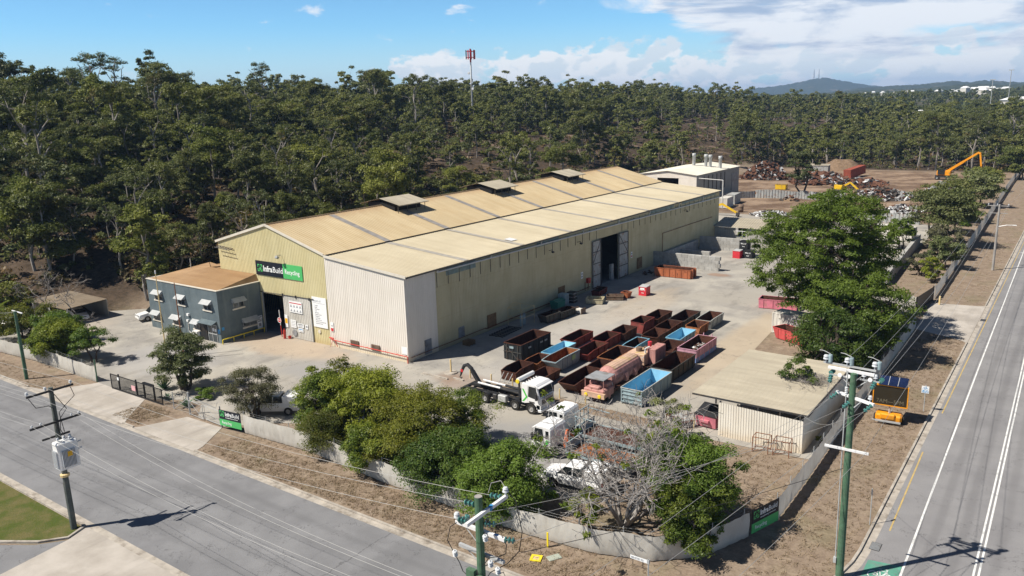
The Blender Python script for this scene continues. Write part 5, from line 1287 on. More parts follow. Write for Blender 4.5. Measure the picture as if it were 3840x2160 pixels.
heap("rounded pale scrap pile just behind the corrugated wall piece", 24.5, 148, 4.6, 7, 1.6, 330, .35, 1.2, (2.5, 3, 3, 2))
heap("long grey scrap pile along the fence trees beyond the far wall", 28.0, 190, 5.5, 15, 3.4, 700, .5, 1.7, (2, 4, 3, 3))
heap("small brown soil heap with boards leaning in front of the buckled wall", -5.6, 158.2, 2.6, 2.2, 1.2, 30, .4, 1.3, (6, 1, .3, 2), MT['soil'])
m = MB(); k = 20; V_ = [(0, 0, 3.9)]
for r, hh in ((.3, 3.4), (.6, 2.0), (.8, .8), (1.0, -.1)):
    for i in range(k): a = 6.283 * i / k; V_.append((9 * r * math.cos(a) * random.uniform(.82, 1.18), 7 * r * math.sin(a) * random.uniform(.85, 1.15), hh * random.uniform(.7, 1.2)))
f = [(0, 1 + i, 1 + (i + 1) % k) for i in range(k)]
for q in range(3): f += [(1 + q * k + i, 1 + (q + 1) * k + i, 1 + (q + 1) * k + (i + 1) % k, 1 + q * k + (i + 1) % k) for i in range(k)]
m.add(V_, f); o = m.build("soil_mound", MT['soil'], None, True); o.location = (-16, 257, 0); tag(o, "pale pointed soil mound behind the rust-red container", "soil mound")
for lab, x, y, w, l, h, mt, n2 in (("yellow skip with a brown side standing alone on the brown track", -16.2, 184.6, 3.2, 2.2, 1.5, 'yellow', 'brownbox'), ("white cage pallet beside the grey scrap pile", 20.5, 177.5, 2.2, 1.6, 1.3, 'palebin', 'palebin'), ("rusty open box at the foot of the grey scrap pile", 16.0, 169.5, 2.8, 1.8, .9, 'orange', 'rust')):
    rotated_bin(lab, x, y, w, l, h, 0, MT[mt], MT[n2], .05, .05, 2)
t = thing("steel_drum", "rusty brown upright drum beside the mixed pile beyond the warehouse", "drum", (-9.6, 131.4, 0))
m = MB(); m.lathe([(0, 0), (.62, 0), (.62, .6), (.65, .65), (.62, .7), (.62, 1.3), (.65, 1.35), (.62, 1.4), (.62, 1.95), (0, 1.92)], 16); m.build("drum", MT['brownbox'], t, True)
m = MB(); m.tube([(-16.3, 136.3, 0), (-16.3, 136.3, 7.3)], .14, 8); m.tube([(-16.3, 136.3, 7.25), (-24.2, 138.5, 7.35)], .1, 6); tag(m.build("pipe_gantry", MT['pipe_white']), "tall white pipe gantry running to the grey shed with the flues", "pipe gantry")
t = thing("site_hut", "weathered grey hut behind the rusty beams in the far yard", "hut", (-20.5, 240, 0), R(5))
m = MB(); ribs(m, (-4, -2), (4, -2), 0, 3.0, .5, .05, (0, -1)); ribs(m, (4, -2), (4, 2), 0, 3.0, .5, .05, (1, 0)); ribs(m, (4, 2), (-4, 2), 0, 3, .5, .05, (0, 1)); ribs(m, (-4, 2), (-4, -2), 0, 3, .5, .05, (-1, 0)); m.build("wall", MT['contgrey'], t)
m = MB(); roof_ribs(m, (-4.2, -2.2, 2.95), (4.2, -2.2, 2.95), (-4.2, 2.2, 3.3), (4.2, 2.2, 3.3), .5); m.build("roof", MT['roof_grey'], t)
# bollards along the yard edge
def bollard(label, x, y, h=1.0, r=.07, mat='post_yellow', group=None):
    t = thing("bollard", label, "bollard", (x, y, 0), 0, group)
    m = MB(); m.lathe([(r, 0), (r, h - .06), (r * .8, h), (0, h)], 10); m.build("post", MT[mat], t, True)
    m = MB(); m.box(-r * 2, r * 2, -r * 2, r * 2, 0, .012); m.build("foot_plate", MT['kerb'], t); return t
bollard("tall cream bollard on a round concrete pad left of the hook truck", 6.3, -.2, 1.55, .09)
m = MB(); m.lathe([(.75, 0), (.7, .12), (0, .14)], 16); o = m.build("concrete_pad", MT['kerb'], None); o.location = (6.3, -.2, 0); tag(o, "round concrete pad at the foot of the tall cream bollard", "concrete pad")
b0 = bollard("cream bollard in the row along the dry grass strip", 9.2, -.5, group="bollards along the grass strip")
for x in (12.0, 14.7, 20.3, 23.2, 34.1): copy_tree(b0).location = (x, -.55, 0)
bollard("cream bollard inside the sliding gate by the main road", 41.0, 56.8, 1.15, .12)
bollard("cream bollard outside the sliding gate on the grass verge", 45.3, 55.4, 1.2, .12)
for x, y, l, lab in ((5.6, -2.0, 3.6, "long pale kerb block behind the hook arm"), (8.4, -1.5, 1.4, "short pale kerb block behind the hook truck's rear")):
    m = MB(); m.cbox((x, y, .08), (l, .2, .15), rz=R(-2)); tag(m.build("wheel_stop", MT['kerb']), lab, "wheel stop")
# twin pipe frames in front of the tin shed
def frame_stand(label, x, y, rz):
    t = thing("pipe_stand", label, "pipe stand", (x, y, 0), rz)
    for sx in (-.62, .62):
        for sy in (-.5, .5):
            m = MB(); m.tube([(sx, sy, 0), (sx, sy, 1.3)], .035, 6); m.build("leg", MT['pipe_rust'], t)
    m = MB(); m.tube([(-.62, -.5, 1.28), (.62, -.5, 1.28), (.62, .5, 1.28), (-.62, .5, 1.28), (-.62, -.5, 1.28)], .035, 6); m.build('top_rail', MT['pipe_rust'], t); m = MB(); m.tube([(-.62, .5, .12), (.62, .5, .12)], .03, 5); m.tube([(-.62, -.5, .1), (.62, .5, .1)], .025, 5); m.tube([(-.62, -.5, .1), (-.62, .5, .1)], .025, 5); m.build("rail", MT['pipe_rust'], t)
frame_stand("rusty pipe frame on the left, in front of the tin shed", 40.5, -1.95, R(4)); frame_stand("rusty pipe frame on the right, at the tin shed's corner", 42.1, -1.75, R(4))
# pink front-lift bin with black lid
t = thing("waste_bin", "pink wheeled waste bin with a sloping black lid beside the tin shed", "waste bin", (35.0, .85, 0), R(-4))
m = MB(); m.add([(-.9, -.8, .1), (.9, -.8, .1), (.9, .8, .1), (-.9, .8, .1), (-.95, -.95, 1.15), (.95, -.95, 1.15), (.95, .85, 1.6), (-.95, .85, 1.6)], [(0, 3, 2, 1), (0, 1, 5, 4), (1, 2, 6, 5), (2, 3, 7, 6), (3, 0, 4, 7)]); m.build("body", MT['magenta'], t)
m = MB(); m.add([(-1.0, -1.0, 1.17), (1.0, -1.0, 1.17), (1.0, .9, 1.63), (-1.0, .9, 1.63), (-1.0, -1.0, 1.24), (1.0, -1.0, 1.24), (1.0, .9, 1.70), (-1.0, .9, 1.70)], [(4, 5, 6, 7), (0, 1, 5, 4), (1, 2, 6, 5), (2, 3, 7, 6), (3, 0, 4, 7)])
for k in range(5): m.box(-.9 + k * .42, -.84 + k * .42, -.95, .85, 1.2, 1.21)
m.build("lid", MT['truckblack'], t)
m = MB(); m.box(-.55, .35, -1.15, -.86, .62, .8); m.build("fork_pocket", MT['magenta'], t)
for sx in (-.7, .7):
    m = MB(); m.cyl((sx - .04, -.6, .1), (sx + .04, -.6, .1), .1, 10); m.build("wheel", MT['tyre'], t)
t = thing("junk_trolley", "rusty flat trolley with a grey board beside the pink waste bin", "trolley", (32.6, -.1, 0), R(-30))
m = MB(); m.box(-1.3, 1.3, -.6, .6, .45, .55); m.tube([(1.25, -.6, .0), (1.25, -.6, 1.3), (1.25, .6, 1.3), (1.25, .6, 0)], .05, 5); m.tube([(-1.25, -.55, .45), (-1.25, -.55, 0)], .05, 5); m.tube([(-1.25, .55, .45), (-1.25, .55, 0)], .05, 5); m.build("frame", MT['rust'], t)
m = MB(); m.cbox((.2, 0, .62), (1.6, 1.0, .06), ry=.05); m.build("board", MT['contgrey'], t)
# small things on the ground
m = MB(); m.cyl((-20.3, -.9, 0), (-20.3, -.9, 1.05), .17, 12); m.cyl((-20.3, -.9, 1.05), (-20.3, -.9, 1.3), .06, 8); tag(m.build("fire_hydrant", MT['pipe_red']), "red hydrant post beside the open warehouse bay", "hydrant")
t = thing("fire_bucket", "small red bucket on the slab by the sliding door", "bucket", (-19.7, -.6, 0))
m = MB(); m.lathe([(0, .01), (.17, .01), (.22, .36), (.2, .36), (.16, .04), (0, .04)], 12); m.build("bucket", MT['pipe_red'], t)
t = thing("stop_sign", "red round stop sign on a leaning white post beside the open warehouse bay", "sign", (-21.3, -.55, 0))
m = MB(); m.tube([(0, 0, 0), (-.05, 0, 1.5)], .05, 6); m.build("lower_post", MT['pipe_red'], t)
m = MB(); m.tube([(-.05, 0, 1.5), (-.12, 0, 3.5)], .05, 6); m.build("post", MT['white'], t)
m = MB(); m.cyl((-.1, -.06, 2.2), (-.1, -.1, 2.2), .36, 16); m.build("disc", MT['signred'], t)
m = MB(); m.lathe([(.36, 0), (.29, 0)], 18, Matrix.Translation((-.1, -.106, 2.2)) @ Matrix.Rotation(R(90), 4, 'X')); m.build("border", MT['signwhite'], t)
text_part("lettering", "STOP", .2, MT['signwhite'], t, face_y(-.1, -.105, 2.13), 'CENTER', .006)
m = MB(); m.cyl((-41.7, -5.7, 0), (-41.7, -5.7, .95), .12, 10); tag(m.build("fire_hydrant", MT['pipe_red']), "red hydrant post at the far front corner of the blue-grey office", "hydrant")
# ---------------------------------------------------------------- vehicles
def wheel(parent, x, y, r=.5, w=.28, side=-1, rimr=None, name="wheel"):
    """wheel on the y side; axle along Y"""
    M = Matrix.Translation((x, y, r)) @ Matrix.Rotation(R(90), 4, 'X'); rr = rimr or r * .53
    m = MB(); m.lathe([(rr, -w / 2), (r * .93, -w / 2), (r, -w / 2 + .05), (r, w / 2 - .05), (r * .93, w / 2), (rr, w / 2)], 24, M); wh_ = m.build(name, MT['tyre'], parent)
    m = MB(); s = side; m.lathe([(rr, -s * w * .5), (rr * .9, -s * w * .36), (rr * .86, -s * w * .2), (rr * .35, -s * w * .22), (rr * .3, -s * w * .42), (0, -s * w * .42)], 18, M)
    m.lathe([(rr, s * w * .4), (0, s * w * .4)], 12, M)
    for k in range(8):
        a = k * math.pi / 4; m.cyl(M @ Vector((rr * .62 * math.cos(a), rr * .62 * math.sin(a), -s * w * .2)), M @ Vector((rr * .62 * math.cos(a), rr * .62 * math.sin(a), -s * w * .3)), rr * .08, 6)
    m.build("rim", MT['rim'], wh_); return wh_
def truck_cab(t, x0, l=2.1, zb=.62, zt=2.92, w=1.2, white=True, chevron=True):
    """cab-over cab, front towards +x; x0 = back of the cab"""
    prof = [(0, zb + .35), (0, zt - .2), (.12, zt - .04), (l * .35, zt + .02), (l * .74, zt - .03), (l * .83, zt - .16), (l * .97, 1.72), (l, 1.62), (l, zb - .05), (l * .86, zb - .05), (l * .80, zb + .18), (l * .66, zb + .45), (l * .48, zb + .5), (l * .28, zb + .4), (l * .2, zb + .35)]
    def at(fr, k): return [(x0 + x, fr, z) for x, z in prof]
    m = MB(); n = len(prof)
    c = (l / 2, (zt + zb) / 2)
    ins = [(x0 + x + (c[0] - x) * .045, z + (c[1] - z) * .045) for x, z in prof]
    V_ = [(p[0], -w, p[1]) for p in ins] + [(x0 + x, -w + .09, z) for x, z in prof] + [(x0 + x, w - .09, z) for x, z in prof] + [(p[0], w, p[1]) for p in ins]
    f = [tuple(range(n)), tuple(range(4 * n - 1, 3 * n - 1, -1))]
    for k in range(3):
        for i in range(n): f.append((k * n + i, (k + 1) * n + i, (k + 1) * n + (i + 1) % n, k * n + (i + 1) % n))
    m.add(V_, f); cab = m.build("cab", MT['truckwhite'], t)
    # glass
    za, zc = 1.78, zt - .22; fx = lambda z: x0 + lerp(l * .97, l * .83, (z - 1.72) / (zt - .16 - 1.72)) + .012
    m = MB(); m.add([(fx(za), -w + .14, za), (fx(za), w - .14, za), (fx(zc), w - .17, zc), (fx(zc), -w + .17, zc)], [(0, 1, 2, 3)]); m.build("windscreen", MT['windscreen'], t)
    for s in (-1, 1):
        y = s * (w + .008); m = MB()
        p = [(x0 + l * .36, y, 1.68), (x0 + l * .89, y, 1.5), (x0 + l * .79, y, zt - .24), (x0 + l * .4, y, zt - .22)]
        m.add(p if s < 0 else p[::-1], [(0, 1, 2, 3)]); m.build("side_window", MT['windscreen'], t)
        p = [(x0 + l * .1, y, 1.8), (x0 + l * .26, y, 1.8), (x0 + l * .26, y, zt - .32), (x0 + l * .1, y, zt - .32)]
        if not chevron: m = MB(); m.add(p if s < 0 else p[::-1], [(0, 1, 2, 3)]); m.build("quarter_window", MT['windscreen'], t)
        m = MB(); m.box(x0 + l * .82, x0 + l * .9, s * (w + .2) - .09, s * (w + .2) + .09, 1.55, 2.15); m.tube([(x0 + l * .84, s * w, 2.2), (x0 + l * .86, s * (w + .2), 2.15)], .02, 4); m.build("mirror", MT['truckblack'], t)
        m = MB(); m.box(x0 + l * .8, x0 + l * 1.02, s * w - (.02 if s > 0 else 0), s * w + (.02 if s < 0 else 0), zb, zb + .4); m.build("corner_panel", MT['truckwhite'], t)
        m = MB(); m.box(x0 + l + .003, x0 + l + .05, s * (w - .42) - .19, s * (w - .42) + .19, zb + .02, zb + .26); m.build("headlight", MT['headlamp'], t)
        m = MB(); m.box(x0 + l * .42, x0 + l * .7, s * (w + .02) - .03, s * (w + .02) + .03, zb + .56, zb + .64) ; m.build("door_step", MT['truckblack'], t)
        m = MB(); m.tube([(x0 + l * .34, s * (w + .006), 1.2), (x0 + l * .34, s * (w + .006), zt - .2)], .008, 4); m.build("door_seam", MT['greymetal'], t)
    m = MB(); m.box(x0 + l + .002, x0 + l + .03, -w + .3, w - .3, zb + .42, 1.5); m.build("grille", MT['truckblack'], t)
    for k in range(4):
        m = MB(); m.box(x0 + l + .03, x0 + l + .055, -w + .32, w - .32, zb + .47 + k * .17, zb + .55 + k * .17); m.build("grille_bar", MT['chrome'], t)
    m = MB(); m.bev(x0 + l * .86, x0 + l + .12, -w - .02, w + .02, .38, zb + .0, .05); m.build("bumper", MT['truckwhite'], t)
    m = MB(); m.box(x0 + l + .121, x0 + l + .13, -.26, .26, .45, .57); m.build("number_plate", MT['signwhite'], t)
    m = MB(); m.prism([(x0 + l * .72, -w, zt - .12), (x0 + l * .95, -w, zt - .26), (x0 + l * .95, -w, zt - .3), (x0 + l * .72, -w, zt - .18)], (0, 2 * w, 0)); m.build("sun_visor", MT['truckwhite'], t)
    if chevron:
        for s in (-1, 1):
            m = MB(); y = s * (w + .006); P_ = lambda x, z: (x0 + x, y, z)
            for a in ([P_(.10, 2.35), P_(.30, 2.35), P_(.72, 1.62), P_(.52, 1.62)], [P_(.52, 1.62), P_(.72, 1.62), P_(.30, 1.14), P_(.08, 1.14)]): m.add(a if s > 0 else a[::-1], [(0, 1, 2, 3)])
            m.build("green_chevron", MT['logogreen'], t)
    return cab
def chassis(t, x0, x1, z=.85, ws=()):
    m = MB(); m.box(x0, x1, -.5, -.36, z - .12, z + .14); m.box(x0, x1, .36, .5, z - .12, z + .14)
    for x in np.arange(x0 + .4, x1, 1.2): m.box(x - .06, x + .06, -.36, .36, z - .08, z + .08)
    m.build("chassis", MT['truckblack'], t)
    for i, x in enumerate(ws):
        m = MB(); m.cyl((x, -1.0, .52), (x, 1.0, .52), .09, 8); m.build("axle", MT['truckblack'], t)
def mudguard(t, x, y0, y1, r=.62):
    m = MB(); n = 10
    V_ = []
    for k in range(n + 1):
        a = R(10 + 160 * k / n)
        for y in (y0, y1): V_.append((x + r * math.cos(a), y, .52 + r * math.sin(a)))
    m.add(V_, [(2 * k, 2 * k + 1, 2 * k + 3, 2 * k + 2) for k in range(n)]); m.build("mudguard", MT['truckblack'], t)
# 1. hook-lift truck: front towards +X
t = thing("hook_truck", "white hook-lift truck with a black hook arm and green chevron, parked left of the skips", "truck", (12.0, -4.15, 0), R(0))
truck_cab(t, 7.15); chassis(t, .3, 7.4, .85, (1.45, 2.8, 6.35, 8.2))
for x in (1.45, 2.8, 6.35, 8.2):
    for s in (-1, 1): wheel(t, x, s * 1.06, .52, .3, s)
for x in (1.45, 2.8, 6.35):
    for s in (-1, 1): mudguard(t, x, s * .86, s * 1.24)
m = MB(); bar(m, (.4, 0, 1.2), (6.6, 0, 1.35), .5, .22); bar(m, (1.4, 0, 1.3), (.5, 0, 2.5), .34, .32)
m.tube([(.75, 0, 2.1), (.35, 0, 2.75), (-.1, 0, 3.05), (-.55, 0, 2.85), (-.85, 0, 2.3), (-1.05, 0, 1.75)], [.2, .2, .19, .18, .15, .08], 8); m.tube([(-1.0, 0, 1.9), (-1.15, 0, 1.6), (-1.0, 0, 1.45), (-.88, 0, 1.6)], .06, 6); m.build("hook_arm", MT['truckblack'], t)
m = MB(); m.box(-.88, -.60, -.19, -.165, 2.22, 2.5); m.build("red_plate", MT['signred'], t)
for y in (-.42, .42):
    m = MB(); m.tube([(1.5, y, 1.62), (4.2, y, 1.55)], .1, 8); m.build("ram_rod", MT['white'], t)
    m = MB(); m.tube([(4.2, y, 1.55), (7.0, y, 1.42)], .13, 8); m.build("hydraulic_ram", MT['truckblack'], t)
m = MB(); bar(m, (.2, -.75, 1.05), (7.0, -.75, 1.1), .1, .2); bar(m, (.2, .75, 1.05), (7.0, .75, 1.1), .1, .2); m.box(-.2, .1, -1.15, 1.15, .8, 1.0); m.build("subframe", MT['truckblack'], t)
m = MB(); m.bev(4.35, 5.3, -1.15, -.6, .55, 1.15, .06); m.build("fuel_tank", MT['galv'], t)
m = MB(); m.bev(3.7, 4.2, -1.1, -.6, .6, 1.1, .05); m.box(6.7, 7.1, -.8, .8, 1.0, 1.9); m.build("equipment_box", MT['truckblack'], t)
m = MB(); m.cyl((6.85, -1.25, 3.1), (6.85, 1.25, 3.1), .2, 14); m.build("tarp_roll", MT['white'], t)
for y in (-1.1, 1.1): m = MB(); m.box(6.8, 6.95, y - .05, y + .05, 1.3, 3.1); m.build("tarp_post", MT['truckblack'], t)
m = MB(); m.lathe([(0, 0), (.2, 0), (.2, .08), (0, .1)], 12, Matrix.Translation((6.85, -1.28, 2.98)) @ Matrix.Rotation(R(90), 4, 'X')); m.build("yellow_disc", MT['amber'], t)
m = MB()
for k in range(6): m.box(7.35 + k * .02, 7.5 + k * .02, -1.0 + k * .38, -.9 + k * .38, 2.93, 3.02)
m.build("roof_marker", MT['truckblack'], t)
# 2-3. flat-bed trucks facing -X
def flatbed(label, x, y, rz, deck, crane, ramp, L=8.6):
    t = thing("flatbed_truck", label, "truck", (x, y, 0), rz)
    truck_cab(t, 0, 1.9, .62, 2.78, 1.18, True, False)
    for s in (-1, 1):
        m = MB(); yy = s * 1.195; p = [(.12, yy, 1.7), (.42, yy, 1.7), (.75, yy, 1.1), (.45, yy, 1.1)]; m.add(p if s < 0 else p[::-1], [(0, 1, 2, 3)]); m.build("green_chevron", MT['logogreen'], t)
    chassis(t, -L + 1.2, .2, .8, (1.0, -L + 3.2, -L + 4.5))
    for xx in (1.0, -L + 3.2, -L + 4.5):
        for s in (-1, 1): wheel(t, xx, s * 1.02, .5, .3, s)
    m = MB(); m.box(-L + 1.6, -1.5, -1.22, 1.22, 1.02, 1.14); m.build("tray", deck, t)
    m = MB()
    for s in (-1, 1): m.box(-L + 1.6, -1.5, s * 1.22 - (.0 if s < 0 else .0), s * 1.22 + s * .08, 1.0, 1.22) if s > 0 else m.box(-L + 1.6, -1.5, -1.30, -1.22, 1.0, 1.22)
    m.box(-1.5, -1.42, -1.22, 1.22, 1.0, 1.9); m.build("coaming", MT['bluegrey'], t)
    if ramp:
        for s in (-.75, .75):
            m = MB(); m.add([(-L + 1.6, s - .3, 1.1), (-L + 1.6, s + .3, 1.1), (-L + .1, s + .3, .75), (-L + .1, s - .3, .75), (-L + 1.6, s - .3, 1.0), (-L + 1.6, s + .3, 1.0), (-L + .1, s + .3, .68), (-L + .1, s - .3, .68)], [(0, 1, 2, 3), (7, 6, 5, 4), (0, 4, 5, 1), (1, 5, 6, 2), (2, 6, 7, 3), (3, 7, 4, 0)]); m.build("ramp", MT['bluegrey'], t)
    if crane:
        m = MB(); m.box(-1.0, -.65, -.3, .3, 1.0, 1.4); m.box(-.9, -.74, -.08, .08, 1.4, 2.45); bar(m, (-.82, -.02, 2.4), (-1.05, -.75, 1.55), .12, .15); bar(m, (-.82, .08, 2.42), (-.95, .7, 1.6), .11, .13); m.build("loader_crane", MT['craneorange'], t)
        m = MB(); m.tube([(-.6, -.9, .8), (-.6, -.9, 2.1)], .09, 8); m.build("exhaust", MT['truckblack'], t)
        m = MB(); m.bev(-2.6, -1.55, -1.2, -.7, .45, .95, .05); m.build("fuel_tank", MT['galv'], t)
    else:
        m = MB()
        for yy in (-1.0, -.3, .3, 1.0): m.tube([(-1.0, yy, 1.1), (-1.0, yy, 2.85)], .05, 5)
        for z in (1.6, 2.2, 2.85): m.tube([(-1.0, -1.15, z), (-1.0, 1.15, z)], .05, 5)
        m.tube([(-1.0, -1.15, 2.6), (-3.0, -1.15, 2.5)], .05, 5); m.tube([(-1.0, 1.15, 2.6), (-3.0, 1.15, 2.5)], .05, 5); m.build("headboard", MT['bluegrey'], t)
    return t
flatbed("white flat-bed truck with an orange-brown rusty tray and orange crane, nearest the fence", 27.1, -11.45, R(180), MT['rustbright'], True, False, 8.4)
flatbed("white flat-bed truck with blue-grey ramps behind the one with the orange crane", 26.2, -7.9, R(180), MT['rust'], False, True, 8.2)
# 4. old pink tank truck, front towards -Y
t = thing("tank_truck", "faded pink old tank truck with yellow front lamps among the skips", "truck", (23.6, 0.0, 0), 0)
PK = MT['pink']
m = MB(); m.bev(-1.1, 1.15, .25, 2.3, .55, 1.35, .12); m.bev(-.55, .6, .3, 2.2, 1.35, 1.6, .1); m.build("bonnet", PK, t)
m = MB(); m.box(-1.2, 1.25, .05, .28, .55, .98); m.box(-1.25, 1.3, .04, .3, .98, 1.06); m.build("front_panel", MT['pinkroof'], t)
for x in (-.7, .75):
    m = MB(); m.lathe([(0, .06), (.16, .05), (.19, 0), (.19, -.1)], 12, Matrix.Translation((x, .04, .76)) @ Matrix.Rotation(R(90), 4, 'X')); m.build("headlight", MT['amber'], t)
m = MB(); m.box(-1.0, 1.05, .35, 2.6, 2.28, 2.34); m.build("canopy", MT['greymetal'], t)
for x, y in ((-.97, .4), (1.02, .4), (-.97, 2.55), (1.02, 2.55)):
    m = MB(); m.tube([(x, y, .9), (x, y, 2.28)], .04, 5); m.build("canopy_post", PK, t)
m = MB(); m.bev(-.9, -.1, 1.0, 2.4, 1.35, 1.85, .1); m.bev(.2, .95, 1.1, 2.3, 1.35, 1.8, .1); m.build("engine_cover", PK, t)
m = MB(); n = 18; prof = [(0, 3.2), (.75, 3.2), (1.05, 3.6), (1.12, 3.9), (1.12, 8.6), (1.0, 9.1), (0, 9.1)]
m.lathe([(r, y) for r, y in prof], n, Matrix.Translation((-.35, 0, 1.45)) @ Matrix.Rotation(R(-90), 4, 'X')); m.build("tank", PK, t, False)
m = MB()
for k in range(6):
    a0, a1 = R(52 + k * 13), R(52 + (k + 1) * 13 - 1.5)
    m.quad((-.35 + 1.14 * math.cos(a0), 3.8, 1.45 + 1.14 * math.sin(a0)), (-.35 + 1.14 * math.cos(a1), 3.8, 1.45 + 1.14 * math.sin(a1)), (-.35 + 1.14 * math.cos(a1), 8.7, 1.45 + 1.14 * math.sin(a1)), (-.35 + 1.14 * math.cos(a0), 8.7, 1.45 + 1.14 * math.sin(a0)))
m.build("tank_top", MT['pinkroof'], t)
m = MB()
for y in (5.1, 7.0): m.prism([(.45, y, .55), (.95, y, .6), (1.02, y, 1.25), (.82, y, 1.6), (.72, y, 1.6)], (0, .5, 0))
m.build("tank_rib", PK, t)
m = MB(); m.tube([(-.5, 2.9, .7), (-.5, 3.3, 2.1)], .05, 5); m.tube([(-.2, 2.9, .7), (-.2, 3.3, 2.1)], .05, 5)
for k in range(5): m.tube([(-.5, 2.95 + k * .08, .9 + k * .26), (-.2, 2.95 + k * .08, .9 + k * .26)], .03, 4)
m.build("ladder", MT['amber'], t)
m = MB()
for k in range(4): m.tube([(.25 + k * .1, 2.9, 1.3), (.45 + k * .08, 3.0, .7), (.4 + k * .1, 3.3, .35)], .05, 5)
m.build("hose", MT['signwhite'], t)
m = MB(); m.bev(-1.5, .5, 10.0, 12.4, .9, 2.1, .05); m.build("pump_box", MT['pinkroof'], t)
m = MB(); m.bev(.0, 1.3, 12.0, 14.6, .8, 3.0, .05) if False else m.bev(.35, 1.35, 10.9, 13.4, .8, 2.55, .05); m.build("rear_cabinet", PK, t)
m = MB(); m.cyl((-.6, 11.0, 2.1), (-.6, 11.0, 2.5), .34, 12); m.cyl((-.1, 11.7, 2.1), (-.1, 11.7, 2.45), .3, 12); m.build("air_filter", MT['brownbox'], t)
m = MB(); m.cyl((.1, 12.1, 2.1), (.1, 12.1, 2.95), .22, 12); m.build("red_canister", MT['brightred'], t)
m = MB(); m.tube([(.3, 10.6, .8), (.3, 10.6, 2.6), (.6, 11.0, 2.75)], .09, 7); m.build("pipe", MT['pipe_white'], t)
m = MB(); m.tube([(-.1, 9.6, .8), (-.1, 9.6, 1.9), (.45, 9.6, 1.9), (.45, 9.6, .8)], .03, 5); m.tube([(-.1, 10.2, 1.9), (-.1, 9.6, 1.9)], .03, 5); m.tube([(.45, 10.2, 1.9), (.45, 9.6, 1.9)], .03, 5); m.build("handrail", MT['signwhite'], t)
m = MB(); m.box(-1.0, 1.0, .6, 13.6, .55, .8); m.build("chassis", MT['rust'], t)
for y in (1.4, 9.6, 10.9):
    for s in (-1, 1):
        M = MB(); MM = Matrix.Translation((s * 1.0, y, .5)) @ Matrix.Rotation(R(90), 4, 'Y'); M.lathe([(.28, -.14), (.46, -.14), (.5, -.09), (.5, .09), (.46, .14), (.28, .14)], 20, MM); w_ = M.build("wheel", MT['tyre'], t)
        M = MB(); M.lathe([(.28, s * .12), (.1, s * .05), (0, s * .06)], 12, MM); M.build("rim", MT['pink'], w_)
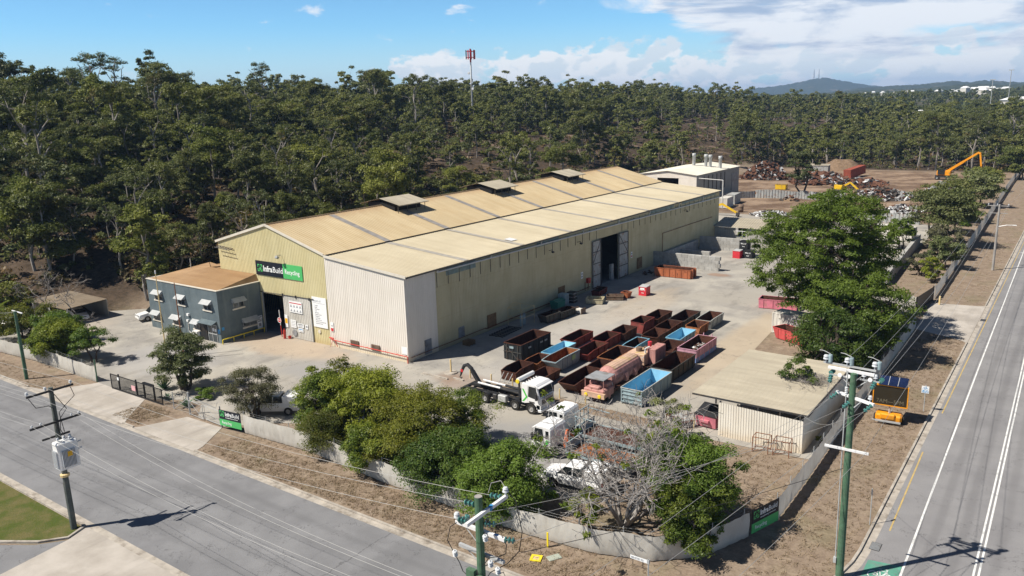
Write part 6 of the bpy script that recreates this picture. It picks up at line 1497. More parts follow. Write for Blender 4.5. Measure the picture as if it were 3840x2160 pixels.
# cars
def car(label, x, y, rz, kind="sedan", name="parked_car", bar_=False):
    t = thing(name, label, "car" if kind != "ute" else "utility truck", (x, y, 0), rz)
    if kind == "sedan":
        L, W, sec = 4.8, .92, [(2.4, .35, .62, .66), (2.32, .28, .78, .86), (1.2, .25, .95, .9), (.55, .25, 1.02, .92), (-.2, .25, 1.02, .92), (-1.55, .25, 1.04, .92), (-2.2, .28, 1.0, .88), (-2.4, .38, .8, .72)]
        roof = [(1.25, .96, .84), (.35, 1.42, .66), (-.9, 1.44, .66), (-1.75, 1.03, .8)]
    else:
        L, W, sec = 5.0, .95, [(2.5, .5, .78, .72), (2.4, .42, 1.0, .9), (1.4, .4, 1.16, .94), (.8, .4, 1.2, .95), (-.4, .4, 1.2, .95), (-1.6, .4, 1.2, .95), (-2.4, .42, 1.18, .92), (-2.5, .5, 1.1, .85)]
        roof = [(1.2, 1.18, .86), (.55, 1.78, .72), (-1.9 if kind == "wagon" else -.7, 1.82, .72), (-2.35 if kind == "wagon" else -1.1, 1.2, .84)]
    m = MB(); V_ = []
    for xx, z0, z1, w in sec: V_ += [(xx, -w * .92, z0), (xx, -w, (z0 + z1) * .5), (xx, -w * .9, z1), (xx, w * .9, z1), (xx, w, (z0 + z1) * .5), (xx, w * .92, z0)]
    f = [(0, 1, 2, 3, 4, 5), tuple(range(len(V_) - 1, len(V_) - 7, -1))]
    for i in range(len(sec) - 1):
        for k in range(6): f.append((i * 6 + k, i * 6 + 6 + k, i * 6 + 6 + (k + 1) % 6, i * 6 + (k + 1) % 6))
    m.add(V_, f); m.build("body", MT['truckwhite'], t)
    (ax, az, aw), (bx, bz, bw), (cx, cz, cw), (dx, dz, dw) = roof
    m = MB(); q = [(bx, -bw, bz), (bx, bw, bz), (cx, cw, cz), (cx, -cw, cz), (bx - .15, -bw * .8, bz + .05), (bx - .15, bw * .8, bz + .05), (cx + .15, cw * .8, cz + .05), (cx + .15, -cw * .8, cz + .05)]
    m.add(q, [(4, 5, 6, 7), (0, 1, 5, 4), (1, 2, 6, 5), (2, 3, 7, 6), (3, 0, 4, 7)]); m.build("roof", MT['truckwhite'], t)
    m = MB(); m.add([(ax, -aw, az), (ax, aw, az), (bx, bw, bz), (bx, -bw, bz)], [(0, 1, 2, 3)]); m.build("windscreen", MT['windscreen'], t)
    m = MB(); m.add([(dx, -dw, dz), (dx, dw, dz), (cx, cw, cz), (cx, -cw, cz)], [(3, 2, 1, 0)]); m.build("rear_window", MT['windscreen'], t)
    for s in (-1, 1):
        p = [(ax, s * aw, az), (bx, s * bw, bz), (cx, s * cw, cz), (dx, s * dw, dz)]
        m = MB(); m.add(p if s > 0 else p[::-1], [(0, 1, 2, 3)]); m.build("side_window", MT['windscreen'], t)
        m = MB(); xm = (bx + cx) / 2; m.add([(xm - .05, s * (aw + .005), az), (xm + .05, s * (aw + .005), az), (xm + .05, s * (bw + .012), bz - .01), (xm - .05, s * (bw + .012), bz - .01)], [(0, 1, 2, 3)]); m.build("pillar", MT['truckwhite'], t)
        m = MB(); m.box(L / 2 - .14, L / 2 - .02, s * W * .78 - .16, s * W * .78 + .1, sec[1][2] - .28, sec[1][2] - .1); m.build("headlight", MT['headlamp'], t)
        m = MB(); m.box(-L / 2 + .02, -L / 2 + .12, s * W * .8 - .12, s * W * .8 + .1, sec[-2][2] - .35, sec[-2][2] - .1); m.build("tail_light", MT['lampred'], t)
        r = .33 if kind == "sedan" else .40
        for xx in (L * .30, -L * .30): wheel(t, xx, s * (W - .06), r, .22, s)
    m = MB(); m.box(L / 2 - .06, L / 2 + .01, -W * .5, W * .5, sec[1][2] - .36, sec[1][2] - .12); m.build("grille", MT['truckblack'], t)
    m = MB(); m.bev(L / 2 - .2, L / 2 + .05, -W * .92, W * .92, sec[0][1] - .05, sec[0][1] + .2, .05); m.build("bumper", MT['truckwhite'], t)
    if bar_:
        m = MB(); m.tube([(L / 2 + .12, -.8, .55), (L / 2 + .12, -.55, 1.05), (L / 2 + .12, .55, 1.05), (L / 2 + .12, .8, .55)], .05, 6); m.box(L / 2 + .04, L / 2 + .16, -.95, .95, .5, .72); m.build("bull_bar", MT['white'], t)
        m = MB(); m.box(-2.4, -.95, -.88, .88, 1.18, 1.85) if kind == "ute" else m.tube([(.3, .7, 1.1), (.5, .75, 2.0)], .02, 4); m.build("canopy" if kind == "ute" else "snorkel", MT['truckwhite'], t)
    elif kind == "ute":
        m = MB(); m.bev(-2.55, -1.0, -.95, .95, 1.15, 1.9, .06); m.build("canopy", MT['truckwhite'], t)
    return t
car("white sedan parked nose-out under the brown carport roof", -55.0, -9.3, R(-14), "sedan")
car("white four-wheel-drive with a bull bar peeking out behind the office", -44.6, -3.6, R(-105), "wagon", bar_=True)
car("white ute with a canopy behind the wispy grey bush by the front fence", -.9, -17.6, R(214), "ute")
car("white ute with a flat canopy under the bare tree by the front fence", 31.0, -15.2, R(186), "ute")
car("silver-white station wagon behind the dark shrubs left of the carport", -60.6, -15.5, R(-60), "wagon")
car("white car glimpsed between trunks on the road beyond the scrap yard", -20, 374, R(5), "sedan").location.z = 1.9
m = MB(); m.bev(-24.4, -22.2, 3.2, 7.2, .5, 1.5, .15); tag(m.build("stored_vehicle", MT['greymetal']), "dark vehicle shape inside the open warehouse bay", "vehicle")
# machines of the scrap yard
t = thing("material_handler", "orange-yellow wheeled material handler with a long bent boom in the far yard", "excavator", (21.8, 229.5, 0), R(-2))
m = MB(); m.bev(-1.8, 2.2, -1.3, 1.3, 1.5, 3.0, .15); m.build("body", MT['orangepaint'], t)
m = MB(); m.bev(-1.5, .6, -1.45, .2, 1.7, 3.3, .1); m.build("cab", MT['windscreen'], t)
m = MB(); m.box(-2.2, 2.2, -1.1, 1.1, .7, 1.5); m.build("undercarriage", MT['darkmetal'], t)
for x in (-1.6, 1.6):
    for s in (-1, 1): wheel(t, x, s * 1.15, .65, .5, s)
m = MB(); bar(m, (1.2, .2, 2.8), (5.4, .2, 5.9), .6, .75); bar(m, (5.3, .2, 5.85), (9.2, .2, 8.7), .5, .6); bar(m, (9.1, .2, 8.75), (10.0, .2, 8.45), .5, .6); m.build("boom", MT['orangepaint'], t)
m = MB(); bar(m, (9.8, .2, 8.6), (10.6, .2, 3.0), .42, .46); m.build("stick", MT['orangepaint'], t)
m = MB(); m.prism([(10.3, -.4, 3.1), (11.0, -.4, 3.0), (11.2, -.4, 2.0), (10.7, -.4, 1.6), (10.2, -.4, 2.2)], (0, 1.2, 0)); m.build("grab", MT['darkmetal'], t)
m = MB(); m.tube([(2.2, .2, 2.2), (4.8, .2, 4.6)], .16, 7); m.build("hydraulic_ram", MT['darkmetal'], t)
m = MB(); m.box(-1.82, -1.79, -.7, .7, 2.0, 2.6); m.build("rear_grille", MT['darkmetal'], t)
def small_digger(label, x, y, rz, reach=5.4, drop=1.0):
    t = thing("excavator", label, "excavator", (x, y, 0), rz)
    m = MB(); m.bev(-1.2, 1.2, -1.1, 1.1, .9, 2.2, .1); m.build("body", MT['yellow'], t)
    m = MB(); m.bev(-.3, 1.0, -1.0, 0, 2.2, 3.2, .1); m.build("cab", MT['windscreen'], t)
    for s in (-1, 1):
        m = MB(); m.bev(-1.6, 1.6, s * 1.0 - .3, s * 1.0 + .3, 0, .85, .2); m.build("track", MT['darkmetal'], t)
    m = MB(); bar(m, (1.0, .3, 1.8), (reach * .55, .3, 2.9), .4, .5); bar(m, (reach * .54, .3, 2.95), (reach, .3, drop), .35, .42); m.build("boom", MT['yellow'], t)
    m = MB(); m.prism([(reach - .2, -.1, 1.2), (reach + .5, -.1, .9), (reach + .3, -.1, .1), (reach - .3, -.1, .3)], (0, .8, 0)); m.build("bucket", MT['darkmetal'], t)
small_digger("small yellow excavator behind the buckled corrugated wall", 1.2, 183, R(-12))
small_digger("yellow excavator partly hidden by the warehouse's far corner, boom lowered to the right", -16.0, 123.0, R(-2), 8.6, .9)
# ---------------------------------------------------------------- power poles
def disc_string(mb, a, b, r=.13, n=3):
    a, b = Vector(a), Vector(b); d = (b - a); q = d.to_track_quat('Z', 'Y').to_matrix().to_4x4(); L = d.length
    prof = [(.02, 0)]
    for k in range(n):
        z = L * (k + .3) / n; prof += [(.04, z - L * .12 / n), (r, z), (r * .8, z + L * .3 / n), (.05, z + L * .35 / n)]
    prof.append((.02, L)); mb.lathe(prof, 12, Matrix.Translation(a) @ q)
def pin_insul(mb, p, s=1.):
    mb.lathe([(0, 0), (.03 * s, 0), (.03 * s, .1 * s), (.11 * s, .12 * s), (.09 * s, .18 * s), (.05 * s, .19 * s), (.10 * s, .22 * s), (.07 * s, .28 * s), (0, .3 * s)], 10, Matrix.Translation(p))
def pole(label, x, y, h, r0, r1, mat, lean=(0, 0)):
    t = thing("power_pole", label, "power pole", (x, y, 0))
    m = MB(); m.tube([(0, 0, 0), (lean[0] * .5, lean[1] * .5, h * .5), (lean[0], lean[1], h)], [r0, (r0 + r1) / 2, r1], 14); m.build("shaft", mat, t, False)
    return t
def arm(t, a, b, w=.1, h=.12, mat='armwhite', name="crossarm"):
    m = MB(); bar(m, a, b, w, h); return m.build(name, MT[mat], t)
AMB = MT['armblack']
# transformer pole on the near left
P1 = (4.75, -39.32)
t = pole("weathered grey-green power pole carrying a white transformer box, left foreground", *P1, 10.4, .21, .15, MT['polegrey'])
arm(t, (.17, -1.62, 10.22), (.1, 1.42, 10.22), .1, .13, 'armblack'); arm(t, (.2, -1.75, 8.02), (.18, 1.55, 8.02), .1, .13, 'armblack'); arm(t, (-.22, -.95, 6.9), (-.2, .85, 6.9), .1, .12, 'armblack')
for y, z in ((-1.55, 10.29), (-.4, 10.29), (1.25, 10.29)):
    m = MB(); pin_insul(m, (.14, y, z), 1.0); m.build("insulator", MT['porcelain'], t)
for y in (-1.6, -1.05, .95, 1.45):
    m = MB(); pin_insul(m, (.2, y, 8.08), .7); m.build("insulator", MT['porcelain'], t)
m = MB(); m.bev(.22, 1.05, -.62, .72, 4.85, 6.75, .08)
tr = m.build("transformer", MT['white'], t)
m = MB()
for k in range(11): m.box(1.055, 1.17, -.45 + k * .085, -.415 + k * .085, 5.0, 6.2)
for k in range(7): m.box(.35 + k * .085, .38 + k * .085, -.72, -.625, 5.0, 6.2)
m.build("cooling_fin", MT['porcelain'], tr)
m = MB(); m.box(1.175, 1.185, -.1, .22, 5.75, 6.1); m.build("warning_plate", MT['signamber'], tr)
for x, y in ((.5, -.3), (.5, .1), (.5, .5), (.85, .3)):
    m = MB(); pin_insul(m, (x, y, 6.75), .9); m.build("bushing", MT['porcelain'], tr)
for z in (5.9, 6.4):
    m = MB(); disc_string(m, (.8, .75, z), (.95, .98, z + .1), .07, 3); m.build("side_bushing", MT['porcelain'], tr)
m = MB(); m.lathe([(.19, 3.95), (.30, 3.98), (.31, 4.14), (.19, 4.2)], 14); m.build("possum_guard", MT['post_yellow'], t)
m = MB(); m.tube([(-.18, -.1, 0), (-.16, -.1, 3.5)], .05, 6); m.build("conduit", MT['cable'], t); m = MB(); m.tube([(.2, 0, 10.1), (.7, .5, 8.9), (.5, .1, 8.3), (.25, .1, 7.4), (.5, .2, 6.9)], .025, 5); m.tube([(.15, -1.5, 10.1), (.3, -1.2, 9.4), (.3, -.4, 9.3), (.2, -.1, 9.0), (.2, 0, 7.2), (.5, -.2, 6.95)], .025, 5); m.tube([(.15, 1.2, 10.1), (.3, 1.3, 9.5), (.3, .6, 9.0), (.2, .2, 8.6), (.3, .3, 7.2)], .025, 5); m.build("lead_cable", MT['cable'], t)
# corner pole in the foreground
P2 = (41.2, -39.4)
t = pole("green power pole with two crossed white arms and glass insulators, bottom centre foreground", *P2, 12.79, .21, .165, MT['polegreen'])
m = MB(); m.cyl((0, 0, 12.791), (0, 0, 12.81), .162, 14); m.build("pole_cap", MT['polepale'], t)
arm(t, (.26, -1.14, 12.15), (.2, 1.62, 12.15), .13, .15); arm(t, (-1.43, .24, 11.16), (1.14, .16, 11.16), .13, .15); arm(t, (-1.35, .3, 10.1), (1.02, .2, 10.1), .13, .14, 'galv')
for a, b in (((.26, .35, 12.15), (.2, .62, 12.15)),):
    m = MB(); bar(m, a, b, .14, .16); m.build("blue_band", MT['signblue'], t)
m = MB(); bar(m, (.6, .19, 11.16), (.8, .18, 11.16), .14, .16); m.build("blue_band", MT['signblue'], t)
for a, b in (((.2, -.95, 12.2), (-.3, -.95, 12.16)), ((.16, 1.35, 12.2), (-.45, 1.3, 12.16)), ((-.16, 0, 12.4), (-.75, 0, 12.36)), ((1.1, .17, 11.16), (1.55, .3, 11.18)), ((.16, .1, 11.6), (.62, .3, 11.62)), ((-1.2, .2, 11.2), (-.75, .3, 11.6))):
    m = MB(); disc_string(m, a, b, .135, 3); m.build("insulator", MT['insul'], t)
for p in ((.2, 1.55, 12.23), (-1.36, .22, 11.24)):
    m = MB(); pin_insul(m, p, 1.25); m.build("pin_insulator", MT['porcelain'], t)
for p in ((-1.3, -.05, 9.75), (.55, -.05, 9.9), (.95, -.1, 9.75), (.25, .05, 10.9)):
    m = MB(); disc_string(m, p, (p[0] + .04, p[1] - .1, p[2] + .32), .11, 3); m.build("arrester", MT['porcelain'], t)
m = MB(); m.tube([(-1.0, .25, 11.1), (-.3, .2, 10.55), (.3, .2, 11.0)], .025, 5); m.tube([(-1.0, .3, 10.05), (-.1, .25, 9.5), (.7, .2, 10.05)], .025, 5); m.build("brace", MT['galv'], t)
m = MB(); m.box(-.5, -.1, -.38, -.16, 9.0, 9.6); m.box(-.05, .2, -.36, -.16, 8.7, 9.4); m.build("switch_box", MT['polegreen'], t)
for pth in ([(-1.3, .2, 11.2), (-1.65, .1, 10.9), (-1.75, 0, 10.3), (-1.4, 0, 9.8), (-1.1, -.05, 9.5), (-.9, -.1, 9.2), (-.2, -.2, 9.0), (0, -.2, 9.3)], [(1.0, .15, 11.3), (1.25, .1, 11.0), (1.2, .1, 10.6), (.9, .05, 10.4), (.4, .02, 10.2), (.1, -.1, 9.7), (0, -.2, 9.2)], [(.2, 1.55, 12.5), (.6, 1.7, 12.0), (1.1, 1.4, 10.9), (1.15, 1.1, 10.2), (.9, .6, 9.8), (.4, .1, 9.5), (.2, -.1, 9.1)], [(.95, -.1, 9.7), (1.2, -.1, 9.9), (1.35, -.1, 9.6), (1.1, -.1, 9.3)]):
    m = MB(); m.tube(pth, .02, 5); m.build("jumper_cable", MT['cable'], t)
m = MB(); m.tube([(.2, 1.55, 12.55), (-.1, 1.65, 12.75), (-.5, 1.5, 12.6), (-.55, 1.35, 12.2)], .015, 5); m.build("jumper_wire", MT['wire'], t)
# main-road pole
P3 = (50.15, -16.79)
t = pole("tall green power pole with white arms and switchgear on the verge beside the main road", *P3, 12.75, .23, .17, MT['polegreen'])
m = MB(); m.cyl((0, 0, 12.751), (0, 0, 12.77), .165, 14); m.build("pole_cap", MT['polegreen'], t)
arm(t, (-1.75, .42, 13.05), (1.1, .2, 13.05), .07, .1, 'galv'); arm(t, (-1.45, .33, 12.82), (1.05, .13, 12.82), .13, .15); arm(t, (-1.32, .2, 12.44), (1.32, .18, 12.44), .06, .08, 'galv')
arm(t, (-.97, .58, 11.34), (1.27, -.55, 11.34), .13, .15); arm(t, (-1.25, -.2, 8.27), (1.12, -.2, 8.27), .11, .13)
for x in (-1.6, -.45, 1.0):
    m = MB(); pin_insul(m, (x, .32, 13.1), 1.5); m.build("switch_post", MT['porcelain'], t)
    m = MB(); m.lathe([(.11, 13.1), (.12, 13.15), (.12, 13.5), (.1, 13.56), (0, 13.57)], 12, Matrix.Translation((x + .22, .36, 0))); m.build("switch_can", MT['bluegrey'], t)
    m = MB(); m.tube([(x + .22, .36, 13.6), (x - .2, .5, 13.7), (x - .45, .65, 13.66)], .02, 5); m.build("switch_blade", MT['galv'], t)
for x in (-.75, -.3, .85):
    m = MB(); m.lathe([(0, .0), (.12, 0), (.12, .03), (0, .04)], 12, Matrix.Translation((x, .1, 12.52)) @ Matrix.Rotation(R(80), 4, 'X')); m.build("washer_plate", MT['white'], t)
for a, b in (((-1.25, .2, 12.4), (-1.2, -.25, 12.1)), ((1.1, .18, 12.4), (1.0, -.25, 12.1)), ((1.3, .2, 12.46), (1.4, .7, 12.5)), ((-1.3, .25, 12.5), (-1.2, .7, 12.55)), ((-.9, .52, 11.3), (-1.25, .15, 11.0)), ((1.15, -.5, 11.3), (.85, -.95, 11.0)), ((-.1, -.15, 11.1), (-.35, -.55, 10.85)), ((0, .17, 12.5), (0, .6, 12.52))):
    m = MB(); disc_string(m, a, b, .135, 3); m.build("insulator", MT['insul'], t)
for p in ((1.0, -.3, 11.42), (.5, .2, 12.5), (1.1, .2, 12.5)):
    m = MB(); pin_insul(m, p, 1.2); m.build("pin_insulator", MT['porcelain'], t)
m = MB(); disc_string(m, (-.3, -.1, 11.5), (-.3, -.1, 12.0), .1, 5); m.build("rod_insulator", MT['porcelain'], t)
m = MB(); m.tube([(-.3, -.12, 12.9), (-.3, -.14, 8.0), (-.27, -.1, 1.4)], .035, 6); m.box(-.36, -.2, -.22, -.05, 1.0, 1.35); m.build("operating_rod", MT['galv'], t)
m = MB(); m.tube([(-.16, -.05, 0), (-.2, -.08, 1.0)], .04, 6); m.build("conduit", MT['polegrey'], t)
m = MB(); m.tube([(-.7, .2, 12.4), (0, .15, 11.8)], .03, 5); m.tube([(.7, .2, 12.4), (0, .15, 11.8)], .03, 5); m.tube([(.55, -.28, 11.3), (.2, -.3, 10.9)], .035, 5); m.build("brace", MT['galv'], t)
for pth in ([(-.45, .3, 13.1), (-.4, .1, 12.6), (-.2, -.1, 12.2), (.1, -.1, 12.35), (.5, .2, 12.75)], [(1.0, -.25, 12.1), (.9, -.4, 11.7), (1.0, -.3, 11.72)], [(-1.2, -.25, 12.1), (-1.3, -.3, 11.6), (-1.2, .15, 11.05)]):
    m = MB(); m.tube(pth, .015, 5); m.build("jumper_wire", MT['wire'], t)
# far pole along the main road, green pole on the left verge, pole in the forest
P4 = (49.0, 82.8)
t = pole("pale power pole with a street-light arm far along the main road", *P4, 10.5, .19, .14, MT['polepale'])
arm(t, (-1.6, .1, 10.25), (1.3, .1, 10.25), .09, .11, 'polepale'); arm(t, (-1.2, .15, 9.1), (1.2, .15, 9.1), .08, .1, 'polepale')
m = MB(); m.tube([(.1, 0, 7.0), (1.2, 0, 7.3), (2.1, 0, 7.35)], .05, 6); m.cbox((2.3, 0, 7.35), (.5, .2, .1)); m.build("street_light", MT['white'], t)
for x in (-1.5, -.3, 1.2):
    m = MB(); pin_insul(m, (x, .1, 10.3), 1.); m.build("insulator", MT['porcelain'], t)
t = pole("plain green pole with one short white arm on the far left verge", -32.9, -26.0, 7.7, .19, .15, MT['polegreen'])
arm(t, (-1.2, .2, 7.6), (1.2, .2, 7.6), .1, .1)
t = pole("thin weathered pole with two bare crossarms at the foot of the wooded slope", -59.5, 4.3, 7.6, .12, .09, MT['polepale'])
arm(t, (-1.2, -.3, 6.4), (1.2, .3, 6.4), .08, .1, 'polepale'); arm(t, (-1.2, -.3, 4.9), (1.2, .3, 4.9), .08, .1, 'polepale')
# cell tower behind the ridge
def _tower():
    z0 = float(terrain(-142., 186.))
    t = thing("cell_tower", "slim grey and white phone mast with a red antenna head above the treeline", "phone mast", (-138.7, 188.4, z0))
    H = 49.0 - z0
    m = MB(); m.tube([(0, 0, 0), (0, 0, H - 13)], [.46, .36], 12); m.build("lower_mast", MT['greymetal'], t)
    m = MB(); m.tube([(0, 0, H - 13), (0, 0, H - 5)], [.35, .30], 12); m.build("upper_mast", MT['white'], t)
    m = MB(); m.tube([(0, 0, H - 5), (0, 0, H)], [.32, .32], 12); m.build("head", MT['signred'], t)
    for k in range(9):
        a = 2 * math.pi * k / 9; r = 1.75
        m = MB(); m.cbox((r * math.cos(a), r * math.sin(a), H - 2.2), (.3, .3, 3.4), rz=a); m.build("antenna", MT['signred'] if k % 3 else MT['darkmetal'], t)
    m = MB()
    for z in (H - 1.0, H - 3.2):
        m.tube([(1.6 * math.cos(R(a)), 1.6 * math.sin(R(a)), z) for a in range(0, 361, 40)], .08, 5)
        for a in (0, 120, 240): m.tube([(0, 0, z), (1.6 * math.cos(R(a)), 1.6 * math.sin(R(a)), z)], .07, 5)
    m.build("head_frame", MT['signred'], t)
    for z, s in ((H - 9, -1), (H - 15, 1)):
        m = MB(); m.lathe([(0, .1), (.55, 0), (.5, .3), (0, .35)], 12, Matrix.Translation((s * .9, -.2, z)) @ Matrix.Rotation(R(90), 4, 'X')); m.tube([(0, 0, z), (s * .9, -.2, z)], .06, 5); m.build("dish", MT['porcelain'], t)
_tower()
# flagpoles without flags
t = thing("flagpole", "taller rust-streaked flagpole without a flag in front of the office", "flagpole", (-24.6, -14.3, 0))
m = MB(); m.tube([(0, 0, 0), (-.15, .05, 5), (-.25, .1, 10.4)], [.09, .07, .05], 8); m.build("shaft", MT['post_yellow'], t)
m = MB(); m.tube([(-.25, .1, 10.4), (-.26, .1, 10.8)], [.07, .07], 8); m.build("finial", MT['white'], t)
t = thing("flagpole", "shorter rusty brown flagpole without a flag in front of the office", "flagpole", (-24.9, -12.0, 0))
m = MB(); m.tube([(0, 0, 0), (-.1, .03, 4.5), (-.2, .05, 8.9)], [.09, .07, .05], 8); m.build("shaft", MT['pipe_rust'], t)

# ---------------------------------------------------------------- wires
def wire(label, a, b, sag, r=.010, mat='wire', group="overhead wires strung between the poles"):
    a, b = Vector(a), Vector(b); n = 18; m = MB()
    m.tube([a.lerp(b, k / n) - Vector((0, 0, sag * 4 * (k / n) * (1 - k / n))) for k in range(n + 1)], r, 4, False)
    return tag(m.build("overhead_wire", MT[mat]), label, "power line", group)
W1 = "pale overhead wire running along the side street above the asphalt"
for y, z in ((-1.55, 10.55), (-.4, 10.55), (1.25, 10.55)):
    wire(W1, (P1[0] + .14, P1[1] + y, z), (-46, -39.3 + y, 10.4), .8)
for (y, z), q in zip(((-1.55, 10.55), (-.4, 10.55), (1.25, 10.55)), ((-.3, -.95, 12.16), (-.75, 0, 12.36), (-.45, 1.3, 12.16))):
    wire(W1, (P1[0] + .14, P1[1] + y, z), (P2[0] + q[0], P2[1] + q[1], q[2]), .7)
for y in (-1.6, -1.05, .95, 1.45):
    wire(W1, (P1[0] + .2, P1[1] + y, 8.22), (-46, -39.3 + y, 8.0), .9)
    wire(W1, (P1[0] + .2, P1[1] + y, 8.22), (P2[0], P2[1] + y * .5, 7.4), .9)
wire("pale wire crossing the verge from the street wires to the green pole on the left", (-32.9, -26.0, 7.6), (-46, -38, 8.6), .3, group=None)
W2 = "thin overhead wire between the corner pole and the tall pole beside the main road"
for q, r_ in (((1.55, .3, 11.18), (-1.25, .15, 11.0)), ((.62, .3, 11.62), (-.35, -.55, 10.85)), ((-.75, .3, 11.6), (.85, -.95, 11.0))):
    wire(W2, (P2[0] + q[0], P2[1] + q[1], q[2]), (P3[0] + r_[0], P3[1] + r_[1], r_[2]), .55, group="wires from the corner pole to the main-road pole")
W3 = "overhead wire running along the grass verge beside the main road to the far pole"
for q, x in (((-1.2, .7, 12.55), -1.5), ((0, .6, 12.52), -.3), ((1.4, .7, 12.5), 1.2)):
    wire(W3, (P3[0] + q[0], P3[1] + q[1], q[2]), (P4[0] + x, P4[1] + .1, 10.6), 1.3, .012, group="wires along the main road verge")
    wire(W3, (P4[0] + x, P4[1] + .1, 10.6), (48.6 + x, 185, 10.6), 1.6, .012, group="wires along the main road verge")
for x in (-1.0, 0.9):
    wire(W3, (P3[0] + x, P3[1] - .2, 8.35), (P4[0] + x, P4[1] + .15, 9.2), 1.2, .012, group="wires along the main road verge")
W4 = "thick overhead wire dropping from the tall main-road pole towards the lower edge of the photo"
for q, e in (((.85, -.95, 11.0), (44.6, -50, 9.6)), ((-1.25, .15, 11.0), (43.2, -49, 9.4)), ((1.0, -.2, 8.35), (47.0, -48, 8.0))):
    wire(W4, (P3[0] + q[0], P3[1] + q[1], q[2]), e, .35, .013, group="wires dropping from the main-road pole")
wire("single black cable crossing low above the corner verge and the street-name sign", (P2[0] - 1.6, P2[1] + 5, 7.2), (P3[0] - .2, P3[1], 7.0), .25, .018, 'cable', None)
wire("thin cable from the tall main-road pole down to the tin shed's roof", (P3[0] - .2, P3[1], 10.0), (43.4, -.8, 3.2), .5, .012, group=None)

# ---------------------------------------------------------------- fences
def cloth_fence(label, path, h=1.85, step=2.9, post_extra=.35, drop=.06, wires=True, extra=(), mat='cloth', lean=0.):
    t = thing("screen_fence", label, "fence", (0, 0, 0))
    m = MB(); V_ = []; n = 0; seg = [0.]
    P_ = [Vector(p) for p in path]
    for a, b in zip(P_[:-1], P_[1:]): seg.append(seg[-1] + (b - a).length)
    L = seg[-1]
    def at(s):
        for i in range(len(P_) - 1):
            if s <= seg[i + 1] or i == len(P_) - 2:
                f = (s - seg[i]) / (seg[i + 1] - seg[i]); d = (P_[i + 1] - P_[i]).normalized(); return P_[i].lerp(P_[i + 1], f), Vector((d.y, -d.x))
    N_ = max(2, int(L / .22)); rows = 7
    for i in range(N_ + 1):
        s = L * i / N_; p, nn = at(s); ph = (s % step) / step; sagv = .10 * 4 * ph * (1 - ph)
        for r in range(rows):
            f = r / (rows - 1); bow = .07 * math.sin(f * math.pi) * (.6 + .4 * math.sin(s * 1.9)) + .022 * math.sin(s * 6.1 + f * 4) + .02 * math.sin(s * 11. - f * 7.)
            zz = drop + (h - sagv * f - drop) * f; q = p + nn * (.05 + bow); V_.append((q.x, q.y, zz))
    F = [(i * rows + r, (i + 1) * rows + r, (i + 1) * rows + r + 1, i * rows + r + 1) for i in range(N_) for r in range(rows - 1)]
    m.add(V_, F); m.build("screen", MT[mat], t, True)
    s = 0.
    while s <= L + .01:
        p, nn = at(min(s, L)); m = MB(); m.tube([(p.x, p.y, 0), (p.x, p.y, h + post_extra)], .03, 6); m.build("post", MT['galv'], t); s += step
    if wires:
        m = MB()
        for z in (h + .06, h + .26): m.tube([(p.x, p.y, z) for p in P_], .004, 4)
        m.build("top_wire", MT['galv'], t)
    return t
cloth_fence("pale cloth-screened fence along the left verge, ending at a green post", [(-80, -23.9), (-60, -23.4), (-46, -22.9), (-36.5, -22.1), (-25.0, -22.3)], 1.75)
cloth_fence("pale cloth-screened fence curving round the street corner below the trees", [(.9, -22.35), (9, -21.9), (18.3, -22.6), (26.1, -22.7), (31.3, -22.9), (36.7, -22.4), (40.2, -21.2), (42.6, -19.1), (44.1, -15.3)], 1.8)
cloth_fence("shaded cloth-screened fence along the main road verge behind the tall pole", [(45.0, -12.3), (45.0, -4.7), (44.8, 7.8), (44.7, 31.7), (44.6, 41.2)], 1.75)
cloth_fence("long cloth-screened fence along the main road beyond the sliding gate", [(44.2, 58.5), (43.6, 95), (42.8, 140), (41.2, 220), (40.6, 290)], 1.85, 6.0, wires=False)
m = MB(); m.tube([(0, 0, 0), (0, 0, 2.55)], .075, 8); o = m.build("gate_post", MT['polegreen']); o.location = (-24.9, -22.3, 0); tag(o, "green steel post at the end of the left cloth fence", "post")
def bar_gate(label, a, b, h, n, name="sliding_gate", posts=(), track=True, rz=0):
    t = thing(name, label, "gate"); a, b = Vector(a), Vector(b); d = b - a
    m = MB()
    for z in (.12, h): bar(m, (a.x, a.y, z), (b.x, b.y, z), .06, .07)
    for f in (0, 1): p = a + d * f; m.box(p.x - .035, p.x + .035, p.y - .035, p.y + .035, .1, h)
    m.build("frame", MT['gateblack'], t)
    m = MB()
    for i in range(1, n):
        p = a + d * i / n; m.box(p.x - .012, p.x + .012, p.y - .012, p.y + .012, .12, h)
    m.build("bars", MT['gateblack'], t)
    for f in posts:
        p = a + d * f; m = MB(); m.box(p.x - .06, p.x + .06, p.y + .08, p.y + .2, 0, h + .12); m.build("post", MT['gateblack'], t)
    if track:
        m = MB(); bar(m, (a.x, a.y, .03), (b.x, b.y, .03), .09, .05); m.build("track", MT['darkmetal'], t)
    return t
g_ = bar_gate("black barred sliding gate across the front driveway with a pink notice", (-21.5, -22.5), (-12.1, -22.4), 1.62, 74, posts=(.14, .49, .64, .83))
m = MB(); m.box(-17.35, -16.65, -22.60, -22.545, .62, 1.12); m.build("notice", paint("notice_pink", (.72, .40, .42), .5, .1), g_)
m = MB(); m.box(-20.05, -19.75, -22.58, -22.545, 1.2, 1.5); m.build("notice", MT['signwhite'], g_)
m = MB(); bar(m, (-15.6, -22.25, 1.66), (-13.9, -22.22, 1.66), .3, .08); m.build("gate_guide", MT['gateblack'], g_)
m = MB(); m.tube([(-12.0, -22.3, .1), (-11.4, -21.2, .1)], .04, 5); m.tube([(-19, -21.9, .05), (-17.2, -21.2, .5)], .03, 5); m.build("gate_stay", MT['gateblack'], g_)
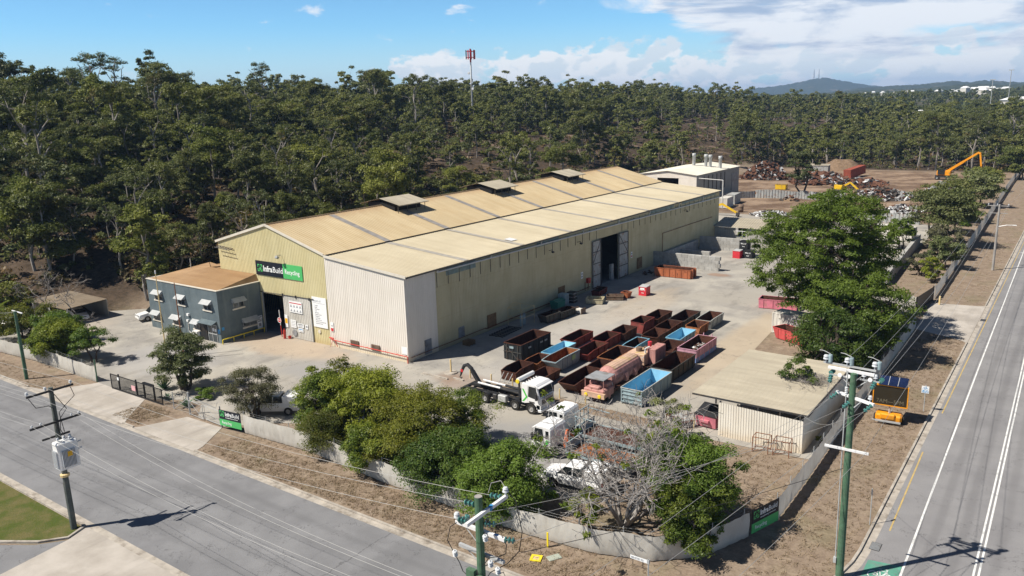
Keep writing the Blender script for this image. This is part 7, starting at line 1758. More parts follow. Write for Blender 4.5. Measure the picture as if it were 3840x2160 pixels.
t = thing("mesh_fence", "open wire-mesh fence with a braced steel post between the two driveways", "fence")
for x, h in ((-10.2, 1.75), (-7.5, 2.25)):
    m = MB(); m.tube([(x, -22.4, 0), (x, -22.4, h)], .04 if x < -9 else .08, 7); m.build("post", MT['galv'], t)
m = MB(); m.tube([(-7.5, -22.4, 1.7), (-10.1, -22.45, .05)], .035, 5); m.tube([(-7.5, -22.4, 1.9), (-5.4, -21.0, .6), (-5.2, -20.9, 1.2)], .035, 5); m.build("brace", MT['galv'], t)
m = MB()
for z in (.1, .6, 1.1, 1.6): m.tube([(-12, -22.4, z), (-7.5, -22.4, z)], .006, 4)
for k in range(22): m.tube([(-12 + k * .2, -22.4, .05), (-11.4 + k * .2 if k < 20 else -7.5, -22.4, 1.65)], .004, 3)
m.build("mesh", MT['galv'], t)
t = thing("swing_gate", "galvanised pipe swing gate with crossed braces across the second driveway", "gate")
for ax, bx in ((-7.4, -4.95), (-4.9, -2.15)):
    m = MB(); m.tube([(ax, -22.5, .15), (bx, -22.65, .15), (bx, -22.65, 1.5), (ax, -22.5, 1.5), (ax, -22.5, .15)], .025, 5); m.build("leaf_frame", MT['galv'], t)
    m = MB(); m.tube([(ax, -22.5, .15), (bx, -22.65, 1.5)], .018, 5); m.tube([(ax, -22.5, 1.5), (bx, -22.65, .15)], .018, 5)
    for k in range(14): m.tube([(ax + (bx - ax) * k / 14, -22.55, .15), (ax + (bx - ax) * (k + 1) / 14, -22.6, 1.5)], .004, 3)
    m.build("brace", MT['galv'], t)
m = MB(); m.tube([(-2.1, -22.7, 0), (-2.1, -22.7, 2.05)], .06, 7); tag(m.build("gate_post", MT['greymetal']), "grey steel gate post beside the fence-mounted company sign", "post")
t = bar_gate("black sliding gate of the main-road entrance behind the big tree", (43.3, 49.8), (44.2, 57.8), 1.9, 60, posts=(.02, .96))
m = MB(); m.add([(43.32, 49.8, .15), (44.22, 57.8, .15), (44.22, 57.8, 1.85), (43.32, 49.8, 1.85)], [(0, 1, 2, 3)]); m.build("infill", MT['gateblack'], t)
# company signs hung on the fences
def fence_sign(label, a, b, zb, zt, out):
    a, b = Vector(a), Vector(b); L = (b - a).length; d = (b - a) / L; o = Vector(out)
    t = thing("fence_sign", label, "sign", (a.x, a.y, zb), math.atan2(d.y, d.x)); h = zt - zb
    m = MB(); m.box(0, L, -.05, -.02, h * .42, h); m.build("navy_panel", MT['signnavy'], t)
    m = MB(); m.box(0, L, -.05, -.02, 0, h * .42); m.build("green_panel", MT['signgreen'], t)
    s = L / 2.7
    logo(t, face_y(.14 * s, -.056, h * .60), .52 * s, MT['signgreen'], None)
    inf = text_part("lettering", "Infra", .50 * s, MT['signtext'], t, face_y(.78 * s, -.056, h * .66), bold=.012, sx=.9)
    text_part("lettering", "Build", .50 * s, MT['signtext'], t, face_y(max(v.co.x for v in inf.data.vertices) + .02 * s, -.056, h * .66), sx=.9)
    text_part("lettering", "strengthening tomorrow", .14 * s, MT['signtext'], t, face_y(.8 * s, -.056, h * .53), sx=1.1)
    text_part("lettering", "Recycling", .36 * s, MT['signtext'], t, face_y(.30 * s, -.056, h * .14), sx=.88)
    return t
fence_sign("navy over green company sign on the front fence beside the swing gate", (-2.0, -22.85), (.75, -22.55), .35, 1.85, (0, -1))
fence_sign("navy over green company sign at the corner fence, in shade beside the main road", (44.25, -15.15), (45.12, -12.45), .2, 1.85, (1, 0))
# ---------------------------------------------------------------- roadside signs
t = thing("message_board", "orange trailer-mounted message board reading opening hours on the shaded verge", "message board", (47.8, 9.5, 0), R(4))
m = MB(); m.box(-1.32, 1.32, -.12, .1, 1.6, 3.3); m.build("board", MT['led'], t)
m = MB()
for x0, x1, z0, z1 in ((-1.4, 1.4, 1.52, 1.6), (-1.4, 1.4, 3.3, 3.38), (-1.4, -1.32, 1.6, 3.3), (1.32, 1.4, 1.6, 3.3)): m.box(x0, x1, -.16, .13, z0, z1)
m.build("frame", MT['orangepaint'], t)
text_part("lettering", "7AM\u20145PM", .50, MT['ledtext'], t, face_y(0, -.125, 1.76), 'CENTER', sx=.92)
m = MB(); m.add([(-1.0, -.25, 3.42), (1.25, -.25, 3.42), (1.25, 1.05, 3.82), (-1.0, 1.05, 3.82), (-1.0, -.25, 3.46), (1.25, -.25, 3.46), (1.25, 1.05, 3.86), (-1.0, 1.05, 3.86)], [(0, 3, 2, 1), (4, 5, 6, 7), (0, 1, 5, 4), (1, 2, 6, 5), (2, 3, 7, 6), (3, 0, 4, 7)]); sp = m.build("solar_panel", MT['solar'], t)
m = MB()
for x in (-.25, .5): m.add([(x, -.25, 3.466), (x + .04, -.25, 3.466), (x + .04, 1.05, 3.866), (x, 1.05, 3.866)], [(0, 1, 2, 3)])
m.build("panel_frame", MT['galv'], sp)
m = MB(); m.tube([(0, .05, .5), (0, .05, 1.6)], .08, 8); m.build("mast", MT['galv'], t)
m = MB(); m.bev(-1.05, 1.05, -.55, .65, .35, .85, .14); m.bev(-.65, .55, -.7, -.3, .55, .98, .1); m.build("trailer_body", MT['orangepaint'], t)
m = MB(); m.box(-1.0, 1.0, -.72, -.6, .22, .36); m.tube([(-.9, -.66, .3), (-1.25, -.66, .3)], .04, 5); m.tube([(0, .6, .35), (0, 2.0, .4)], .05, 6); m.build("tow_frame", MT['galv'], t)
for s in (-1, 1): 
    M = MB(); MM = Matrix.Translation((s * 1.1, .1, .32)) @ Matrix.Rotation(R(90), 4, 'Y'); M.lathe([(.17, -.1), (.3, -.1), (.32, -.06), (.32, .06), (.3, .1), (.17, .1), (0, .05)], 18, MM); M.build("wheel", MT['tyre'], t)
t = thing("bike_lane_sign", "small white and blue bike lane sign on a thin post by the kerb", "sign", (49.9, 13.7, 0))
m = MB(); m.tube([(0, 0, 0), (0, 0, 2.5)], .035, 7); m.build("post", MT['galv'], t)
m = MB(); m.box(-.3, .3, -.075, -.04, 1.75, 2.4); m.build("panel", MT['signwhite'], t)
m = MB(); m.box(-.26, .26, -.082, -.0751, 1.79, 1.98); m.build("blue_band", MT['signblue'], t)
text_part("lettering", "LANE", .2, MT['signwhite'], t, face_y(0, -.084, 1.815), 'CENTER', .004)
bm = bike_mark(0, 0, .25, 0); o = bm.build("bike_symbol", MT['signblue'], t); o.matrix_local = face_y(0, -.082, 2.13)
t = thing("sign_post", "thin grey post with a small edge-on plate beside the main road kerb", "post", (50.3, -9.5, 0))
m = MB(); m.tube([(0, 0, 0), (.0, 0, 2.65)], .03, 7); m.build("post", MT['galv'], t)
m = MB(); m.box(-.03, -.025, -.12, .12, 2.2, 2.62); m.build("plate", MT['galv'], t)
t = thing("street_sign", "white street-name blade on a silver post at the corner verge, lower right", "sign", (41.7, -25.0, 0), R(0))
m = MB(); m.tube([(0, 0, 0), (0, 0, 2.62)], .04, 8); m.build("post", MT['galv'], t)
m = MB(); m.box(-1.12, .06, -.055, -.04, 2.38, 2.6); m.build("blade", MT['signwhite'], t)
text_part("lettering", "BENSTED RD", .15, MT['signgrey'], t, face_y(-1.06, -.057, 2.435), bold=.003, sx=.92)
m = MB(); m.box(-.06, .07, -.075, .06, 2.36, 2.62); m.build("bracket", MT['galv'], t)
# small things on the verges
t = thing("drain_grate", "rusty grey drain grate set in the main road gutter near the tall pole", "drain grate", (51.2, -12.1, .01))
m = MB(); m.box(-.3, .3, -.5, .5, 0, .02); m.build("frame", MT['darkmetal'], t)
m = MB()
for k in range(9): m.box(-.28, .28, -.46 + k * .105, -.41 + k * .105, .021, .04)
m.build("bars", MT['greymetal'], t)
t = thing("drain_grate", "small grey gutter grate beside the main-road driveway", "drain grate", (51.0, 49.6, .01))
m = MB(); m.box(-.3, .3, -.5, .5, 0, .02); m.build("frame", MT['darkmetal'], t)
t = thing("pit_cover", "bright yellow square frame lying on the corner verge", "pit cover", (33.9, -24.9, 0), R(20))
m = MB()
for q in ((-.36, .36, -.36, -.2), (-.36, .36, .2, .36), (-.36, -.2, -.2, .2), (.2, .36, -.2, .2)): m.box(*q, 0, .05)
m.build("frame", MT['amber'], t)
m = MB(); m.box(-.2, .2, -.2, .2, 0, .03); m.build("lid", MT['post_yellow'], t)
t = thing("pit_cover", "pale green concrete lid beside the yellow frame on the corner verge", "pit cover", (34.8, -24.2, 0), R(60))
m = MB(); m.bev(-.45, .45, -.28, .28, 0, .05, .03); m.build("lid", paint("lid_green", (.34, .37, .31), .85, .12), t)
t = thing("marker_post", "short yellow marker post against the corner fence", "post", (33.8, -23.4, 0))
m = MB(); m.box(-.06, .06, -.03, .03, 0, 1.05); m.build("post", MT['amber'], t)
# ---------------------------------------------------------------- vegetation
def leaf_cards(rng, C, RAD, per, size, elong=1.6, droop=0.0, up=.35, shell=.5):
    """many small leaf faces round clump centres C (n,3) with radii RAD (n,3); returns (4m,3)"""
    n = len(C); m = n * per
    c = np.repeat(C, per, 0); r = np.repeat(RAD, per, 0)
    d = rng.normal(size=(m, 3)); d /= np.linalg.norm(d, axis=1)[:, None]
    d[:, 2] = np.where(d[:, 2] < -.25, -d[:, 2] * .6, d[:, 2])
    rad = rng.rand(m) ** shell
    p = c + d * r * rad[:, None]
    nrm = d * .65 + rng.normal(size=(m, 3)) * .42; nrm[:, 2] += up * 1.3
    nrm /= np.linalg.norm(nrm, axis=1)[:, None]
    t = rng.normal(size=(m, 3)); t[:, 2] -= droop * 2.5
    t -= nrm * (t * nrm).sum(1)[:, None]; t /= np.linalg.norm(t, axis=1)[:, None]
    b = np.cross(nrm, t); s = size * (.55 + .9 * rng.rand(m))[:, None]
    t = t * s * elong * .62; b = b * s * .62
    # a leaf spray: a kite with a slight fold
    V_ = np.empty((m, 4, 3)); V_[:, 0] = p - t; V_[:, 1] = p + b * .9 + t * .1 - nrm * s * .12; V_[:, 2] = p + t; V_[:, 3] = p - b * .9 + t * .1 - nrm * s * .12
    return V_.reshape(-1, 3)
def quads(n): return np.arange(n).reshape(-1, 4)
def limb(mb, rng, a, b, r0, r1, n=5, wob=.12, seg=4):
    a, b = Vector(a), Vector(b); L = (b - a).length; pts = []
    for k in range(seg + 1):
        t = k / seg; p = a.lerp(b, t)
        if 0 < k < seg: p += Vector(rng.normal(size=3)) * L * wob * .35
        pts.append(p + Vector((0, 0, L * .10 * math.sin(t * math.pi))))
    mb.tube(pts, [lerp(r0, r1, k / seg) for k in range(seg + 1)], n, False); return pts
def gum(seed, H, Rr, base=.42, ncl=22, per=58, leaf=.34, dens=1., lean=.05):
    """eucalypt: bare pale stem, forked limbs, clumped crown; returns (wood MB, leaf verts)"""
    rng = np.random.RandomState(seed); mb = MB()
    top = Vector((rng.uniform(-1, 1) * lean * H, rng.uniform(-1, 1) * lean * H, H * .80))
    tr = limb(mb, rng, (0, 0, -.4), top, .017 * H, .006 * H, 6, .05, 6)
    nl = rng.randint(5, 8); C = []; RA = []
    for k in range(nl):
        f = base * .75 + (1 - base * .75) * (k + rng.rand() * .7) / nl; p = tr[min(6, max(1, int(f * 6)))]
        a = k * 2.4 + rng.rand(); q = Vector((math.cos(a) * Rr * rng.uniform(.45, .85), math.sin(a) * Rr * rng.uniform(.45, .85), min(H * .92, p.z + H * rng.uniform(.10, .26))))
        br = limb(mb, rng, p, q, .0075 * H, .0025 * H, 4, .2, 3)
        for j in range(max(1, int(ncl / nl))):
            c = Vector(q).lerp(p, rng.rand() * .45) + Vector((rng.normal() * Rr * .22, rng.normal() * Rr * .22, abs(rng.normal()) * H * .075 - .05 * H))
            C.append(c); s = Rr * rng.uniform(.13, .34); RA.append((s, s, s * rng.uniform(.7, 1.0)))
            if j < 2: mb.tube([br[2], c], [.0025 * H, .001 * H], 3, False)
    for k in range(max(2, ncl // 8)):
        C.append(top + Vector((rng.normal() * Rr * .25, rng.normal() * Rr * .25, H * rng.uniform(.02, .16)))); s = Rr * rng.uniform(.22, .36); RA.append((s, s, s * .7))
    return mb, leaf_cards(rng, np.array([tuple(c) for c in C]), np.array(RA), int(per * dens), leaf, 1.9, .35, .30)
def mb_np(mb):
    """faces of an MB as quads for merging (triangles repeat a corner)"""
    F = [f if len(f) == 4 else (f[0], f[1], f[2], f[2]) for f in mb.f if len(f) <= 4]
    return np.array(mb.v), np.array(F)
def plant(name, label, cat, loc, wood, lv, mleaf, mbark, rz=0, s=1., group=None):
    t = thing(name, label, cat, loc, rz, group); t.scale = (s, s, s)
    wood.build("trunk", mbark, t)
    np_mesh("crown", lv, quads(len(lv)), [mleaf], parent=t)
    return t
# ---- gum trees of the wooded slope
VAR = [gum(11, 13, 4.2, .36, 56, 190, .15), gum(12, 12, 3.3, .30, 46, 190, .15), gum(13, 15, 4.8, .42, 58, 180, .155), gum(14, 10, 3.8, .22, 50, 190, .145), gum(15, 15, 3.2, .42, 34, 160, .15),
       gum(16, 11, 4.6, .26, 58, 190, .15), gum(17, 17, 3.9, .52, 26, 130, .155, .8, .09), gum(18, 8.5, 3.3, .15, 46, 190, .14)]
LEAFM = [MT['leaf_gum'], MT['leaf_gum2'], MT['leaf_gum'], MT['leaf_gum3'], MT['leaf_gum'], MT['leaf_gum2'], MT['leaf_gum3'], MT['leaf_gum']]
CAMM = cam.matrix_world.inverted()
def project(p):
    q = CAMM @ Vector(p)
    if q.z > -1: return None
    return (.5 + q.x / -q.z * 2981.2 / 3840, .5 + q.y / -q.z * 2981.2 / 2160, -q.z)
def blocked(p):
    a = np.array(CAM); b = np.array(p); t = np.linspace(.1, .98, 60)[:, None]; q = a + (b - a) * t
    return bool((((q[:, 0] > XL) & (q[:, 0] < 0) & (q[:, 1] > 0) & (q[:, 1] < WL) & (q[:, 2] < 11.6))).any())
def forest():
    rng = np.random.RandomState(5); cand = []
    cell = 5.4
    for ix in range(int(-360 / cell), int(150 / cell)):
        for iy in range(int(-70 / cell), int(640 / cell)):
            x, y = (ix + rng.rand() * .95) * cell, (iy + rng.rand() * .95) * cell
            u = rng.rand(); hs = rng.rand(); toe = -46. if y > 4 else -46. - min(4 - y, 20)
            d = toe - x
            if math.hypot(x - CAM.x, y - CAM.y) > 640: continue
            if y <= 262 and (d < 3 or y < -60): continue
            if y > 262 and x > 46: 
                if x < 70: continue
            if y < 258 and x > -44: continue
            if -67 < x < -44 and y < -1: continue
            patch = float(_vn(np.array(x), np.array(y), 28., 9))
            if y > 258 and x > -60: keep = .30 if y < 296 else (.30 if 355 < y < 400 else .80)
            elif y > 95 and 2 < d < 84: keep = .17 + patch * .55
            elif d < 26 and y < 105: keep = .86
            else: keep = .93 + patch * .6
            if abs(d - 21 - 3 * math.sin(y * .05)) < 2.2 and y < 110: keep = 0
            if u > keep: continue
            s = .58 + .56 * hs + (.30 if hs > .9 else 0)
            if x < -150 and y < 90: s *= 1.18
            if d < 30 and y < 110: s *= .9
            z = float(terrain(x, y)) - .2
            cand.append((x, y, z, s, rng.randint(8), rng.rand() * 6.28))
    sc = []
    for c in cand:
        p = project((c[0], c[1], c[2] + 9 * c[3]))
        if p is None or not (-.06 < p[0] < 1.06 and -.05 < p[1] < 1.15): continue
        b = blocked((c[0], c[1], c[2] + 11 * c[3]))
        sc.append((c[3] / p[2] * (0 if b else 1), c, p, b))
    sc.sort(key=lambda q: -q[0])
    return [q for q in sc if not (q[3] and q[2][2] < 190)]
FOR = forest()
print('FOREST', len(FOR))
N_IND = 292
gum_protos = {}
GT = "gum trees of the wooded slope"
LAB = "gum tree with olive clumped crown and thin pale trunk in the woods behind the warehouse"
for k, (sz, (x, y, z, s, v, rz), p, b) in enumerate(FOR[:N_IND]):
    if v not in gum_protos:
        w, lv = VAR[v]; o = plant("gum_tree", LAB, "tree", (x, y, z), w, lv, LEAFM[v], MT['bark_gum'], rz, s, GT); gum_protos[v] = o
    else:
        o = copy_tree(gum_protos[v]); o.location = (x, y, z); o.rotation_euler = (0, 0, rz); o.scale = (s, s, s * random.uniform(.9, 1.12))
def merge_forest(items, name, variants, mats, kind="stuff", pick=None):
    VV, FF, MI = [], [], []; off = 0
    for (x, y, z, s, v, rz) in items:
        w, lv, li = variants[v % len(variants)]
        ca, sa = math.cos(rz) * s, math.sin(rz) * s; M = np.array([[ca, -sa, 0], [sa, ca, 0], [0, 0, s]]).T
        wv, wf = w
        for vv, ff, mi in ((lv, quads(len(lv)), li), (wv, wf, len(mats) - 1)):
            if vv is None or len(vv) == 0: continue
            VV.append(vv @ M + np.array((x, y, z))); FF.append(ff + off); MI.append(np.full(len(ff), mi)); off += len(vv)
    return tag(np_mesh(name, np.concatenate(VV), np.concatenate(FF), mats, np.concatenate(MI)), kind=kind)
FARV = []
for i, (sd, H, Rr) in enumerate(((31, 13, 4.0), (32, 11, 3.5), (33, 15, 4.6), (34, 9.5, 3.6), (35, 15, 3.2), (36, 11.5, 4.4))):
    w, lv = gum(sd, H, Rr, .30, 28, 70, .29); FARV.append((mb_np(w), lv, i % 3))
merge_forest([q[1] for q in FOR[N_IND:]], "woodland", FARV, [MT['leaf_wood'], MT['leaf_gum'], MT['leaf_gum3'], MT['bark_gum']])
def far_woods():
    rng = np.random.RandomState(8); it = []
    for k in range(2600):
        dx = rng.uniform(1500, 2680); d = rng.uniform(560, 1900); p = bearing(dx, d)
        if float(_vn(np.array(p.x), np.array(p.y), 90., 12)) < -.12 and d > 800: continue
        it.append((p.x, p.y, float(terrain(p.x, p.y)) - .5, rng.uniform(.7, 1.15), rng.randint(3), rng.rand() * 6))
    for k in range(420):
        dx = rng.uniform(-60, 1500); d = rng.uniform(420, 700); p = bearing(dx, d)
        it.append((p.x, p.y, float(terrain(p.x, p.y)) - .5, rng.uniform(.8, 1.15), rng.randint(3), rng.rand() * 6))
    return it
FW = []
for i, sd in enumerate((41, 42, 43)):
    w, lv = gum(sd, 12.5, 4.4, .3, 10, 16, 1.05); FW.append(((np.zeros((0, 3)), np.zeros((0, 4), int)), lv, i % 3))
merge_forest(far_woods(), "far_woodland", FW, [MT['leaf_wood'], MT['leaf_gum'], MT['leaf_gum3'], MT['bark_gum']])
# ---- undergrowth of the slope: low dry shrubs and saplings, uncountable
def undergrowth():
    rng = np.random.RandomState(21); C = []; RA = []; G_ = []
    for k in range(9500):
        if k % 3 == 0: x, y = -46 - abs(rng.normal()) * 26, rng.uniform(-60, 110)
        elif k % 4: x, y = rng.uniform(-210, -47), rng.uniform(-60, 330)
        else: x, y = rng.uniform(-60, 46), rng.uniform(262, 420)
        toe = -46. if y > 4 else -46. - min(4 - y, 20)
        if y < 258 and toe - x < 1.5: continue
        if -67 < x < -44 and y < 1: continue
        if abs(toe - x - 21 - 3 * math.sin(y * .05)) < 2.0 and y < 110: continue
        s = rng.uniform(.4, 1.5) * (1.8 if rng.rand() < (.25 if y < 110 else .08) else 1)
        z = float(terrain(x, y)); C.append((x, y, z + s * .35)); RA.append((s, s, s * .8))
    lv = leaf_cards(rng, np.array(C), np.array(RA), 26, .30, 1.6, 0, .3)
    n = len(lv) // 4; mi = np.repeat(rng.choice(3, len(C), p=(.55, .25, .20)), 26)
    tag(np_mesh("undergrowth", lv, quads(len(lv)), [MT['leaf_under'], MT['leaf_gum'], MT['leaf_dry']], mi), kind="stuff")
undergrowth()
def tufts():
    """dry grass tufts on verges and round the yard's edges"""
    rng = np.random.RandomState(77); P_ = []
    def area(n, x0, x1, y0, y1):
        for k in range(n): P_.append((rng.uniform(x0, x1), rng.uniform(y0, y1)))
    area(5200, .8, 40, -26.7, -23.2); area(900, -60, -26, -26.7, -24.2); area(3800, 45.4, 50.2, -20, 40); area(1500, 34.6, 44.5, -16, -2.5); area(900, -14, -9.5, -26.5, -23); area(700, 45, 50, 58, 140); area(900, 12, 33.5, -2.2, -.7); area(500, 36, 43, 58, 100); area(500, .8, 44, -22.8, -22.2)
    P_ = np.array(P_); P_ = P_[rng.rand(len(P_)) < .45]
    n = len(P_); per = 7; m = n * per; b = np.repeat(P_, per, 0) + rng.normal(size=(m, 2)) * .09
    a = rng.rand(m) * 6.28; h = rng.uniform(.04, .15, m); w = rng.uniform(.012, .035, m); le = rng.normal(size=(m, 2)) * .10
    V_ = np.zeros((m, 4, 3)); h *= .7; dx, dy = np.cos(a) * w, np.sin(a) * w
    V_[:, 0] = np.stack([b[:, 0] - dx, b[:, 1] - dy, np.zeros(m)], 1); V_[:, 1] = np.stack([b[:, 0] + dx, b[:, 1] + dy, np.zeros(m)], 1)
    V_[:, 2] = np.stack([b[:, 0] + dx * .3 + le[:, 0], b[:, 1] + dy * .3 + le[:, 1], h], 1); V_[:, 3] = np.stack([b[:, 0] - dx * .3 + le[:, 0], b[:, 1] - dy * .3 + le[:, 1], h], 1)
    tag(np_mesh("dry_grass", V_.reshape(-1, 3), quads(m * 4), [MT['leaf_straw']]), kind="stuff")
MT['leaf_straw'] = m_leaf("leaf_straw", (.25, .18, .125), (.36, .275, .19), (.22, .175, .10), .5, .15)
tufts()
# ---- shrubs and trees one by one
def shrub(name, label, cat, loc, Rr, H, ncl, per, leaf, ml, mb_='bark_dark', seed=1, base=.12, squash=.8, elong=1.6, stems=3, group=None, aspect=1., rz=0., crad=(.13, .36), droop=0., extra=()):
    rng = np.random.RandomState(seed); mb = MB(); C = []; RA = []
    for k in range(ncl):
        a = rng.rand() * 6.283; r = math.sqrt(rng.rand()); zf = rng.rand()
        w = math.sqrt(max(0, 1 - (2 * max(zf, .28) - 1) ** 2 * .85))
        o_ = 1.14 if rng.rand() < .16 else .86
        c = (math.cos(a) * r * Rr * w * o_, math.sin(a) * r * Rr * w * o_ * aspect, H * (base + (1 - base) * (.08 + zf * (.86 if o_ < 1 else .95))))
        s = Rr * rng.uniform(*crad); C.append(c); RA.append((s, s, s * squash))
    for q in extra: C.append(q[:3]); RA.append((q[3],) * 3)
    for k in range(stems):
        a = k * 6.28 / stems + rng.rand(); b0 = Vector((math.cos(a) * .12 * Rr * (stems > 1), math.sin(a) * .12 * Rr * (stems > 1), -.1)); q = Vector((math.cos(a) * Rr * .4, math.sin(a) * Rr * .4 * aspect, H * .6))
        pts = limb(mb, rng, b0, q, .022 * H + .03, .008 * H + .01, 6, .14, 5)
        for c in C[k::stems]:
            if rng.rand() < .6:
                p = pts[rng.randint(2, 6)]; limb(mb, rng, p, c, .006 * H + .008, .006, 4, .16, 3)
    lv = leaf_cards(rng, np.array(C), np.array(RA), per, leaf, elong, droop, .35)
    return plant(name, label, cat, loc, mb, lv, MT[ml], MT[mb_], rz, 1., group)
shrub("shrub", "bright green bushy tree at the left end of the hedge, overhanging the cloth fence", "shrub", (8.4, -18.9, 0), 3.2, 6.0, 100, 427, 0.082, 'leaf_bright', seed=2)
shrub("shrub", "reddish-brown tipped green tree behind the bright green one at the hedge's left end", "shrub", (6.4, -16.0, 0), 2.4, 5.8, 50, 285, 0.082, 'leaf_olive', seed=3, base=.3)
shrub("shrub", "tall yellow-green tree in the middle of the hedge, left of the hook truck", "shrub", (12.8, -18.0, 0), 3.6, 6.7, 115, 427, 0.082, 'leaf_bright', seed=4)
shrub("shrub", "feathery olive shrub hanging over the cloth fence below the hedge's left end", "shrub", (10.6, -21.3, 0), 2.2, 3.6, 60, 427, 0.053, 'leaf_olive', seed=5, crad=(.3, .48))
shrub("shrub", "sprawling olive-green tree with bare grey twigs in the middle of the hedge", "shrub", (18.4, -18.7, 0), 4.5, 5.6, 140, 444, 0.068, 'leaf_olive', seed=6)
shrub("shrub", "lighter green feathery tree in front of the hook truck's rear wheels", "shrub", (19.0, -14.0, 0), 2.9, 4.6, 70, 390, 0.058, 'leaf_bright', seed=7)
shrub("shrub", "low bright green bush spilling over the cloth fence mid-hedge", "shrub", (16.4, -21.3, 0), 2.8, 3.5, 74, 427, 0.073, 'leaf_bright', seed=8)
shrub("shrub", "deep green dense bush, broadest of the hedge, left of the bare tree", "shrub", (23.4, -20.9, 0), 3.6, 4.3, 120, 480, 0.073, 'leaf_deep', seed=9)
shrub("shrub", "rounded deep green bush with glossy leaves beside the corner pole", "shrub", (28.6, -21.2, 0), 3.5, 4.5, 125, 499, 0.073, 'leaf_deep', seed=10)
shrub("shrub", "small olive bush between the sprawling olive tree and the flat-bed trucks", "shrub", (20.6, -16.8, 0), 2.0, 3.2, 40, 390, 0.068, 'leaf_olive', seed=11, base=.2)
shrub("shrub", "tall dark and lime-green tree at the right end of the hedge above the corner fence", "shrub", (40.8, -16.6, 0), 3.2, 6.4, 120, 444, 0.073, 'leaf_deep', seed=12)
shrub("shrub", "yellow-green leafy tree crowding the right end of the hedge", "shrub", (41.8, -18.8, 0), 2.5, 4.6, 72, 427, 0.073, 'leaf_bright', seed=13)
shrub("shrub", "dull green bush behind the bare tree, facing the tin shed", "shrub", (37.6, -13.2, 0), 2.8, 4.6, 76, 390, 0.068, 'leaf_deep', seed=14)
shrub("shrub", "thin yellow-leaved shrub beside the bare tree's trunk at the corner fence", "shrub", (35.0, -20.6, 0), 1.7, 3.4, 18, 213, 0.073, 'leaf_bright', seed=15, base=.25)
shrub("shrub", "scraggly half-bare sapling by the rusty trolley near the tin shed", "shrub", (33.2, -4.6, 0), 1.6, 4.3, 16, 213, 0.082, 'leaf_pale', 'bark_bare', seed=16, base=.4)
shrub("street_tree", "airy pale green tree standing between the two driveways", "tree", (-14.3, -18.6, 0), 2.9, 6.1, 84, 319, 0.073, 'leaf_pale', seed=17, elong=2.4, base=.08, stems=5, droop=.2)
shrub("shrub", "wispy grey-green bush in front of the white ute", "shrub", (-1.6, -19.4, 0), 2.8, 4.7, 78, 285, 0.058, 'leaf_grey', seed=18, base=.15, stems=5)
shrub("shrub", "rounded bright yellow-green bush leaning over the left cloth fence", "shrub", (-37.0, -20.6, 0), 3.3, 4.6, 96, 390, 0.092, 'leaf_bright', seed=19)
shrub("shrub", "darker thin-leaved small tree at the end of the left cloth fence", "shrub", (-32.3, -18.8, 0), 2.3, 4.1, 36, 285, 0.082, 'leaf_deep', seed=20, base=.3, stems=2)
shrub("shrub", "dark shrub behind the left cloth fence below the silver car", "shrub", (-43.5, -17.2, 0), 3.4, 4.0, 66, 319, 0.097, 'leaf_deep', seed=21)
shrub("shrub", "brownish olive shrub at the photo's left edge by the carport", "shrub", (-50.5, -18.6, 0), 3.8, 4.4, 64, 319, 0.097, 'leaf_olive', seed=22)
shrub("shrub", "tall olive shrub behind the carport's left end", "shrub", (-66, -14, 0), 3.0, 5.0, 46, 184, 0.149, 'leaf_gum2', seed=23)
shrub("shrub", "small orange-yellow shrub in front of the carport", "shrub", (-49.2, -13.4, 0), 1.1, 1.8, 14, 213, 0.077, 'leaf_dry', seed=24)
shrub("shrub", "low tuft of shrubbery squeezed behind the tin shed's roadside wall", "shrub", (44.2, 1.5, 0), .5, .9, 10, 213, 0.048, 'leaf_olive', seed=25)
# broken leafy branch lying on the tin shed's roof
t = shrub("fallen_branch", "leafy broken branch with grey twigs lying on the tin shed's roof", "branch", (40.6, 7.6, 3.0), 2.0, 1.9, 14, 220, 0.082, 'leaf_big', 'bark_bare', seed=26, base=.15, squash=.7, stems=4)
m = MB(); rng_ = np.random.RandomState(3)
def twigs(mb, rng, n, c, R_, h, r=.012):
    for k in range(n):
        a = rng.rand() * 6.28; q = Vector((c[0] + R_ * rng.normal() * .5, c[1] + R_ * rng.normal() * .5, c[2])); e = q + Vector((math.cos(a), math.sin(a), rng.uniform(0, .6))) * rng.uniform(.4, 1.2)
        e.z = max(e.z, c[2] + .02); mb.tube([q, q.lerp(e, .5) + Vector((rng.normal() * .1, rng.normal() * .1, abs(rng.normal()) * h)), e], [r * 1.5, r, r * .5], 3, False)
twigs(m, rng_, 240, (1.2, -.2, .33), 1.9, .12); m.build("twigs", MT['bark_bare'], t)
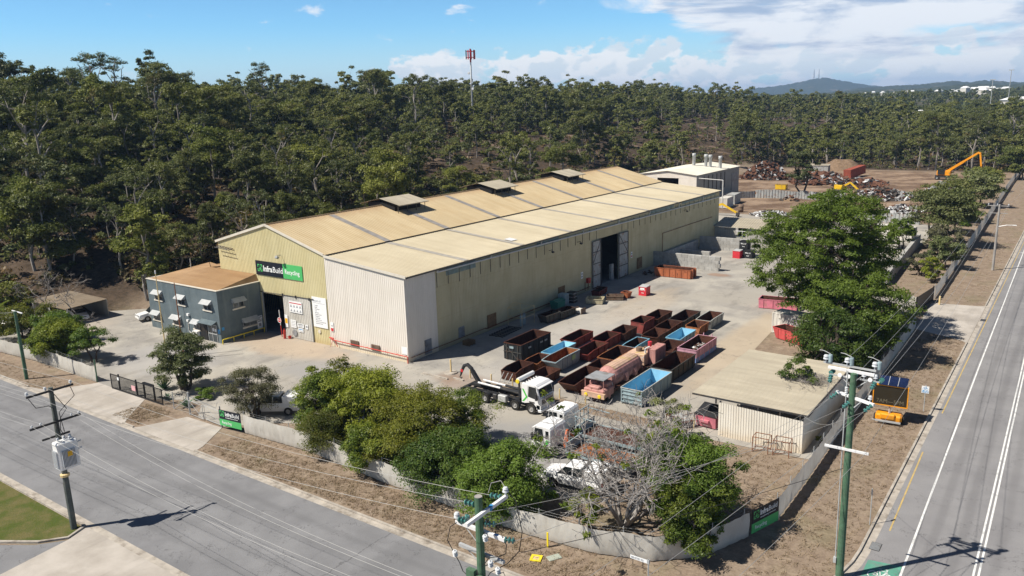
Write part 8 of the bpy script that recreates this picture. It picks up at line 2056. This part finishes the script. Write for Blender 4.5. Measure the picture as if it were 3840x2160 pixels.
# big tree on the right
def big_tree(label, loc, Rr, H, seed, ncl, per, leaf, ml, base, cen=(0, 0), cut=0.):
    rng = np.random.RandomState(seed); mb = MB(); C = []; RA = []
    nl = 9; tips = []
    for k in range(3):
        a = k * 2.1 + .5; tr = limb(mb, rng, (math.cos(a) * .3, math.sin(a) * .3, -.3), (cen[0] + math.cos(a) * Rr * .25, cen[1] + math.sin(a) * Rr * .25, H * .55), .42, .2, 8, .08, 6)
        for j in range(11):
            aa = a + rng.normal() * 1.2; rr = rng.uniform(.1, .85); q = Vector((cen[0] + math.cos(aa) * Rr * rr, cen[1] + math.sin(aa) * Rr * rr, H * (base + .06 + (.92 - base) * rng.rand() * math.sqrt(1 - .55 * rr * rr))))
            br = limb(mb, rng, tr[rng.randint(2, 7)], q, .16, .05, 6, .2, 4); tips.append((br, q))
    for k in range(ncl):
        d = rng.normal(size=3); d /= np.linalg.norm(d); rr = rng.uniform(.45, 1.0) ** .6
        lob = 1 + .16 * math.sin(d[0] * 5 + seed) + .14 * math.sin(d[1] * 6 + d[2] * 5)
        full = (1 - abs(d[2]) ** 3.2) ** .5 / max(.2, math.sqrt(1 - d[2] ** 2)) if abs(d[2]) < .97 else 1.5
        full = min(full, 1.7); c = Vector((cen[0] + d[0] * Rr * rr * lob * full, cen[1] + d[1] * Rr * rr * lob * full, H * (base + (1 - base) * (.5 + .48 * d[2] * rr))))
        if _vn(np.array(c.x * 1.0 + 50), np.array(c.y + c.z * 1.7 + 50), 2.6, seed) < -.33: continue
        s = rng.uniform(.55, 1.35); C.append(tuple(c)); RA.append((s * 1.1, s * 1.1, s * .75))
        if k % 2 == 0:
            br, q = min((tips[rng.randint(len(tips))] for _ in range(5)), key=lambda t: (t[1] - c).length); limb(mb, rng, br[3], c, .035, .01, 4, .2, 3)
    lv = leaf_cards(rng, np.array(C), np.array(RA), per, leaf, 2.0, .3, .3)
    return plant("shade_tree", label, "tree", loc, mb, lv, MT[ml], MT['bark_dark'])
big_tree("largest tree, broad dark-green crown towering over the yard and red skips on the right", (36.2, 33.5, 0), 7.7, 17.4, 51, 640, 230, .105, 'leaf_big', .10, (0, 0))
big_tree("lower dark green tree against the right side of the largest tree by the road fence", (41.2, 26.4, 0), 5.2, 9.8, 52, 230, 220, .105, 'leaf_big', .05)
big_tree("sparse lower tree behind the tin shed with drooping branches", (40.6, 18.4, 0), 4.0, 7.0, 53, 100, 200, .105, 'leaf_big', .14)
# bare trees
def bare_tree(label, loc, H, Rr, seed, mat='bark_bare', depth=5, r0=.18, stems=3, leafm=None, nleaf=0):
    rng = np.random.RandomState(seed); mb = MB(); tips = []
    def grow(p, d, L, r, k):
        n = 3; pts = [p]; q = p
        for i in range(n):
            d = (d + Vector(rng.normal(size=3)) * .24 + Vector((0, 0, .05))).normalized(); q = q + d * L / n; pts.append(q)
        mb.tube(pts, [r * (1 - .28 * i / n) for i in range(n + 1)], 6 if k > 3 else (4 if k > 1 else 3), False)
        if k == 0: tips.append(q); return
        for j in range(2 if rng.rand() < .45 else 3):
            ax = Vector(rng.normal(size=3)); nd = (d * 1.0 + ax.normalized() * .75); nd.z *= .8; nd.normalize()
            grow(pts[-1] if j else pts[2], nd, L * rng.uniform(.62, .86), max(.0175, r * .62), k - 1)
    for s in range(stems):
        a = s * 6.28 / stems + .4; d = Vector((math.cos(a) * Rr / H * .75, math.sin(a) * Rr / H * .75, 1)).normalized()
        grow(Vector((math.cos(a) * .2, math.sin(a) * .2, -.1)), d, H * .34, r0, depth)
    t = thing("bare_tree", label, "tree", loc); mb.build("trunk", MT[mat], t)
    if leafm:
        tp = np.array([tuple(q) for q in tips]); idx = rng.choice(len(tp), min(nleaf, len(tp)), False)
        lv = leaf_cards(rng, tp[idx], np.full((len(idx), 3), .35), 26, .13, 1.6, .1, .3); np_mesh("crown", lv, quads(len(lv)), [MT[leafm]], parent=t)
    return t
bare_tree("big grey leafless tree spreading over the flat-bed trucks at the corner fence", (36.6, -18.3, 0), 9.6, 8.2, 61, 'bark_pale', depth=6, r0=.14, stems=8, leafm='leaf_bright', nleaf=34)
bare_tree("slim pale leafless tree in front of the carport", (-46.7, -13.3, 0), 8.4, 3.8, 62, depth=5, r0=.11, stems=1)
bare_tree("pale leafless tree behind the carport roof", (-58.5, -11.0, 0), 8.6, 4.4, 63, depth=5, r0=.12, stems=2)
bare_tree("leafless grey tree left of the carport, behind the silver car", (-64.5, -17.5, 0), 8.0, 4.6, 64, depth=5, r0=.12, stems=2)
rngd = np.random.RandomState(14); dp = None
for k in range(26):
    q = FOR[rngd.randint(0, 900)][1]; x, y = q[0] + 2.4, q[1] - 1.8; z = float(terrain(x, y)) - .2; s_ = rngd.uniform(.8, 1.35)
    if dp is None: dp = bare_tree("dead pale leafless gum standing among the green trees of the wooded slope", (x, y, z), 11.5, 2.6, 71, 'bark_pale', 4, .17, 1); dp['group'] = "dead trees of the wooded slope"
    else: o = copy_tree(dp); o.location = (x, y, z)
    o = dp if k == 0 else o; o.scale = (s_, s_, s_ * rngd.uniform(.9, 1.2)); o.rotation_euler = (0, 0, rngd.rand() * 6)
# agaves and low plants by the gate
def agave(label, x, y, s):
    t = thing("agave", label, "plant", (x, y, 0)); rng = np.random.RandomState(int(abs(x * 10)))
    m = MB()
    for k in range(26):
        a = k * 2.4; e = R(18 + 62 * (k / 26)); L = s * rng.uniform(.8, 1.1); w = .09 * s; d = Vector((math.cos(a) * math.cos(e), math.sin(a) * math.cos(e), math.sin(e))); n = Vector((-math.sin(a), math.cos(a), 0))
        b, md, tp = Vector((0, 0, .05)), d * L * .5, d * L + Vector((0, 0, -.1 * L))
        m.add([b - n * w * .6, b + n * w * .6, md + n * w, md - n * w, tp], [(0, 1, 2, 3), (3, 2, 4)])
    m.build("leaves", MT['leaf_agave'], t)
agave("spiky blue-green agave behind the black sliding gate", -16.3, -19.7, 1.3); agave("pale spiky agave beside the braced fence post", -9.7, -21.4, 1.1)
agave("small dark agave behind the gate's right end", -13.3, -21.2, .8)
shrub("fern_clump", "low dark green ferny clump in the street tree's shade", "plant", (-10.2, -18.9, 0), 1.2, .9, 22, 213, 0.068, 'leaf_deep', seed=27)
# palm at the left edge
def palm(label, x, y, h):
    t = thing("palm_tree", label, "palm", (x, y, 0)); rng = np.random.RandomState(9)
    m = MB(); m.tube([(0, 0, -.2), (.1, 0, h)], [.22, .16], 8); m.build("trunk", MT['bark_dark'], t)
    for nm, mt, n, e0, e1 in (("fronds", 'leaf_bright', 13, 5, 65), ("dry_fronds", 'leaf_dry', 7, -65, -20)):
        m = MB()
        for k in range(n):
            a = k * 2.399 + rng.rand() * .4; e = R(rng.uniform(e0, e1)); L = rng.uniform(2.2, 3.0); pts = []
            for i in range(7):
                u = i / 6; pts.append(Vector((.1 + math.cos(a) * L * u * math.cos(e), math.sin(a) * L * u * math.cos(e), h + L * u * math.sin(e) - 1.1 * u * u)))
            m.tube(pts, .02, 3, False)
            for i in range(1, 7):
                d = (pts[i] - pts[i - 1]).normalized(); n_ = Vector((-d.y, d.x, 0)).normalized()
                for sgn in (-1, 1):
                    for q in (0, .5):
                        b = pts[i - 1].lerp(pts[i], q); tip = b + n_ * sgn * .6 * (1 - .5 * i / 7) + d * .25 - Vector((0, 0, .18)); m.add([b, b + d * .13, tip], [(0, 1, 2)])
        m.build(nm, MT[mt], t)
palm("palm with yellow-green and brown drooping fronds at the photo's left edge", -56.5, -19.0, 3.2)
# trees along the main-road fence and in the scrap yard
shrub("fence_tree", "small grey-leaved bush nearest the sliding gate on the road fence", "tree", (40.0, 73.5, 0), 2.2, 3.4, 34, 249, 0.097, 'leaf_grey', seed=31)
shrub("fence_tree", "bright green rounded bush beside the grey-leaved one at the road fence", "tree", (42.4, 69.6, 0), 2.0, 3.6, 36, 285, 0.092, 'leaf_bright', seed=32)
shrub("fence_tree", "spreading grey-green bush over the fence behind the bright rounded one", "tree", (42.2, 80.5, 0), 3.0, 5.2, 48, 184, 0.136, 'leaf_pale', seed=33, base=.2)
shrub("fence_tree", "dark olive umbrella-crowned tree with bare trunks along the road fence", "tree", (38.6, 101, 0), 7.0, 10.2, 88, 206, 0.186, 'leaf_gum3', seed=34, base=.42, squash=.55, stems=5)
shrub("fence_tree", "light green low tree left of the umbrella-crowned one's trunks", "tree", (33.0, 96, 0), 3.2, 5.5, 40, 184, 0.161, 'leaf_big', seed=35, base=.2)
shrub("fence_tree", "broad olive tree behind the umbrella-crowned one on the fence line", "tree", (36.4, 133, 0), 6.0, 9.0, 70, 184, 0.211, 'leaf_gum', seed=36, base=.25, squash=.6)
shrub("fence_tree", "grey-green tree beside the long grey scrap pile", "tree", (38.0, 162, 0), 6.0, 8.5, 62, 161, 0.236, 'leaf_pale', seed=37, base=.2)
shrub("fence_tree", "yellow-green tree right of the material handler", "tree", (36.0, 198, 0), 5.0, 6.6, 56, 161, 0.248, 'leaf_gum2', seed=38, base=.15)
shrub("fence_tree", "tall olive-green tree in the fence row behind the material handler's stick", "tree", (43.0, 236, 0), 6.0, 10.0, 70, 161, 0.285, 'leaf_gum2', seed=39, base=.15)
shrub("fence_tree", "dense green tree further along the fence row at the photo's right edge", "tree", (41.0, 268, 0), 7.0, 12, 60, 147, 0.310, 'leaf_gum', seed=40, base=.2)
shrub("fence_tree", "farthest green tree of the fence row", "tree", (36.0, 308, 0), 7.0, 13.5, 60, 138, 0.341, 'leaf_gum2', seed=41, base=.25)
shrub("fence_tree", "leafy mid-green tree filling the fence row between the umbrella-crowned tree and the broad olive one", "tree", (38.4, 117, 0), 5.0, 8.0, 60, 160, .2, 'leaf_big', seed=45, base=.15)
shrub("fence_tree", "grey-green rounded tree at the fence just before the umbrella-crowned one", "tree", (41.2, 89, 0), 3.4, 5.6, 50, 160, .16, 'leaf_grey', seed=46, base=.15)
shrub("yard_tree", "lone dark olive tree standing in the scrap yard before the buckled wall", "tree", (-4.3, 163.6, 0), 4.4, 13.2, 54, 174, 0.211, 'leaf_gum3', 'bark_dark', seed=42, base=.36, squash=.75, stems=2)
shrub("shrub", "pale olive bush behind the warehouse roof's far end", "shrub", (-50, 112, 3.5), 5.5, 7.5, 50, 161, 0.223, 'leaf_olive', seed=43, base=.1)
shrub("shrub", "dark round bush behind the middle roof vent", "shrub", (-58, 104, 3.5), 4.2, 7.2, 46, 161, 0.211, 'leaf_gum3', seed=44, base=.1)

# ---------------------------------------------------------------- far houses and masts
def far_house(x, y, z, w, l, h, rz, lab, grp):
    t = thing("far_house", lab, "house", (x, y, z), rz, grp)
    m = MB(); m.box(-w / 2, w / 2, -l / 2, l / 2, -3, h); m.build("wall", MT['contwhite'], t)
    m = MB(); m.add([(-w / 2 - .5, -l / 2 - .5, h), (w / 2 + .5, -l / 2 - .5, h), (w / 2 + .5, l / 2 + .5, h), (-w / 2 - .5, l / 2 + .5, h), (-w / 2 + 2, 0, h + 2.4), (w / 2 - 2, 0, h + 2.4)], [(0, 1, 5, 4), (1, 2, 5), (2, 3, 4, 5), (3, 0, 4)]); m.build("roof", MT['white'], t)
    return t
rngh = np.random.RandomState(4); hp = None
HG = "white houses of the distant suburb"
for k in range(62):
    dx = rngh.choice([rngh.uniform(2150, 2290), rngh.uniform(2380, 2520), rngh.uniform(2000, 2580), rngh.uniform(1770, 1820)], p=(.35, .35, .24, .06)); d = rngh.uniform(1250, 2050)
    p = bearing(dx, d); z = float(terrain(p.x, p.y)) + rngh.uniform(0, 7) + 3
    if hp is None: hp = far_house(p.x, p.y, z, 17, 12, 4, rngh.rand() * 6, "tiny white-roofed house in the suburb below the distant hills", HG)
    else:
        o = copy_tree(hp); o.location = (p.x, p.y, z); o.rotation_euler = (0, 0, rngh.rand() * 6); s = rngh.uniform(.35, .8); o.scale = (s, s, 1)
for dx, d, s, lab in ((2335, 640, 1.5, "white industrial shed showing between the trees at the right"), (2560, 900, 1.9, "long pale industrial roof at the photo's right edge")):
    p = bearing(dx, d); t = far_house(p.x, p.y, float(terrain(p.x, p.y)) + (3 if d < 800 else 6), 17, 12, 5, .4, lab, None); t.scale = (s, s, 1.2)
for dx in (2039, 2051):
    p = bearing(dx, 6200); m = MB(); m.tube([(p.x, p.y, 140), (p.x, p.y, 140 + 62)], [4.5, 2.0], 4)
    tag(m.build("radio_mast", MT['galv']), "tiny radio mast on the summit of the dark distant hill, %s of the pair" % ("left" if dx == 2039 else "right"), "radio mast")
for dx, d, hh in ((2478, 620, 34), (2521, 640, 40)):
    p = bearing(dx, d); m = MB(); z0 = float(terrain(p.x, p.y)); m.tube([(p.x, p.y, z0), (p.x, p.y, hh)], [.3, .18], 6); m.cbox((p.x, p.y, hh + .2), (3, .6, .5))
    tag(m.build("light_mast", MT['galv']), "tall floodlight mast above the distant trees, %s of two at the right" % ("shorter" if hh == 34 else "taller"), "light mast")
